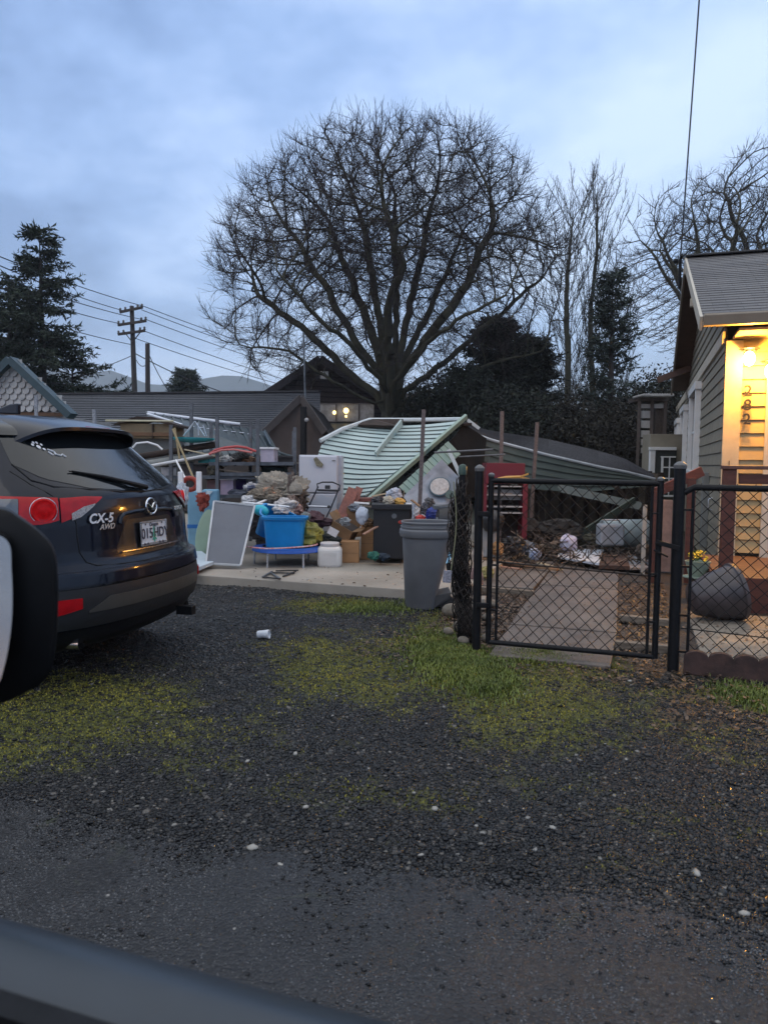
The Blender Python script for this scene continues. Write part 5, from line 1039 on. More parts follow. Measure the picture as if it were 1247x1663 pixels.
# mini trampoline
tp = up(449, 921); tx, ty = tp.x, tp.y+.33; tz = at(449, 900, tp.dot(FW)).z
T = thing('mini_trampoline', 'bright blue mini trampoline with metal legs carrying a blue plastic tub', 'trampoline', (tx, ty, SZ)); TR = .445
zt = .30
MB().lathe([(TR-.12, zt+.0), (TR-.01, zt-.005), (TR, zt-.02), (TR+.005, zt-.045), (TR-.01, zt-.05), (TR-.02, zt-.03), (TR-.12, zt-.02)], (tx, ty, 0), 44, cap=False).build('pad_ring', mat('bright_blue_pad', (.01, .09, .42), .5, .15, 8, .1), T, smooth=True, sharp=50)
MB().lathe([(TR-.12, zt-.018), (TR-.12, zt-.012)], (tx, ty, 0), 36).build('mat', mat('trampoline_mat', (.012, .012, .014), .6), T)
for q in range(6):
    a = q*math.pi/3+.35; MB().tube([(tx+(TR-.03)*math.cos(a), ty+(TR-.03)*math.sin(a), zt-.03), (tx+(TR-.02)*math.cos(a), ty+(TR-.02)*math.sin(a), SZ)], .014, 10).build('leg', SILVER, T, smooth=True)
# blue tub, its mate behind, the lid
TUB = mat('cyan_blue_plastic', (.004, .20, .50), .38, .12, 4, rvar=.05); TUB2 = mat('turquoise_plastic', (.02, .42, .52), .4)
def tub(c, w_, d_, h_, R, nm, m_, label, cat, group=None):
    mb = MB(); t0 = .86; n = 32
    def rr(x, y, z, e=5.): return [Vector(c)+R @ Vector((math.copysign(abs(math.cos(a))**(2/e), math.cos(a))*x/2, math.copysign(abs(math.sin(a))**(2/e), math.sin(a))*y/2, z)) for a in [2*math.pi*j/n for j in range(n)]]
    rg = [(w_*t0, d_*t0, 0), (w_*.97, d_*.97, h_*.88), (w_*1.03, d_*1.04, h_*.89), (w_*1.07, d_*1.08, h_*.93), (w_*1.08, d_*1.09, h_*.99), (w_*1.06, d_*1.07, h_), (w_*.97, d_*.96, h_*.995), (w_*.95, d_*.94, h_*.9), (w_*t0*.96, d_*t0*.96, .02)]
    b_ = [mb.pts(rr(*q)) for q in rg]
    for i in range(len(b_)-1):
        for j in range(n): mb.face((b_[i]+j, b_[i]+(j+1) % n, b_[i+1]+(j+1) % n, b_[i+1]+j))
    mb.face([b_[0]+j for j in range(n)][::-1]); mb.face([b_[-1]+j for j in range(n)]); return mb.build(nm, m_, smooth=True, sharp=40, label=label, cat=cat, group=group)
tub((tx-.02, ty-.06, zt), .52, .36, .37, rotz(YAW), 'plastic_tub', TUB, 'big bright blue plastic tub standing on the blue trampoline', 'tub')
tub(tuple(at(442, 868, 9.3)), .48, .34, .30, rotz(YAW) @ eul(25, 22, 8), 'tilted_tub', TUB, 'second blue plastic tub tipped over behind the upright blue tub', 'tub')
MB().ball(at(424, 829, 9.2), (.10, .06, .07), 18, 10, rotz(YAW) @ eul(0, 15, 0)).build('turquoise_lid', TUB2, smooth=True, label='turquoise plastic bowl behind the left edge of the blue tub', cat='bowl')
# hoop of white and red rope
P = [Vector((tx-.05+.46*math.cos(q), ty-.12+.34*math.sin(q), zt+.012+.03*max(0, math.cos(q)))) for q in np.linspace(-2.6, .4, 26)]
MB().tube(P, .009, 8).build('hoop', mat('striped_hoop', (.55, .5, .5), .4, .2, 30, col2=(.55, .08, .08)), smooth=True, label='thin white and red hoop resting on the trampoline around the blue tub', cat='hoop')
# white square bucket
p = up(528, 921); W_ = .30; hh_ = .265
T = thing('white_bucket', 'white square plastic bucket with screw lid standing before the cardboard boxes', 'bucket', (p.x, p.y+.14, SZ))
mb = MB(); n = 32
rg = [(W_*.92, .0), (W_*.98, .015), (W_, .04), (W_, .19), (W_*.96, .215), (W_*.78, .24)]
b_ = [mb.pts([Vector((p.x, p.y+.14, SZ+z))+rotz(YAW+.05) @ Vector((math.copysign(abs(math.cos(a))**(.45), math.cos(a))*w_/2, math.copysign(abs(math.sin(a))**(.45), math.sin(a))*w_/2, 0)) for a in [2*math.pi*j/n for j in range(n)]]) for w_, z in rg]
for i in range(len(b_)-1):
    for j in range(n): mb.face((b_[i]+j, b_[i]+(j+1) % n, b_[i+1]+(j+1) % n, b_[i+1]+j))
mb.face([b_[0]+j for j in range(n)][::-1]); mb.face([b_[-1]+j for j in range(n)]); mb.build('bucket_body', mat('milky_plastic', (.60, .57, .54), .4, .06, 6), T, smooth=True, sharp=40)
MB().lathe([(.105, .235), (.115, .245), (.118, .275), (.11, .285), (.02, .288)], (p.x, p.y+.14, SZ), 28).build('lid', mat('lid_white', (.52, .50, .50), .5), T, smooth=True, sharp=40)
mb = MB()
for z in np.arange(.06, .17, .018): mb.box(Vector((p.x, p.y+.14, SZ+z))+rotz(YAW+.05) @ Vector((0, -.151, 0)), (.16, .004, .006), rotz(YAW+.05))
mb.build('moulded_ribs', MATS['milky_plastic'], T)
# cardboard boxes
def carton(u, v, w_, d_, h_, label, m_=CARD, yaw=YAW, tilt=None, flaps=False, z=SZ):
    p = up(u, v, z); R = rotz(yaw) @ (tilt or Matrix.Identity(3)); c = Vector((p.x, p.y, z))+R @ Vector((0, d_/2, h_/2))
    o = MB().box(c, (w_, d_, h_), R).build('cardboard_box', m_, label=label, cat='box', group='cardboard boxes in the junk pile', bevel=.004)
    MB().box(c+R @ Vector((0, -d_/2-.001, -.01)), (w_*.99, .002, .006), R).build('box_seam', CARD2, o)
    if flaps:
        for s_ in (-1, 1): MB().box(c+R @ Vector((s_*(w_/2+.04), 0, h_/2+.03)), (.12, d_*.95, .006), R @ eul(0, -s_*35, 0)).build('flap', m_, o)
        MB().box(c+R @ Vector((0, 0, h_/2+.001)), (w_*.9, d_*.9, .004), R).build('dark_inside', DARKW, o)  # dark plate painting the shade inside the open box
    return o
b1 = carton(566, 914, .26, .26, .265, 'low orange brown cardboard box right of the white bucket'); b2 = carton(602, 909, .26, .3, .44, 'tall cardboard box right of the low orange box')
for z_, w_ in ((.315, .15), (.34, .11), (.29, .12)): 
    p = up(606, 909); MB().box(Vector((p.x, p.y-.002, SZ+z_))+Vector((0, 0, -.03)), (w_, .004, .006), rotz(YAW)).build('box_print', CARD2, b2)
carton(548, 874, .30, .24, .18, 'open cardboard box tipped over on top of the low orange box', CARD2, YAW-.3, eul(10, 28, 0), True, z=SZ+.28)
carton(576, 868, .27, .25, .15, 'dark wet cardboard box half collapsed behind the tipped one', CARD2, YAW+.2, eul(0, 20, 0), z=SZ+.25); fb(563, 823, 585, 872, 9.9, .25, CARD2, 'cardboard_box', None, label='upright brown cardboard box behind the tipped open box', cat='box', group='cardboard boxes in the junk pile')
p = at(541, 864, 8.85); MB().box(p, (.12, .004, .09), rotz(YAW) @ eul(0, 28, 0)).build('paper_label', mat('label_white', (.55, .52, .52), .6, .1, 50), label='white printed sheet stuck to the tipped cardboard box', cat='paper')
p = at(588, 836, 9.5); solo(crump(p, (.09, .05, .10), 5, amp=.15), 'plastic_scoop', mat('bluish_white', (.5, .55, .64), .4), 'bluish white curved plastic piece standing out of a box', 'plastic piece', smooth=True)
# bags and cloths around
lump(503, 845, 9.6, (.26, .18, .12), 11, 'burgundy_jacket', cm('burgundy', (.055, .022, .03)), 'dark burgundy jacket heaped behind the blue tub', 'jacket'); lump(500, 868, 9.1, (.18, .15, .14), 12, 'olive_bag', cm('olive_yellow', (.10, .10, .02), .5, col2=(.32, .30, .05), s=5), 'yellow green bag between the blue tub and the boxes', 'bag')
lump(525, 880, 9.2, (.22, .14, .11), 13, 'dark_coat', cm('darkcoat', (.012, .016, .014)), 'dark coat lying behind the white bucket', 'coat'); lump(497, 838, 9.3, (.06, .05, .05), 17, 'grey_sack', cm('greysack', (.16, .18, .18)), 'small grey sack beside the blue tub rim', 'sack')
# heap of clothes on the shelving front
CL = [(455, 800, 10.0, (.38, .22, .22), 'taupe_blanket', (.22, .19, .15), (.34, .31, .26), 'taupe patterned blanket draped over the top of the clothes pile'), (430, 812, 9.8, (.28, .2, .14), 'brown_sweater', (.10, .08, .06), (.26, .22, .17), 'brown knitted clothes heaped under the taupe blanket'), (408, 815, 9.7, (.13, .1, .08), 'white_shirt', (.42, .42, .44), (.62, .62, .62), 'white shirt hanging over the left edge of the clothes pile'),
      (462, 822, 9.5, (.15, .1, .1), 'striped_cloth', (.40, .37, .35), (.60, .57, .55), 'pale striped cloth in the middle of the clothes pile above the tub'), (478, 805, 9.9, (.10, .12, .26), 'grey_brown_coat', (.07, .05, .045), (.16, .13, .11), 'grey brown coat hanging down beside the white fridge'), (443, 788, 10.1, (.16, .1, .08), 'rust_scarf', (.28, .10, .06), (.36, .30, .24), 'rust coloured scarf on top of the clothes pile'), (478, 828, 9.6, (.10, .08, .07), 'pink_cloth', (.25, .15, .14), (.40, .28, .26), 'dusty pink cloth at the lower right of the clothes pile'), (421, 800, 10.2, (.12, .1, .07), 'cream_towel', (.45, .42, .36), (.6, .57, .5), 'cream towel folded behind the white shirt')]
for i, (u, v, d, r_, nm, c1, c2, lb) in enumerate(CL):
    m_ = mat(nm, c1, .9, .2, 22 if i % 2 else 34, .8, 60, col2=c2, stretch=(1, 1, 3) if i % 2 else (3, 1, 1), detail=3); solo(crump(at(u, v, d), r_, 140+i, 64, 44, .42), nm, m_, lb, nm.split('_')[-1], smooth=True, sharp=50)
solo(crump(at(450, 850, 10.1), (.42, .25, .28), 160, 50, 34, .4), 'dark_blanket', cm('darkblanket', (.03, .025, .03)), 'dark blanket at the bottom of the clothes pile behind the tub', 'blanket', smooth=True)
MB().tube([at(395, 816, 9.4), at(440, 820, 9.3), at(470, 823, 9.25)], .012, 8).build('white_rod', WHITEP, smooth=True, label='thin white rod lying across the top of the grey screen', cat='rod')
EX_ = [(412, 795, 10.1, (.09, .07, .05), 'cloth', (.05, .06, .10), (.12, .13, .20), 'dark blue cloth at the upper left of the clothes pile'), (436, 800, 9.75, (.08, .06, .06), 'cloth', (.35, .10, .05), (.45, .30, .2), 'orange checked cloth in the clothes pile centre'), (447, 815, 9.6, (.10, .06, .05), 'cloth', (.02, .02, .02), (.10, .09, .08), 'black cloth between brown sweater and striped cloth'), (466, 785, 9.95, (.12, .08, .05), 'cloth', (.30, .29, .24), (.46, .44, .38), 'pale grey cloth at the crest of the clothes pile'), (425, 825, 9.5, (.10, .06, .04), 'cloth', (.45, .45, .48), (.6, .6, .62), 'white cloth just above the turquoise bowl'), (472, 815, 9.55, (.06, .05, .08), 'cloth', (.12, .08, .07), (.3, .24, .2), 'brown striped cloth near the fridge side of the pile'), (455, 828, 9.3, (.09, .06, .05), 'newspaper', (.45, .43, .42), (.66, .64, .62), 'crumpled newspaper above the tilted blue tub'), (490, 812, 10.0, (.05, .05, .14), 'cloth', (.03, .022, .02), (.08, .06, .05), 'thin dark cloth hanging beside the fridge edge'),
       (592, 858, 9.6, (.05, .05, .04), 'paper', (.4, .42, .45), (.6, .6, .62), 'scrap of white paper poking between two cardboard boxes'), (560, 846, 9.3, (.06, .05, .04), 'bag', (.16, .17, .18), (.34, .35, .36), 'grey crumpled bag on the tipped cardboard box'), (598, 848, 9.5, (.07, .05, .05), 'cloth', (.10, .05, .02), (.2, .12, .06), 'brown rag on the tall cardboard box'), (612, 812, 9.6, (.08, .06, .04), 'bag', (.03, .03, .035), (.1, .1, .11), 'small black bag at the left end of the black chest lid'), (690, 826, 9.2, (.06, .05, .06), 'rag', (.02, .02, .025), (.12, .12, .14), 'black rag between steel pole and blue bag'), (676, 832, 9.0, (.04, .04, .05), 'jug', (.35, .35, .36), (.5, .5, .5), 'small whitish jug beside the steel pole'), (697, 815, 9.8, (.06, .05, .05), 'bag', (.05, .05, .05), (.16, .16, .17), 'dark bag leaning at the foot of the foil board'),
       (368, 745, 10.7, (.09, .06, .04), 'glove', (.3, .3, .3), (.5, .5, .48), 'pale glove lying over the upper shelf edge'), (396, 738, 10.9, (.08, .06, .05), 'bag', (.02, .02, .02), (.06, .06, .06), 'black bag under the bend of the foam noodles'), (330, 812, 9.9, (.08, .06, .1), 'cloth', (.20, .03, .02), (.3, .06, .04), 'red cloth behind the top edge of the grey screen'), (407, 790, 10.4, (.08, .06, .05), 'bag', (.4, .4, .42), (.55, .55, .56), 'white bag between the lower shelf and the clothes pile')]
for i, (u, v, d, r_, ct, c1, c2, lb) in enumerate(EX_):
    solo(crump(at(u, v, d), r_, 240+i, 36, 24, .6), ct, mat('%s_fabric%d' % (ct, i), c1, .8, .2, 26, .7, 60, col2=c2, detail=3), lb, ct, smooth=True, sharp=50)
r_ = random.Random(44)
for i, (a, b_, m_, lb) in enumerate((((398, 826, 9.2), (432, 812, 9.6), 'white_strip2', 'thin white batten lying across the white shirt'), ((486, 790, 10.2), (492, 840, 9.8), 'dark_stick', 'dark stick standing between clothes pile and fridge'), ((604, 806, 10.3), (640, 799, 10.4), 'torn_lath', 'torn pale lath under the rake board of the mint shed'), ((560, 818, 10.1), (612, 824, 9.7), 'brown_lath', 'brown lath laid across the upright cardboard box'), ((668, 812, 9.6), (712, 846, 9.2), 'grey_lath', 'grey lath sloping down toward the blue bag'), ((590, 868, 9.0), (618, 852, 9.2), 'cane', 'thin cane across the tall cardboard box'), ((300, 730, 10.6), (352, 741, 10.6), 'dark_bar', 'dark bar lying below the teal hull at the left upright'), ((355, 762, 10.7), (400, 768, 10.7), 'short_lath', 'short lath resting on the middle shelf beam'))):
    MB().bar(at(*a), at(*b_), .035, .018).build(m_.rstrip('2'), PL[i % 4] if i not in (0,) else WHITEP, label=lb, cat='batten', bevel=.002)
# fridge
T = thing('fridge', 'white upright fridge with a torn sticker standing before the mint siding', 'fridge', up(520, 880))
a = at(485, 800, 10.4); 
body = fb(485.5, 739, 548, 884, 10.4, .55, mat('fridge_white', (.50, .52, .57), .38, .05, 2), 'cabinet', T, .012)
c = at(551, 800, 10.5); MB().box(Vector((c.x, c.y, (at(551, 739, 10.5).z+.05)/2))+FW*.3, (.065, .5, at(551, 740, 10.5).z-.05), rotz(YAW)).build('door_edge', mat('fridge_side', (.43, .46, .52), .4), T, bevel=.008)
fb(487, 741, 547, 800, 10.36, .04, MATS['fridge_white'], 'door', T, .01); fb(487, 802, 547, 880, 10.36, .04, MATS['fridge_white'], 'lower_door', T, .01)
MB().prism([at(509, 745, 10.33), at(514, 742, 10.33), at(525, 754, 10.33), at(523, 759, 10.33), at(514, 757, 10.33)], FW*.01).build('torn_sticker', mat('sticker_olive', (.16, .15, .10), .7, .4, 30), T)
MB().box(at(542, 748, 10.34), (.05, .01, .012), rotz(YAW)).build('badge', STEEL, T)
# folding trolley frame in front of the fridge
T = thing('folding_trolley', 'black folding trolley frame with curved handle standing against the white fridge', 'trolley', up(520, 880)); d = 9.9
FR = mat('trolley_grey', (.05, .055, .07), .4, metal=.4); q = lambda u, v, dd=9.9: at(u, v, dd)
MB().tube([q(497, 832), q(517, 790)], .011, 8).build('side_tube', FR, T, smooth=True); MB().tube([q(524, 852), q(537, 826), q(551, 792)], .011, 8).build('side_tube', FR, T, smooth=True)
MB().tube([q(516, 792), q(515, 786), q(524, 783), q(540, 783), q(552, 788), q(551, 797)], .010, 8).build('handle', DARKP, T, smooth=True); MB().bar(q(516, 796), q(550, 797), .035, .03).build('handle_bar', DARKP, T, bevel=.006); MB().box(q(532, 791), (.07, .03, .05), rotz(YAW)).build('handle_catch', DARKP, T, bevel=.006)
MB().tube([q(499, 822, 9.88), q(534, 823, 9.88)], .013, 8).build('cross_tube', SILVER, T, smooth=True)
for u in (499, 534): MB().ball(q(u, 823, 9.87), (.022, .022, .022), 12, 8).build('joint', DARKP, T, smooth=True)
# brown boards leaning
for i, (a, b_, lb) in enumerate((((545, 862, 9.7), (574, 794, 10.2), 'left of two dark red brown boards leaning between trolley and boxes'), ((556, 866, 9.8), (584, 792, 10.3), 'right of two dark red brown boards leaning between trolley and boxes'))):
    MB().bar(at(*a), at(*b_), .15 if i == 0 else .10, .025, tuple(-FW)).build('leaning_board', WOODR, label=lb, cat='board', bevel=.003)
MB().bar(at(572, 812, 10.4), at(625, 810, 10.4), .3, .05).build('dark_board', WOODR, label='dark brown board laid flat below the mint siding', cat='board', bevel=.004)
MB().bar(at(575, 816, 10.0), at(600, 818, 10.0), .10, .02).build('white_strip', WHITEP, label='white strip lying on the dark board under the siding', cat='strip', bevel=.003)
lump(578, 824, 9.9, (.10, .08, .05), 18, 'grey_bag', cm('greybag2', (.12, .14, .17), .3), 'small grey plastic bag on the upright brown box', 'bag')
# black chest with things on top
T = thing('black_chest', 'large black plastic storage chest standing behind the grey trash can', 'chest', up(638, 906))
fb(606, 826, 667, 908, 9.15, .5, mat('black_box', (.010, .010, .012), .45, .2, 5), 'chest_body', T, .015); fb(603, 819, 669, 828, 9.1, .56, mat('black_lid', (.014, .014, .017), .4, .2, 5), 'lid', T, .01)
MB().lathe([(.03, 0), (.032, .004)], at(640, 838, 9.14), 20, rotz(YAW) @ Matrix.Rotation(math.pi/2, 3, 'X')).build('emblem_disc', STEEL, T)
lump(640, 804, 9.3, (.10, .08, .09), 19, 'white_bag', cm('whitebag', (.42, .45, .52), .35), 'knotted white plastic bag on top of the black chest', 'bag'); lump(631, 813, 9.2, (.07, .06, .05), 20, 'cream_bag', cm('creambag', (.4, .36, .28), .5), 'cream plastic bag at the foot of the knotted white bag', 'bag')
lump(649, 814, 9.2, (.065, .05, .04), 22, 'orange_cloth', cm('orangecloth', (.55, .32, .08)), 'orange yellow cloth on the black chest lid', 'cloth'); MB().bar(at(655, 820, 9.2), at(656, 796, 9.3), .01, .01).build('thin_stick', WOODG, label='thin stick standing up among the bags on the black chest', cat='stick')
MB().box(at(663, 818, 9.2), (.07, .1, .02), rotz(YAW)).build('small_box', WHITEP, label='small pale box at the right end of the black chest lid', cat='box', bevel=.003)
p = up(642, 909); T = MB().ball((p.x+.0, p.y+.10, SZ+.10), (.10, .10, .10), 24, 16).build('ball', mat('mottled_ball', (.16, .20, .08), .5, .2, 7, col2=(.50, .50, .42)), smooth=True, label='mottled green and white ball half hidden behind the grey trash can', cat='ball')
lump(607, 902, 9.0, (.07, .06, .05), 24, 'teal_cloth', cm('tealcloth', (.02, .12, .09)), 'teal green cloth on the slab before the black chest', 'cloth'); lump(622, 904, 9.0, (.08, .06, .04), 25, 'navy_cloth', cm('navycloth', (.015, .03, .05)), 'navy cloth on the slab beside the teal one', 'cloth')
solo(crump(tuple(up(620, 896)+Vector((0, .1, .06))), (.02, .02, .05), 26), 'white_cup', WHITEP, 'little white crumpled cup against the black chest', 'cup', smooth=True)
# clutter between chest and bundled fence
MB().tube([at(671, 850, 9.0), at(672, 818, 9.0)], .02, 8).build('steel_pole', SILVER, smooth=True, label='short steel pole standing right of the black chest', cat='pole')
lump(683, 842, 8.9, (.06, .05, .04), 27, 'red_tool', RED, 'red plastic tool behind the rim of the grey trash can', 'tool'); solo(MB().tube([at(652, 848, 7.6)+RT*.03*math.cos(q)+Vector((0, 0, .012*math.sin(q))) for q in np.linspace(0, 2*math.pi, 14, endpoint=False)], .006, 6, closed=True), 'red_hoop_handle', RED, 'small red loop handle above the left rim of the grey trash can', 'handle')
lump(704, 835, 9.0, (.09, .08, .09), 28, 'blue_bucket_bag', cm('deepblue', (.01, .03, .22), .5), 'deep blue bag in front of the round window board', 'bag')
T = thing('grill', 'black lidded barbecue grill behind the bundled chain link', 'grill', up(728, 880)); MB().lathe([(.04, -.20), (.17, -.17), (.20, 0), (.17, .14), (.04, .17)], at(735, 845, 8.6), 26, rotz(YAW) @ Matrix.Rotation(math.pi/2, 3, 'Y')).build('grill_drum', DARKP, T, smooth=True)
fb(705, 822, 750, 828, 8.5, .35, STEEL, 'shelf', T)
for u in (710, 722): MB().tube([at(u, 840, 8.5), (at(u, 900, 8.5).x, at(u, 900, 8.5).y, SZ)], .012, 8).build('leg', SILVER, T, smooth=True)
fb(688, 850, 735, 905, 9.4, .3, DARKP, 'black_crate', None, label='black crate standing behind the right side of the grey trash can', cat='crate')
p = gnd(735, 935, SZ); oval(735, 897, 938, 26, 0, 'wheel_hub', BLK, 'black disc leaning against the blue board by the fence bundle', 'disc'); MB().prism([at(724, 915, 7.6), at(733, 912, 7.6), at(738, 888, 7.8), at(732, 890, 7.8)], FW*.02).build('light_blue_board', mat('sky_board', (.2, .42, .6), .5), label='light blue board edge behind the fence bundle', cat='board')
lump(745, 915, 7.3, (.08, .06, .16), 29, 'pale_cloth', cm('palecloth', (.40, .33, .27)), 'pale cloth hanging between the bundled fence and the gate post', 'cloth')
# bent scrap in front of trampoline
r_ = random.Random(12)
T = thing('scrap_metal_frame', 'bent dark scrap metal frame lying on the slab before the trampoline', 'scrap', up(455, 932))
for a, b_ in (((427, 937), (455, 940)), ((455, 940), (440, 930)), ((427, 937), (442, 928)), ((440, 930), (478, 931)), ((448, 927), (485, 926)), ((460, 936), (480, 928))): MB().bar(up(*a, SZ+.012), up(*b_, SZ+.02), .022, .012).build('bar', STEEL if r_.random() > .5 else DARKP, T)
# bits on the slab
for i, (u, v) in enumerate(((538, 946), (556, 949), (575, 947), (610, 940), (630, 934), (420, 944), (500, 942), (405, 952), (592, 952), (645, 930))):
    p = up(u, v); V, Fc = stones(np.array([[p.x, p.y, SZ+.006]]), np.array([.018]), .4, .2, 80+i); npmesh('wood_chip', V, Fc, LF if i % 3 else PEB, loc=(p.x, p.y, SZ), label='small chip of debris lying on the concrete slab', cat='chip', group='chips on the slab')
# ---------------------------------------------------------------- shelving racks
RK = mat('rack_steel', (.10, .11, .125), .5, .3, 12, .1, metal=.3)
T = thing('shelving_rack', 'tall grey slotted steel shelving rack loaded with boxes behind the blue foam', 'shelf', at(400, 880, 11.0))
def upr(u, v0, v1, d, lean=0):
    a = at(u+lean, v0, d); b_ = at(u, v1, d); MB().bar((b_.x, b_.y, SZ), a, .045, .045, tuple(FW)).build('upright', RK, T)
for u, v0, ln, d in ((353, 676, 0, 10.6), (419, 680, 0, 10.6), (478, 694, 1, 10.9), (343, 686, 0, 11.6), (407, 684, 0, 11.6), (475, 700, 2, 11.9), (312, 655, -1, 11.0), (278, 690, 0, 10.6)): upr(u, v0, 860, d, ln)
for v, u0, u1 in ((753, 340, 478), (806, 340, 478), (770, 355, 478), (775, 270, 420)):
    a, b_ = at(u0, v, 10.65), at(u1, v, 10.75); a2, b2 = a+FW*.95, b_+FW*.95; MB().bar(a, b_, .04, .05).build('shelf_beam', RK, T); MB().hexa([a, b_, b2, a2, a+Vector((0, 0, .02)), b_+Vector((0, 0, .02)), b2+Vector((0, 0, .02)), a2+Vector((0, 0, .02))]).build('shelf_board', WOODG, T)
for u, v0, v1, ln, lb in ((160, 665, 700, 7, 'slotted steel upright leaning above the car roof'), (59, 642, 700, 0, 'slotted steel post standing up behind the car roof near the scalloped gable')):
    a = at(u, v1, 12.5 if u > 100 else 13); b_ = at(u-ln, v0, 12.5 if u > 100 else 13); MB().bar((a.x, a.y, SZ), b_, .05, .04, tuple(FW)).build('steel_upright', mat('pale_rack', (.22, .24, .27), .5, .4, 40), label=lb, cat='post')
for u, v0, d, ln, lb in ((684, 665, 9.6, 4, 'brown slotted post standing before the mint siding'), (813, 668, 10.5, 2, 'grey slotted post rising behind the red cabinet'), (866, 686, 11, 6, 'grey post leaning against the green siding')):
    a = at(u-ln*1.0 if u < 700 else u-ln, 830, d); b_ = at(u+ln, v0, d); MB().bar((a.x, a.y, .4 if u < 700 else .1), b_, .05, .045, tuple(FW)).build('steel_upright', mat('brown_rack', (.10, .085, .085), .6, .4, 40), label=lb, cat='post')
MB().tube([at(705, 735, 10), at(800, 730, 10)], .014, 8).build('cross_pole', RK, smooth=True, label='thin grey pole lying level between the wreck and the slotted posts', cat='pole')
MB().tube([at(745, 742, 9.8), at(820, 738, 9.8)], .010, 8).build('thin_pole', RK, smooth=True, label='thinner dark pole just below the level grey pole', cat='pole')
# totes and things on the racks
CLR = mat('clear_tote', (.34, .33, .42), .3, .25, 6, col2=(.50, .46, .55)); 
for (u0, v0, u1, v1, d, c_, nm, lb) in ((423, 728, 445, 753, 10.8, CLR, 'clear_tote', 'clear lidded tote on the upper shelf at the right'), (358, 778, 379, 808, 10.8, mat('pink_tote', (.42, .33, .42), .4, .2, 5), 'pink_tote', 'pale pink tote on the lower shelf beside the left upright'), (336, 778, 357, 806, 10.9, mat('dull_red_tote', (.16, .09, .10), .4, .2, 6), 'red_brown_tote', 'dull reddish tote at the left end of the lower shelf'), (379, 776, 398, 800, 11.0, cm('purple_cloth', (.04, .02, .12)), 'purple_tote', 'dark purple bag shaped tote on the lower shelf'), (398, 778, 417, 800, 11.1, mat('grey_tote', (.3, .31, .33), .4, .2, 6), 'grey_tote', 'pale grey tote at the right of the lower shelf'), (424, 757, 462, 782, 11.2, mat('teal_tote', (.008, .045, .05), .5), 'dark_teal_tote', 'dark teal tote below the upper shelf by the fridge'),
        (322, 742, 340, 752, 11, mat('teal_box', (.03, .25, .28), .5), 'teal_box', 'small teal box under the pipes left of the uprights'), (445, 742, 476, 758, 11.3, DARKP, 'black_tote', 'black tote at the right end of the upper shelf'), (295, 755, 335, 776, 11.2, mat('brown_tote', (.09, .075, .08), .6, .3, 6), 'brown_tote', 'brownish tote behind the white tubes'), (262, 757, 275, 775, 11.2, mat('white_tote', (.33, .34, .38), .5, .3, 6), 'white_tote', 'whitish tote just right of the car window')):
    o = fb(u0, v0, u1, v1, d, .4, c_, nm, None, label=lb, cat='tote', bev=.012)
    a = at((u0+u1)/2, v0, d-.01); MB().box(a+FW*.2, ((u1-u0)*d/F+.03, .43, .03), rotz(YAW)).build('lid', WHITEP if 'tote' in nm and u0 in (423, 358, 398) else DARKP, o, bevel=.005)
r_ = random.Random(31)
for i, (u, v, d, r, c1, lb) in enumerate(((365, 748, 11, (.12, .1, .06), (.30, .30, .28), 'pale rags on the shelf left of the dark ones'), (385, 745, 11, (.12, .1, .08), (.02, .02, .022), 'black bag on the upper shelf under the red hoses'), (403, 747, 11, (.11, .1, .06), (.16, .09, .05), 'brown rags on the upper shelf'), (380, 773, 11.1, (.2, .1, .05), (.06, .065, .04), 'olive rags between the two shelves'), (385, 800, 10.8, (.16, .1, .05), (.10, .11, .14), 'blue grey rags on the lower shelf'), (350, 765, 11, (.12, .1, .1), (.06, .055, .04), 'dark brown clutter behind the left upright'))):
    lump(u, v, d, r, 60+i, 'shelf_rags', mat('rags%d' % i, c1, .8, .4, 14, .6), lb, 'rags')
# long pipes, boards and boat-like tray across the racks
PS = [((205, 764, 10.4), (345, 738, 10.6), .022, 'pale_pole', mat('pale_aluminium', (.55, .56, .56), .35), 'long pale aluminium pole jutting out left over the car'), ((225, 742, 10.9), (350, 722, 11), .05, 'dark_beam', DARKW, 'long dark beam lying under the teal boat hull'), ((220, 757, 10.8), (360, 736, 11), .06, 'grey_beam', mat('beam_grey', (.18, .19, .18), .6, .3, 5), 'thick grey green beam lying along the rack'), ((172, 683, 11.5), (282, 684, 11.5), .016, 'level_pole', mat('tan_pole', (.42, .40, .28), .5), 'thin tan pole lying level above the car'),
      ((281, 697, 9.9), (315, 778, 9.5), .014, 'wooden_pole', mat('old_broom', (.26, .20, .10), .6), 'wooden pole leaning down to the right between the tubes'), ((284, 695, 10.1), (292, 745, 10), .014, 'short_wooden_pole', mat('old_broom', (.26, .20, .10)), 'shorter wooden pole crossing the leaning one at its top'), ((286, 747, 9.9), (301, 776, 9.6), .012, 'white_stick', WHITEP, 'white stick behind the left white tube')]
for a, b_, r, nm, m_, lb in PS: MB().tube([at(*a), at(*b_)], r, 10).build(nm, m_, smooth=True, sharp=60, label=lb, cat='pole')
P = [at(u, v, 10.5) for u, v in ((340, 738), (350, 731), (365, 727), (385, 725), (400, 727), (416, 733))]; MB().tube(P, .018, 8).build('red_pool_hose', mat('coral_red', (.42, .06, .06), .5), smooth=True, label='upper coral red foam noodle bending over the shelf', cat='foam noodle')
P = [at(u, v, 10.45) for u, v in ((342, 737), (360, 731), (380, 730), (410, 735))]; MB().tube(P, .014, 8).build('pink_pool_hose', mat('coral_pink', (.50, .15, .14), .5), smooth=True, label='lower pinkish foam noodle below the coral red one', cat='foam noodle')
P = [at(u, v, 10.8) for u, v in ((216, 727), (222, 720), (240, 718), (256, 723), (264, 730))]; MB().tube(P, .014, 8).build('white_hoop', WHITEP, smooth=True, label='curved white tube arching behind the car spoiler', cat='tube')
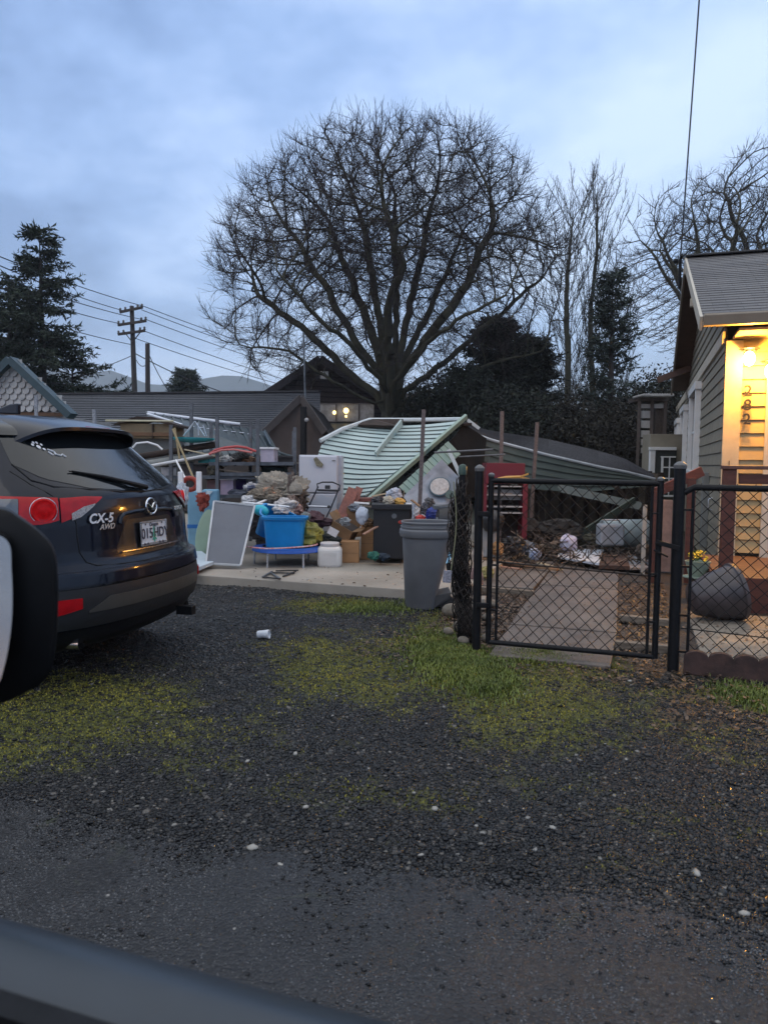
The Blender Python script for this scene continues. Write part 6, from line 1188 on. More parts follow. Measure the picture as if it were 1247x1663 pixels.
mb = MB(); n = 24; HB = [at(278, 712, 10.9), at(347, 714, 10.9)]; ax = (HB[1]-HB[0]); ln = ax.length; ax.normalize(); sd_ = Vector((0, 0, 1)).cross(ax)
b_ = []
for i in range(13):
    t = i/12; wdt = .20*math.sin(math.pi*(.06+.88*t))**.6; b_.append(mb.pts([HB[0]+ax*ln*t+sd_*(wdt*math.cos(a))+Vector((0, 0, (.075*math.sin(a) if math.sin(a) < 0 else .0)*(wdt/.2)+.02)) for a in [2*math.pi*j/n for j in range(n)]]))
for i in range(12):
    for j in range(n): mb.face((b_[i]+j, b_[i]+(j+1) % n, b_[i+1]+(j+1) % n, b_[i+1]+j))
mb.face([b_[0]+j for j in range(n)][::-1]); mb.face([b_[-1]+j for j in range(n)]); mb.build('teal_hull', mat('teal_fibreglass', (.03, .30, .34), .35, .15, 4), smooth=True, label='small teal boat hull lying on top of the rack', cat='boat')
for a, b2, c_ in (((298, 708), (316, 686), 0), ((316, 686), (330, 706), 1), ((305, 700), (328, 690), 2), ((322, 686), (322, 707), 3)): pass
T = thing('wire_stand', 'bent pale wire stand on top of the teal hull', 'stand', at(315, 708, 10.9))
for a, b2 in (((298, 708), (317, 684)), ((317, 684), (333, 708)), ((304, 702), (314, 690)), ((322, 686), (323, 707)), ((330, 690), (336, 708))): MB().tube([at(*a, 10.9), at(*b2, 10.9)], .008, 6).build('wire', SILVER, T)
# metal-roofed carport and its wooden crate-like box
T = thing('metal_roof_shelter', 'low shelter with dark teal ribbed metal roof and bright ridge strip behind the racks', 'shelter', at(360, 800, 13.5))
TM = mat('teal_metal_roof', (.022, .038, .046), .35, .2, 3, metal=.3)
q = [at(238, 672, 13.6), at(395, 690, 14.2), at(438, 704, 14.0), at(452, 740, 12.9), at(300, 742, 12.4), at(270, 705, 12.9)]
mb = MB(); tl_, tr_, br_, bl_ = at(238, 670, 14.0), at(430, 700, 14.3), at(455, 742, 12.8), at(262, 735, 12.4)
mb.prism([bl_, br_, tr_, tl_], (0, 0, -.04)); mb.build('roof', TM, T)
for i in range(15): t = i/14; MB().bar(bl_.lerp(br_, t)+Vector((0, 0, .015)), tl_.lerp(tr_, t)+Vector((0, 0, .015)), .03, .03).build('rib', TM, T)
MB().tube([tl_, at(390, 689, 14.2)], .030, 8).build('ridge_strip', mat('bright_strip', (.6, .64, .70), .3), T); MB().tube([at(240, 672, 13.6), at(296, 690, 13.0)], .022, 8).build('edge_strip', MATS['bright_strip'], T)
MB().tube([at(430, 702, 14.0), at(440, 722, 13.2), at(455, 736, 12.9), at(475, 742, 12.8)], .028, 8).build('end_strip', MATS['teal_tote'] if False else TM, T)
r_ = random.Random(2)
for i in range(9): p = bl_.lerp(br_, .35+i*.07).lerp(tl_.lerp(tr_, .35+i*.07), .72); MB().box(p+Vector((0, 0, .03)), (.08, .05, .015), rotz(YAW)).build('bright_patch', MATS['bright_strip'], T)
for t in (0.05, .5, .95): p = bl_.lerp(br_, t); MB().bar((p.x, p.y, 0), p, .07, .07).build('post', STEEL, T)
T = thing('wooden_playhouse', 'small tan wooden playhouse wall with dark roof showing above the car spoiler', 'playhouse', at(240, 800, 12.2))
BG = mat('tan_board', (.20, .155, .09), .7, .2, 5); fb(196, 688, 278, 712, 12.2, .8, BG, 'wall', T); fb(194, 702, 280, 708, 12.15, .05, mat('brown_band', (.13, .07, .035), .7), 'band', T); fb(247, 688, 249, 712, 12.15, .05, DARKW, 'joint', T); fb(186, 712, 285, 800, 12.3, .8, mat('playhouse_grey', (.09, .10, .10), .7), 'lower_wall', T)
MB().prism([at(184, 690, 12.1), at(190, 686, 12.1), at(222, 676, 12.1), at(247, 677, 12.1), at(288, 690, 12.1), at(288, 694, 12.1), at(245, 682, 12.1), at(222, 681, 12.1)], FW*.9).build('roof', DARKW, T)
# ================================================================= HOUSES BEHIND
SLATE = shingle_mat('slate_shingle', (.045, .05, .06), (.065, .07, .082), .35, .18, .3)
SHK = shingle_mat('brown_shake', (.05, .042, .042), (.075, .064, .062), .22, .16, .35)
def sheet(mb, bl, br, tl, tr, n, m=0, th=.03, lap=.02, nrm=None): return siding(mb, lerp(bl, tl), lerp(br, tr), n, th=th, lap=lap, nrm=nrm, m=m)
T = thing('long_house', 'long low house with dark slate shingle roof and a small dull brown entrance gable', 'house', at(300, 810, 21))
tl_, tr_ = at(-40, 643, 24), at(520, 638, 23.0); bl_, br_ = at(-40, 735, 19.5), at(520, 728, 19.0); bl_.z = br_.z = 1.75
mb = MB(); sheet(mb, bl_, br_, tl_, tr_, 26); mb.build('roof', SLATE, T)
MB().bar(tl_+Vector((0, 0, .04)), tr_+Vector((0, 0, .04)), .3, .05).build('ridge_cap', SLATE, T)
MB().prism([(bl_.x, bl_.y+.3, 0), (br_.x, br_.y+.3, 0), (br_.x, br_.y+.3, 1.78), (bl_.x, bl_.y+.3, 1.78)], FW*3).build('wall', mat('long_house_wall', (.06, .05, .045), .8), T)
ap, lf, rt_ = at(489, 646, 17.5), at(428, 704, 17.0), at(528, 703, 17.2)
W0, W1 = at(434, 705, 17.2), at(524, 702, 17.4)
MB().prism([(W0.x, W0.y, 0), (W1.x, W1.y, 0), W1, at(489, 650, 17.5), W0], FW*3).build('gable_wall', mat('gable_brown', (.075, .058, .052), .85, .2, 2.5, .2), T)
bk = Vector(tl_-FW*0); ridge_b = ap+FW*6
mb = MB(); sheet(mb, lf, lf+FW*6, ap, ap+FW*6, 12, nrm=(lf-ap).cross(FW).normalized()*(1 if (lf-ap).cross(FW).z > 0 else -1)); mb.build('gable_roof', SHK, T)
mb = MB(); sheet(mb, rt_+FW*6, rt_, ap+FW*6, ap, 12, nrm=(rt_-ap).cross(FW).normalized()*(1 if (rt_-ap).cross(FW).z > 0 else -1)); mb.build('gable_roof', SHK, T)
for a, b_ in ((lf, ap), (ap, rt_)): MB().bar(a-FW*.05, b_-FW*.05, .05, .16, (0, 0, 1)).build('rake_board', mat('dark_rake', (.05, .042, .04), .7), T)
a = at(493, 690, 17.1); MB().bar((a.x, a.y, 0), (a.x, a.y, 2.6), .12, .1).build('downpipe', BLK, T); MB().ball(at(498, 682, 17.0), (.05, .05, .05), 12, 8).build('gable_light', mat('dull_globe', (.3, .3, .3), .4), T)
# shingled gable house behind the tree
T = thing('shingled_house', 'dark brown shingled gable house with two warm lights behind its wide window', 'house', at(545, 780, 30))
ap, lf, rt_ = at(521, 584, 30), at(440, 641, 29.3), at(622, 652, 30.8); b0, b1 = Vector((lf.x, lf.y, 0)), Vector((rt_.x, rt_.y, 0))
MB().prism([b0, b1, rt_, ap, lf], FW*5).build('wall', SHK if False else mat('shake_wall', (.075, .062, .062), .85, .3, 12, .5, stretch=(1, 1, 3)), T)
for side, (p0, p1) in enumerate(((lf+RT*-.5+Vector((0, 0, -.25)), ap), (rt_+RT*.3+Vector((0, 0, -.15)), ap))):
    mb = MB(); nn_ = (p0-p1).cross(FW); nn_ = nn_ if nn_.z > 0 else -nn_; a, b_ = (p0, p0+FW*6) if side == 0 else (p0+FW*6, p0); c_, d_ = (p1, p1+FW*6) if side == 0 else (p1+FW*6, p1)
    o_ = -FW*.35; sheet(mb, a+o_, b_+o_, c_+o_, d_+o_, 16, nrm=nn_.normalized(), th=.08); mb.build('roof', SHK, T)
    MB().bar(p0-FW*.38, p1-FW*.38, .05, .28, (0, 0, 1)).build('rake_board', mat('plum_rake', (.055, .05, .058), .7), T)
mb = MB()
for k_ in range(22):      # shake courses on the gable
    z = lf.z-2.4+k_*.2; t = max(0, (z-lf.z)/(ap.z-lf.z)); a = lf.lerp(ap, t); b_ = rt_.lerp(ap, max(0, (z-rt_.z)/(ap.z-rt_.z))); 
    mb.bar(Vector((a.x, a.y, z))-FW*.02, Vector((b_.x, b_.y, z))-FW*.02, .02, .03)
mb.build('shake_courses', mat('shake_shadow', (.03, .025, .025), .9), T)
vt = fb(520, 603, 533, 615, 29.6, .2, WTRIM, 'gable_vent', T)
LIT = mat('painted_reflection_pane', (.06, .055, .055), .2, .4, 2.6, emit=((.9, .80, .68), .03), col2=(.30, .30, .31), detail=10)  # two-tone noise paints branch reflections on the pane, over a faint emission
for i, (u0, u1) in enumerate(((506, 545), (547, 582), (584, 607))):
    wn = fb(u0, 656, u1, 684, 29.4, .1, LIT, 'window', T); mb = MB()
    for q in ((u0, 656, u0+1.5, 684), (u1-1.5, 656, u1, 684)): pass
    fb(u0-1, 654.5, u1+1, 656.5, 29.35, .12, mat('taupe_frame', (.16, .14, .13), .6), 'frame', wn); fb(u0-1, 683.5, u1+1, 685.5, 29.35, .12, MATS['taupe_frame'], 'sill', wn); fb(u0-1, 656.5, u0+.6, 683.5, 29.35, .12, MATS['taupe_frame'], 'frame', wn)
for u, v, s_ in ((543, 670, .11), (562, 667, .16), (562, 676, .07)): MB().ball(at(u, v, 29.2), (s_*.7, s_*.2, s_*.7), 14, 10).build('lamp_glow', mat('lamp_yellow', (1, .8, .4), .4, .02, 3, emit=((1, .68, .22), 2.6)), T, smooth=True)
mb = MB(); a, b_ = at(500, 688, 27.5), at(602, 686, 28); mb.prism([at(488, 700, 26.5), at(606, 700, 27), at(602, 687, 29.3), at(500, 687, 29)], (0, 0, -.1)); mb.build('lower_roof', mat('blue_slate', (.022, .035, .042), .5, .2, 3), T)
fb(489, 700, 606, 760, 26.8, 2, mat('navy_wall', (.012, .02, .026), .7), 'lower_wall', T)
# roof hidden right of tree
T = thing('far_roof', 'small dark roof peeping out right of the big tree trunk', 'house', at(650, 770, 33)); MB().prism([at(600, 668, 33), at(695, 668, 33), at(668, 640, 33.5), at(618, 628, 33.5)], FW*4).build('roof', SHK, T); fb(604, 668, 690, 760, 33.2, 3, MATS['shake_wall'], 'wall', T)
# garage with fish scale shingles, left
T = thing('scalloped_garage', 'pale garage gable with fish scale shingles and dark teal eaves at the left edge', 'garage', at(0, 800, 17))
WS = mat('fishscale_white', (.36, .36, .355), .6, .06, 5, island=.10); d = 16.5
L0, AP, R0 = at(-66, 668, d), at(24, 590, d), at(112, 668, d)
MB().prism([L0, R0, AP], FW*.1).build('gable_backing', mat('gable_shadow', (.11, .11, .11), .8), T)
mb = MB(); s = d/F; pxs = 13.0; row = 0; vv = 668
while vv > 597:
    half = (vv-590)/78*88; x = -math.floor(half/pxs)*pxs+(pxs/2 if row % 2 else 0)
    while x < half-2:
        c = at(24+x, vv-5, d-.04); r0 = pxs*s*.48; P = [c+RT*-r0+Vector((0, 0, .16)), c+RT*-r0]+[c+RT*(r0*math.cos(q))+Vector((0, 0, r0*math.sin(q))) for q in np.linspace(math.pi+.3, 2*math.pi-.3, 6)]+[c+RT*r0, c+RT*r0+Vector((0, 0, .16))]
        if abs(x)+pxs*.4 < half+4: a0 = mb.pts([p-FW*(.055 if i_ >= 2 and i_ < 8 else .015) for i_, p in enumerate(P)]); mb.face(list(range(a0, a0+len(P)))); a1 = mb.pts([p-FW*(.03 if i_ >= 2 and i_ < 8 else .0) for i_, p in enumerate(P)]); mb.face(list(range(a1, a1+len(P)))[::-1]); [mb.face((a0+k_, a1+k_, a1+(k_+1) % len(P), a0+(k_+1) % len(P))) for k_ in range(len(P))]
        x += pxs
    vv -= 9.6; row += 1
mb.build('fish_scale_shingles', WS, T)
TEAL = mat('teal_eave', (.018, .05, .065), .5, .15, 4)
MB().bar(AP-FW*.1+Vector((0, 0, .06)), at(118, 676, d-.15), .35, .15, (0, 0, 1)).build('rake_board', TEAL, T); MB().bar(AP-FW*.1+Vector((0, 0, .06)), at(-70, 676, d-.15), .35, .15, (0, 0, 1)).build('rake_board', TEAL, T)
q0 = at(-230, 590, d+.9); q1 = at(26, 589, d+.9); q2 = at(26, 668, d+.3); q3 = at(-230, 668, d+.3); mb = MB().prism([q3, q2, q1, q0], FW*.05); mb.build('roof', mat('blue_roof_sheet', (.07, .11, .15), .35, metal=.2), T)
MB().prism([AP+FW*.1, R0+FW*.1, R0+FW*.12-RT*.3, AP+FW*.12-RT*.3], FW*.7-RT*1.0).build('roof', MATS['blue_roof_sheet'], T)
fb(-62, 669, 104, 675, d-.05, .1, mat('brown_beam', (.12, .065, .035), .7), 'beam', T); fb(-60, 675, 102, 790, d+.05, 3, mat('garage_wall', (.30, .30, .30), .7), 'wall', T)
# small building with white framed door, lattice tower
T = thing('back_shed', 'small sage green shed with white corner trim and dark glazed door past the gate', 'shed', at(1090, 800, 16))
fb(1054, 705, 1110, 830, 16, .5, SIDE, 'wall', T)
fb(1055, 728, 1063, 790, 15.9, .1, WTRIM, 'corner_trim', T); fb(1055, 726, 1098, 731, 15.88, .1, WTRIM, 'head_trim', T)
dr = fb(1063.5, 731, 1097, 806, 15.92, .05, mat('dark_door', (.02, .024, .022), .5), 'door', T)
for v0, v1 in ((740, 746), (760, 766), (784, 806)): pass
for (u0, v0, u1, v1) in ((1073, 742, 1076, 806), (1073, 741, 1097, 743), (1085.5, 743, 1087, 806), (1076, 758, 1097, 760), (1076, 776, 1097, 778), (1073, 804, 1097, 807)): fb(u0, v0, u1, v1, 15.88, .03, WTRIM, 'glazing_bar', dr, bev=.001)
T = thing('louvred_tower', 'brown timber frame with six pale slatted panels standing left of the house eave', 'tower', at(1060, 790, 19)); d = 19
BT = mat('tower_brown', (.055, .042, .035), .75)
for u0, u1 in ((1036, 1040), (1057, 1061), (1078, 1083)): 
    a = at((u0+u1)/2, 645, d); MB().bar((a.x, a.y, 0), a, .08, .08).build('post', BT, T)
fb(1036, 645, 1085, 651, d-.05, .8, BT, 'top_beam', T)
SL = mat('pale_slat', (.30, .29, .27), .6, .2, 30, stretch=(8, 8, .3))
for i, (v0, v1) in enumerate(((656, 663), (667, 679), (683, 695), (699, 710), (713, 723), (727, 736))): fb(1040.5, v0, 1057-i*.6, v1, d, .05, SL, 'slatted_panel', T)
fb(1062, 656, 1078, 663, d, .05, SL, 'slatted_panel', T); fb(1061, 664, 1079, 735, d+.1, .05, mat('brown_lattice', (.07, .055, .045), .8, .3, 20), 'lattice', T)
mb = MB(); 
for k_ in range(12): c = at(1037+k_*4.1, 643.5, d-.1); mb.tube([c-FW*.4, c+FW*.4], .035, 8)
for k_ in range(1): mb.bar(at(1036, 644.5, d-.1), at(1084, 644.5, d-.1), .8, .03)
mb.build('corrugated_top', SL, T)
# ================================================================= POLES AND WIRES
PW = mat('pole_wood', (.05, .042, .04), .85, .3, 8, .3, stretch=(1, 1, .2)); d = 44
T = thing('utility_pole', 'tall weathered utility pole with three crossarms left of the hills', 'utility pole', Vector((*at(221, 780, d).xy, 0)))
b_ = at(221, 700, d); tp_ = at(214.5, 497, d); MB().tube([(b_.x, b_.y, 0), b_, tp_], [.19, .18, .12], 12).build('pole', PW, T, smooth=True)
INS = mat('insulator', (.06, .055, .055), .3)
for i, (v, u0, u1) in enumerate(((504, 195, 232), (525, 192, 238), (541, 192, 236))):
    MB().bar(at(u0, v+(3 if i < 2 else 2), d-.25), at(u1, v-(5 if i == 0 else 4), d-.25), .12, .14).build('crossarm', PW, T)
    for u in ((u0+1, u0+9, u1-8, u1-1)): f_ = (u-u0)/(u1-u0); c = at(u, v+3-7*f_-3, d-.25); MB().lathe([(.04, -.1), (.08, -.02), (.05, .06), (.08, .08), (.03, .14)], c, 10).build('insulator', INS, T, smooth=True)
for v0, v1, s_ in ((548, 528, -1), (548, 528, 1)): MB().bar(at(215.5, v0+8, d-.2), at(215.5+s_*14, v1+10, d-.25), .05, .05).build('brace', PW, T)
T = thing('stub_pole', 'shorter thicker dark pole beside the utility pole', 'utility pole', Vector((*at(241, 780, 40).xy, 0))); b_ = at(240.8, 700, 40); MB().tube([(b_.x, b_.y, 0), b_, at(240, 558, 40)], [.15, .14, .12], 12).build('pole', PW, T, smooth=True)
WM = mat('overhead_wire', (.02, .02, .025), .6)
def wire(P, r, lb, d0, d1, sag=0., nm='overhead_wire', d2=None):
    """cable between two real ends, hanging in a catenary"""
    a = at(*P[0], d0); b_ = at(*P[1], d1); MB().tube([a.lerp(b_, t)-Vector((0, 0, 4*sag*t*(1-t))) for t in np.linspace(0, 1, 26)], r, 5).build(nm, WM, label=lb, cat='wire', group='wires on the utility pole' if nm == 'overhead_wire' else None)
wl = [((-60, 392), (233, 497), 26, 'topmost wire coming in from the left to the pole head'), ((-60, 405), (199, 504), 26, 'second wire from the top, left of the pole'), ((-60, 428), (232, 519), 26, 'third wire from the top, left of the pole'), ((-60, 445), (193, 525), 26, 'fourth wire from the top, left of the pole'), ((-60, 480), (216, 560), 28, 'low thin wire left of the pole'), ((60, 628), (216, 577), 38, 'slack wire rising from the conifer to the pole middle')]
for a, b_, d0, lb in wl: wire((a, b_), .022, lb, d0, d, .15)
wr = [((233, 497), (640, 632), 62, 'topmost wire running right from the pole head behind the tree'), ((230, 503), (640, 642), 62, 'second wire from the top, right of the pole'), ((238, 519), (640, 650), 62, 'third wire from the top, right of the pole'), ((236, 538), (600, 655), 60, 'fourth wire from the top, right of the pole'), ((216, 548), (560, 650), 60, 'fifth wire from the top, right of the pole'), ((218, 573), (400, 648), 50, 'heavy lower wire dropping right behind the long roof'), ((242, 575), (290, 655), 42, 'guy wire slanting down from the stub pole'), ((222, 585), (240, 590), 41, 'loop of slack wire between the two poles')]
for a, b_, d1, lb in wr: wire((a, b_), .03 if 'heavy' in lb else .022, lb, d if '242' not in str(a) else 40, d1, .25)
a = at(1104, 430, 11.3); T = thing('service_mast', 'small service mast clamped at the gable peak of the porch house', 'mast', a); MB().tube([a+Vector((0, 0, -.35)), a+Vector((0, 0, .08)), a+Vector((.02, -.08, .12))], .022, 8).build('mast_pipe', BLK, T, smooth=True); MB().ball(at(1097, 424, 11.25), (.04, .04, .04), 10, 8).build('weatherhead', BLK, T, smooth=True)
wire(((1104.5, 418), (1152, -240)), .011, 'black service cable rising steeply from the gable peak out of view', 11.3, 9.9, .03, 'service_cable')
MB().tube([at(496, 660, 22), at(493, 540, 22)], .03, 6).build('thin_mast', STEEL, label='thin antenna mast standing over the long roof behind the tree branches', cat='mast')
# ================================================================= TREES
BARK = mat('bark', (.045, .038, .034), .9, .35, 6, .8, 20, stretch=(1, 1, .35)); BARKM = mat('mossy_bark', (.030, .029, .020), .9, .3, 4, .8, 20, stretch=(1, 1, .35), col2=(.065, .062, .038)); TWIG = mat('twig', (.030, .022, .022), .9, .3, 2)
def colonize(nodes, par, att, step, kill, iters, bias=(0, 0, .0)):
    nodes = [np.array(n_, float) for n_ in nodes]; par = list(par); att = np.array(att); N_ = np.array(nodes)
    D = np.full(len(att), 1e9); I = np.zeros(len(att), int)
    def upd(k0):
        nonlocal D, I
        for k_ in range(k0, len(nodes)):
            dd = ((att-nodes[k_])**2).sum(1); m_ = dd < D; D = np.where(m_, dd, D); I = np.where(m_, k_, I)
    upd(0)
    for it in range(iters):
        al = D > kill*kill
        if al.sum() == 0: break
        att, D, I = att[al], D[al], I[al]; NN = np.array(nodes); v = att-NN[I]; v /= np.linalg.norm(v, axis=1, keepdims=True)
        acc = np.zeros((len(nodes), 3)); np.add.at(acc, I, v); act = np.unique(I); k0 = len(nodes)
        for a_ in act:
            g_ = acc[a_]; ln = np.linalg.norm(g_)
            if ln < 1e-3: continue
            g_ = g_/ln+np.array(bias); 
            if par[a_] >= 0: pd = nodes[a_]-nodes[par[a_]]; g_ = g_+.45*pd/np.linalg.norm(pd)
            g_ /= np.linalg.norm(g_); nw = nodes[a_]+g_*step
            if ((NN-nw)**2).sum(1).min() < (.55*step)**2: D[(I == a_)] = np.where(D[I == a_] < (2.2*step)**2, 0, D[I == a_]); continue
            nodes.append(nw); par.append(a_)
        upd(k0)
    return np.array(nodes), np.array(par)
def bare_tree(name, label, base, limbs, att, step, kill, tip_r, trunk_r, group=None, twigs=(3, .9), seed=1, expo=2.3, twig_r=.009, bark=None, iters=90, up_=.25):
    r = np.random.default_rng(seed); base = np.array(base, float); nodes = [base]; par = [-1]
    for L_ in limbs:      # each limb: (parent limb index or -1, list of points)
        p0, pts = L_; last = p0 if isinstance(p0, int) else 0
        for p in pts:
            p = np.array(p, float); q = nodes[last]; n_ = max(1, int(np.linalg.norm(p-q)/step))
            for k_ in range(1, n_+1): nodes.append(q+(p-q)*k_/n_+(r.normal(0, step*.09, 3) if k_ < n_ else 0)); par.append(last); last = len(nodes)-1
    nodes, par = colonize(nodes, par, att, step, kill, iters)
    n_ = len(nodes); w_ = np.zeros(n_); kids = np.bincount(par[1:], minlength=n_); w_[kids == 0] = tip_r**expo
    for i in range(n_-1, 0, -1):
        if w_[i] == 0: w_[i] = tip_r**expo
        w_[par[i]] += w_[i]
    R_ = w_**(1/expo); R_ = np.minimum(R_*trunk_r/R_[0], trunk_r); R_ = np.maximum(R_, tip_r)
    P1 = nodes[1:]; P0 = nodes[par[1:]]; r1 = R_[1:]; r0 = np.minimum(R_[par[1:]], r1*1.35+.004); big = r1 > trunk_r*.30
    T = thing(name, label, 'tree', tuple(base), group)
    d_ = (P1-P0); P1x = P1+d_*.04
    V, Fc = segs(P0[big], P1x[big], r0[big], r1[big], 14); npmesh('trunk', V, Fc, bark or BARKM, T, smooth=True)
    sm_ = ~big; V, Fc = segs(P0[sm_], P1x[sm_], r0[sm_], r1[sm_], 6)
    # twigs
    cand = np.where(R_ < tip_r*2.6)[0]; cand = cand[cand > 0]; k_ = twigs[0]; idx_ = np.repeat(cand, k_); s = nodes[idx_]+r.normal(0, .01, (len(idx_), 3)); dr = nodes[idx_]-nodes[par[idx_]]; dr /= np.linalg.norm(dr, axis=1, keepdims=True)
    dr = dr+r.normal(0, .55, dr.shape); dr[:, 2] += up_; dr /= np.linalg.norm(dr, axis=1, keepdims=True); ln = twigs[1]*r.uniform(.35, 1.1, len(dr))[:, None]
    m1 = s+dr*ln*.5; d2 = dr+r.normal(0, .25, dr.shape); d2[:, 2] += up_*.8; d2 /= np.linalg.norm(d2, axis=1, keepdims=True); e1 = m1+d2*ln*.5
    d3 = dr+r.normal(0, .7, dr.shape); d3 /= np.linalg.norm(d3, axis=1, keepdims=True); e2 = m1+d3*ln*.35
    d4 = dr+r.normal(0, .7, dr.shape); d4 /= np.linalg.norm(d4, axis=1, keepdims=True); q_ = s+dr*ln*.25; e3 = q_+d4*ln*.3
    t0 = np.full(len(s), twig_r); A = np.concatenate([s, m1, m1, q_]); B = np.concatenate([m1, e1, e2, e3]); ra = np.concatenate([t0, t0*.8, t0*.7, t0*.7]); rb = np.concatenate([t0*.8, t0*.45, t0*.4, t0*.4])
    V2, F2 = segs(A, B, ra, rb, 3); F2 = F2
    cr = npmesh('crown', V, Fc, bark or BARKM, T, smooth=True); npmesh('twigs', V2, F2, TWIG, T, kind='stuff'); return T
def ellip(r, n, c, rad, lo=-1., shell=.0):
    out_ = []
    while len(out_) < n:
        p = r.uniform(-1, 1, 3); q = np.linalg.norm(p)
        if q > 1 or p[2] < lo or q < shell: continue
        out_.append(np.array(c)+p*np.array(rad))
    return out_
# the big bare tree
d = 26.; s = d/F; bb_ = at(634, 700, d); bx_, by_ = bb_.x, bb_.y
def tp_at(u, v, dd=0.): p = at(u, v, d+dd); return (p.x, p.y, p.z)
r = np.random.default_rng(11)
att = ellip(r, 5000, tp_at(622, 470), (6.4, 4.6, 5.5), 0); att += ellip(r, 1300, tp_at(614, 488), (6.7, 4.6, 3.5), -1)
att = np.array([(*(np.array(p)),) for p in att]); cc = np.array(tp_at(622, 470))
# hollow cone under the crown next to the trunk
rel = att-np.array([bx_, by_, 0]); hr = np.hypot(rel[:, 0], rel[:, 1]); att = att[(att[:, 2] > 3.6+.0*hr) & (hr > .35*(8-att[:, 2])) | (att[:, 2] > 8)]; att = att[(vnoise(att[:, 0]+att[:, 1], att[:, 2], 1.3, 71)+.35*r.random(len(att))) > .36]

tk = [tp_at(634, 760), tp_at(633, 690), tp_at(634, 655)]
limbs = [(-1 if False else 0, tk)]
def limb_from(pt_list): limbs.append((0, pt_list))
stem_ends = [((628, 600), (618, 520), (600, 420), (588, 360), 0), ((645, 600), (660, 520), (685, 420), (698, 340), 1), ((640, 590), (645, 480), (640, 390), (642, 320), 2), ((620, 610), (580, 560), (540, 490), (490, 400), -1), ((612, 640), (560, 600), (500, 540), (420, 480), 1), ((650, 610), (700, 540), (760, 460), (800, 360), -2), ((656, 635), (720, 590), (800, 520), (880, 450), 1), ((660, 650), (730, 620), (800, 590), (880, 570), -1), ((608, 655), (540, 620), (470, 570), (390, 560), -2), ((625, 605), (590, 500), (552, 410), (528, 350), 3), ((648, 600), (700, 500), (738, 410), (762, 335), 3), ((634, 600), (630, 500), (655, 430), (625, 340), -3), ((640, 620), (690, 560), (740, 520), (820, 480), -4), ((622, 625), (570, 560), (500, 500), (450, 440), -4)]
base_n = np.array([bb_.x, bb_.y, -.1])
# trunk nodes first, then every limb starts from the fork
TT = [tuple(base_n), (bb_.x, bb_.y, 1.2), tp_at(634, 690), tp_at(636, 668), tp_at(636, 645)]
def big_tree():
    st = .30; nodes = [np.array(TT[0], float)]; par = [-1]; rr = np.random.default_rng(5)
    def ext(last, p):
        p = np.array(p, float); q = nodes[last].copy(); k_ = max(1, int(np.linalg.norm(p-q)/st))
        for i in range(1, k_+1):
            f_ = i/k_; nodes.append(q+(p-q)*f_+(rr.normal(0, .035, 3) if i < k_ else 0)); par.append(last); last = len(nodes)-1
        return last
    l = 0
    for p in TT[1:]: l = ext(l, p)
    forks = {}
    for a, b2, c_, e, dy in stem_ends:
        k_ = l if dy in (0, 2) else max(1, l-int(rr.integers(0, 5))); z = k_
        for j, (u, v) in enumerate((a, b2, c_, e)): z = ext(z, tp_at(u, v, dy*(.25, .6, .85, 1.0)[j]))
    return nodes, par
nodes, par = big_tree()
def finish_tree(name, label, nodes, par, att, step, kill, tip_r, trunk_r, seed, twigs, expo=2.35, twig_r=.008, bark=None, up_=.25, nst=14, group=None):
    global _pre
    r = np.random.default_rng(seed); nodes, par = colonize(nodes, par, att, step, kill, 80)
    n_ = len(nodes); w_ = np.zeros(n_); 
    for i in range(n_-1, 0, -1):
        if w_[i] == 0: w_[i] = tip_r**expo
        w_[par[i]] += w_[i]
    R_ = w_**(1/expo); k_ = trunk_r/R_[0]; R_ = np.where(R_ > .05, R_*k_, R_*(1+(k_-1)*np.clip((R_-tip_r)/(.05-tip_r), 0, 1))); R_ = np.maximum(R_, tip_r)
    P1 = nodes[1:]; P0 = nodes[par[1:]]; r1 = R_[1:]; r0 = np.minimum(R_[par[1:]], r1*1.3+.004); big = r1 > trunk_r*.28; d_ = P1-P0
    T = thing(name, label, 'tree', tuple(nodes[0]), group); V, Fc = segs(P0[big]-d_[big]*.03, P1[big]+d_[big]*.05, r0[big], r1[big], nst); npmesh('trunk', V, Fc, bark or BARKM, T, smooth=True)
    V, Fc = segs(P0[~big], (P1+d_*.04)[~big], r0[~big], r1[~big], 6); npmesh('crown', V, Fc, bark or BARKM, T, smooth=True)
    cand = np.where(R_ < tip_r*2.6)[0]; cand = cand[cand > 0]; idx_ = np.repeat(cand, twigs[0]); s = nodes[idx_]; dr = nodes[idx_]-nodes[par[idx_]]; un = lambda x: x/np.maximum(np.linalg.norm(x, axis=1, keepdims=True), 1e-6)
    U = np.array([0, 0, up_]); dr = un(un(dr)+r.normal(0, .5, dr.shape)+U); ln = twigs[1]*r.uniform(.35, 1.1, len(dr))[:, None]; m1 = s+dr*ln*.5; e1 = m1+un(dr+r.normal(0, .25, dr.shape)+U)*ln*.5; e2 = m1+un(dr+r.normal(0, .6, dr.shape)+U)*ln*.38; q_ = s+dr*ln*.25; e3 = q_+un(dr+r.normal(0, .6, dr.shape)+U)*ln*.32
    t0 = np.full(len(s), twig_r); V2, F2 = segs(np.concatenate([s, m1, m1, q_]), np.concatenate([m1, e1, e2, e3]), np.concatenate([t0, t0*.8, t0*.7, t0*.7]), np.concatenate([t0*.8, t0*.45, t0*.4, t0*.4]), 3)
    npmesh('twigs', V2, F2, TWIG, T, kind='stuff'); return n_
finish_tree('bare_tree', 'large spreading leafless tree with many mossy limbs standing behind the collapsed shed', nodes, par, att, .25, .36, .011, .52, 3, (4, .9), expo=1.80, twig_r=.0072)
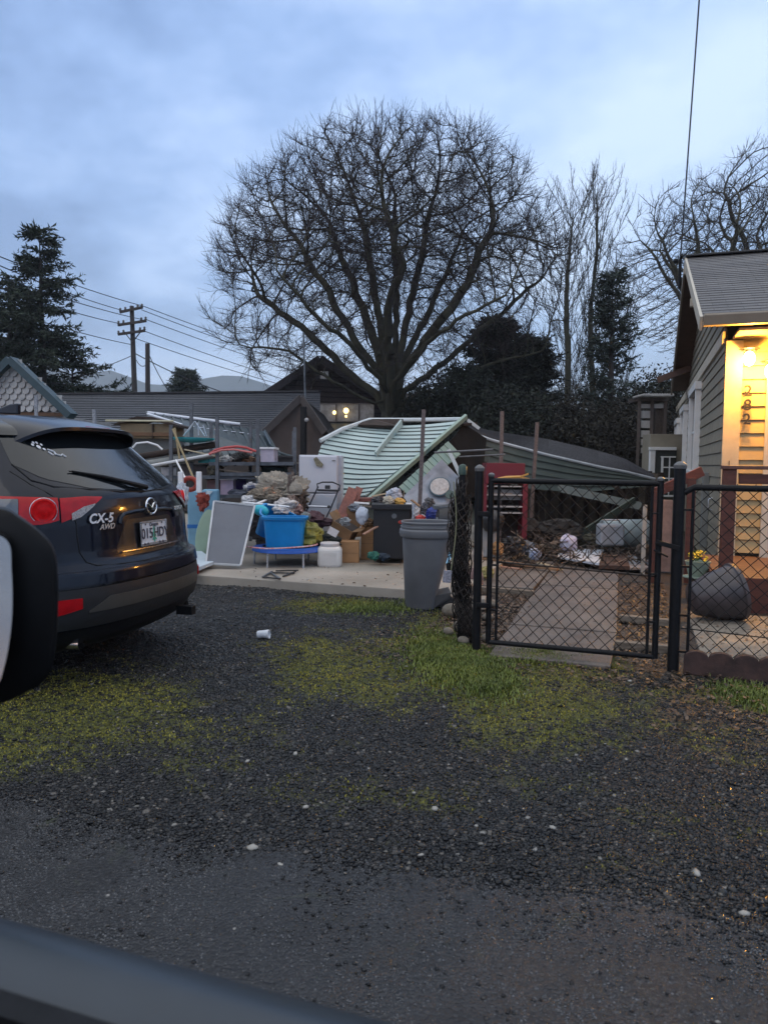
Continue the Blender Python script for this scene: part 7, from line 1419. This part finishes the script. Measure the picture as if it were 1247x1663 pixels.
# slender bare trees
def up_tree(name, label, base, h, rad, nb, seed, lean=.28, group=None, trunk_r=.16, tw=(2, .8)):
    rr = np.random.default_rng(seed); b0 = np.array(base, float); nodes = [b0]; par = [-1]; K = int(h/.4); tr = [0]
    for i in range(1, K+1): nodes.append(b0+np.array([.10*math.sin(i*.35+seed), .1*math.cos(i*.3), 0])+np.array([0, 0, h*i/K])+rr.normal(0, .02, 3)); par.append(i-1); tr.append(i)
    for q in range(nb):
        k_ = int(K*rr.uniform(.10, .92)); a = rr.uniform(0, 6.28); top_ = h*(1-.25*rr.random()); ln = min(h*.45*rr.uniform(.5, 1.1)*(1-k_/K*.55), (h-nodes[k_][2]+b0[2])*1.0); last = k_; p = nodes[k_].copy(); dv = np.array([math.cos(a)*lean*2.4, math.sin(a)*lean*2.4, .9])
        n_ = max(2, int(ln/.4))
        for i in range(n_):
            rr_ = np.hypot(*(p[:2]-b0[:2])); dv = dv+np.array([0, 0, .10 if rr_ < rad*.7 else .35]); dvn = dv/np.linalg.norm(dv); p = p+dvn*.4+rr.normal(0, .03, 3); nodes.append(p.copy()); par.append(last); last = len(nodes)-1
    att = np.zeros((0, 3)); return finish_tree(name, label, nodes, par, np.array([nodes[-1]]), .4, .5, .012, trunk_r, seed, tw, up_=.5, nst=10, group=group, twig_r=.008)
g0_ = lambda u, d: Vector((*at(u, 760, d).xy, 0))
up_tree('slender_bare_tree', 'tall narrow leafless tree with upright branches right of the big bare tree', g0_(915, 33), 14.0, 1.7, 70, 41); up_tree('slender_bare_tree', 'second narrow leafless tree, slightly right of the tall one', g0_(955, 34), 14.3, 1.5, 60, 42); up_tree('slender_bare_tree', 'shorter thin leafless tree at the right of the narrow pair', g0_(988, 35), 11.5, 1.1, 34, 43, trunk_r=.10)
# broad bare trees behind the porch house
for k_, (u, d_, cx_, cy_, rx_, rz_, n_, lb) in enumerate(((1150, 30, 1140, 440, 3.6, 3.6, 1300, 'rounded leafless tree rising behind the gable of the porch house'), (1262, 33, 1255, 400, 4.6, 4.6, 1500, 'taller leafless tree behind the roof at the right picture edge'))):
    rr = np.random.default_rng(60+k_); c = at(cx_, cy_, d_); att = np.array(ellip(rr, n_, c, (rx_, rx_, rz_), -.9)); nodes = [np.array(g0_(u, d_))]; par = [-1]; l = 0
    def ext(last, p, st=.35):
        q = nodes[last].copy(); k2 = max(1, int(np.linalg.norm(p-q)/st))
        for i in range(1, k2+1): nodes.append(q+(p-q)*i/k2+rr.normal(0, .03, 3)*(i < k2)); par.append(last); last = len(nodes)-1
        return last
    l = ext(0, np.array([*at(u, 700, d_).xy, c.z-rz_*.8]))
    for q in range(9): a = q*.698+.3; ext(l, np.array([c.x+rx_*.6*math.cos(a), c.y+rx_*.6*math.sin(a), c.z+rz_*rr.uniform(-.3, .5)]))
    finish_tree('bare_tree', lb, nodes, par, att, .33, .5, .012, .26, 70+k_, (3, .8), nst=10)
# conifers
NDL = mat('needles', (.010, .018, .011), .8, .3, 1.2, island=.5, col2=(.030, .044, .024)); NDB = mat('blue_needles', (.016, .026, .022), .8, .3, 1.2, island=.5, col2=(.04, .058, .046)); NDD = mat('dark_foliage', (.004, .0065, .0045), .85, .3, .8, island=.6, col2=(.013, .019, .010))
def conifer(name, label, base, h, rad, seed, m_, whorls=26, per=6, droop=.15, dens=1., open_=0., z0=.06, spray=.34, shape=1.0, group=None, cat='tree'):
    r = np.random.default_rng(seed); b0 = np.array(base, float); T = thing(name, label, cat, tuple(b0), group)
    MB().tube([tuple(b0-np.array([0, 0, .1])), tuple(b0+np.array([.05, 0, h*.5])), tuple(b0+np.array([0, 0, h*.98]))], [h*.016+.03, h*.010+.02, .012], 10).build('trunk', BARK, T, smooth=True)
    A, B, RA, RB = [], [], [], []; SP, SD = [], []
    for i in range(whorls):
        for k_ in range(per):
            t = z0+(1-z0)*(i+r.uniform(-1.3, 1.3))/whorls; t = min(max(t, z0), .985); R0 = (rad*(1-t)**shape+.12)*(1 if r.random() < .75 else r.uniform(.6, 1.35))
            if r.random() < open_: continue
            a = r.uniform(0, 6.28); ln = R0*r.uniform(.6, 1.15); p = b0+np.array([0, 0, h*t]); dv = np.array([math.cos(a), math.sin(a), .25-droop*1.5*(1-t)]); seg_n = max(3, int(ln/.28)); st = ln/seg_n
            for q in range(seg_n):
                dv[2] += (-.02-droop*.15) if q < seg_n*.6 else .10; dn = dv/np.linalg.norm(dv); p2 = p+dn*st; A.append(p); B.append(p2); RA.append(.028*(1-q/seg_n)+.006); RB.append(.028*(1-(q+1)/seg_n)+.005)
                ns = int((4+3*r.random())*dens)
                for _ in range(ns):
                    f_ = r.random(); SP.append(p+(p2-p)*f_); side = np.cross(dn, [0, 0, 1]); side /= max(np.linalg.norm(side), 1e-6); sd_ = dn*r.uniform(.3, 1)+side*r.choice([-1, 1])*r.uniform(.3, 1)+np.array([0, 0, r.uniform(-.5, .35)]); SD.append(sd_/np.linalg.norm(sd_))
                p = p2
    V, Fc = segs(np.array(A), np.array(B), np.array(RA), np.array(RB), 4); npmesh('branches', V, Fc, BARK, T)
    SP = np.array(SP); SD = np.array(SD); n_ = len(SP); ln = spray*r.uniform(.45, 1.15, n_); sprays(T, SP, SD, ln, r, m_); return T
def sprays(T, SP, SD, ln, r, m_, nb=7, nm='crown'):
    """each spray is a twig with narrow needle tufts set around it"""
    n_ = len(SP); Vs = []
    for j in range(nb):
        f_ = (j+.5)/nb; c = SP+SD*(ln*f_)[:, None]; rnd = r.normal(size=(n_, 3)); ax = SD+rnd*.75; ax /= np.linalg.norm(ax, axis=1, keepdims=True); sd_ = np.cross(ax, r.normal(size=(n_, 3))); sd_ /= np.maximum(np.linalg.norm(sd_, axis=1, keepdims=True), 1e-6)
        l2 = (ln*.42)[:, None]; w_ = (ln*.075)[:, None]; Vs.append(np.stack([c-sd_*w_, c+sd_*w_, c+ax*l2], 1))
    V = np.concatenate(Vs, 0).reshape(-1, 3); Fc = np.arange(len(V)).reshape(-1, 3); return npmesh(nm, V, Fc, m_, T)
conifer('spruce_tree', 'tall ragged dark spruce behind the garage at the left edge', g0_(72, 30), 10.6, 3.5, 1, NDL, 30, 7, .22, 1.2, .30, .10, .50, .8)
conifer('spruce_tree', 'leaning spruce with long branches reaching right of the tall spruce', g0_(20, 31), 9.0, 4.4, 2, NDL, 24, 7, .2, 1.2, .3, .1, .5, .6)
conifer('spruce_tree', 'low sparse spruce with drooping boughs between the tall spruce and the utility pole', g0_(120, 32), 6.2, 3.0, 3, NDL, 13, 5, -.05, 1.2, .35, .3, .45, .4)
conifer('small_conifer', 'small bushy conifer top showing above the long roof', g0_(302, 60), 8.6, 2.3, 4, NDL, 18, 9, .0, 1.5, .05, .5, .6, .45)
conifer('pine_tree', 'young open pine with upswept tufts right of the narrow bare trees', g0_(985, 27), 8.3, 1.7, 5, NDB, 26, 5, -.30, 1.1, .25, .15, .46, .75)
conifer('dark_evergreen', 'dense dark evergreen right of the big bare tree', g0_(800, 29), 6.9, 2.3, 6, NDD, 34, 9, .05, 1.9, .03, .05, .42, .5)
conifer('dark_evergreen', 'second dark evergreen touching the first, farther right', g0_(860, 30), 6.4, 2.2, 7, NDD, 30, 9, .05, 1.9, .05, .05, .42, .5)
def bush(name, label, base, rad, hgt, n_, seed, m_, leaf=.075, cat='tree', group=None):
    r = np.random.default_rng(seed); b0 = np.array(base, float); T = thing(name, label, cat, tuple(b0), group)
    mb = MB()
    for q in range(7): a = q*.9+seed; mb.tube([tuple(b0), tuple(b0+np.array([math.cos(a)*rad*.3, math.sin(a)*rad*.3, hgt*.5])), tuple(b0+np.array([math.cos(a)*rad*.6, math.sin(a)*rad*.6, hgt*.9]))], [.06, .04, .012], 6)
    mb.build('trunk', BARK, T, smooth=True)
    cl = r.normal(size=(int(n_/60), 3)); cl /= np.linalg.norm(cl, axis=1, keepdims=True); cl *= r.uniform(.3, 1.0, (len(cl), 1))**.6; cl = cl*np.array([rad, rad, hgt*.52]); cl[:, 2] += hgt*.5
    i_ = r.integers(0, len(cl), n_); P = b0+cl[i_]+r.normal(0, .16*rad**.4, (n_, 3)); P[:, 2] = np.maximum(P[:, 2], .05); ax = r.normal(size=(n_, 3)); ax /= np.linalg.norm(ax, axis=1, keepdims=True); sd_ = np.cross(ax, r.normal(size=(n_, 3))); sd_ /= np.linalg.norm(sd_, axis=1, keepdims=True); l_ = leaf*r.uniform(.5, 1.2, (n_, 1))
    V = np.stack([P-ax*l_, P+sd_*l_*.42, P+ax*l_, P-sd_*l_*.42], 1).reshape(-1, 3); npmesh('crown', V, np.arange(len(V)).reshape(-1, 4), m_, T); return T
BRB = mat('brown_brush_leaves', (.007, .0065, .004), .9, .3, .8, island=.6, col2=(.018, .016, .010))
for i, (u, d_, rd, h_, n_, m_, lb) in enumerate(((745, 25, 1.9, 4.6, 26000, NDD, 'dark rounded evergreen shrub just right of the collapsed shed ridge'), (820, 23, 2.1, 3.5, 26000, NDD, 'dark shrub mass behind the grey slotted posts'), (890, 24, 2.2, 3.5, 24000, BRB, 'brownish thicket behind the middle of the fallen roof'), (950, 22, 1.9, 2.8, 22000, BRB, 'lower brown thicket below the young pine'), (1010, 23, 2.0, 3.2, 24000, BRB, 'brown green shrub between the pine and the louvred tower'), (1075, 26, 2.4, 4.6, 24000, NDD, 'dark evergreen shrub behind the louvred tower'), (1130, 30, 3.0, 5.2, 26000, BRB, 'high brown thicket behind the house gable'), (700, 30, 1.6, 4.4, 14000, NDD, 'small dark evergreen shrub beside the big tree trunk'), (590, 34, 2.0, 2.0, 5000, BRB, 'low brush at the foot of the big bare tree'))):
    bush('evergreen_shrub', lb, g0_(u, d_), rd, h_, n_, 200+i, m_, group=None)
# far wood closing the view at the horizon
r = np.random.default_rng(9); n_ = 90000; u = r.uniform(-500, 2100, n_); dd_ = r.uniform(70, 110, n_); P = np.array([0, 0, 0])+np.stack([RT.x*(u-623)/F*dd_+FW.x*dd_, RT.y*(u-623)/F*dd_+FW.y*dd_, np.zeros(n_)], 1)
hh_ = 1.5+5.0*vnoise(u, u*0, 60, 31)*vnoise(u, u*0, 17, 32)+1.5*vnoise(u, u*0, 400, 33); P[:, 2] = r.random(n_)**.8*hh_; ax = r.normal(size=(n_, 3)); ax /= np.linalg.norm(ax, axis=1, keepdims=True); sd_ = np.cross(ax, r.normal(size=(n_, 3))); sd_ /= np.linalg.norm(sd_, axis=1, keepdims=True); V = np.stack([P-ax*.5, P+sd_*.3, P+ax*.5, P-sd_*.3], 1).reshape(-1, 3)
npmesh('far_wood', V, np.arange(len(V)).reshape(-1, 4), NDD, kind='stuff', label='far low line of dark trees beyond the houses', cat='wood')
# ================================================================= AIR
HZ = bpy.data.materials.new('haze_air'); HZ.use_nodes = True; t = HZ.node_tree; t.nodes.clear(); o_ = N(t, 'ShaderNodeOutputMaterial'); pv = N(t, 'ShaderNodeVolumePrincipled'); pv.inputs['Color'].default_value = (.80, .88, 1, 1); pv.inputs['Density'].default_value = .0005; pv.inputs['Anisotropy'].default_value = .1; t.links.new(pv.outputs[0], o_.inputs['Volume'])
MB().box((0, 0, 97), (4200, 4200, 196)).build('haze', HZ, kind='stuff', loc=(0, 0, 0), label='cool evening air that pales the far hills', cat='haze')
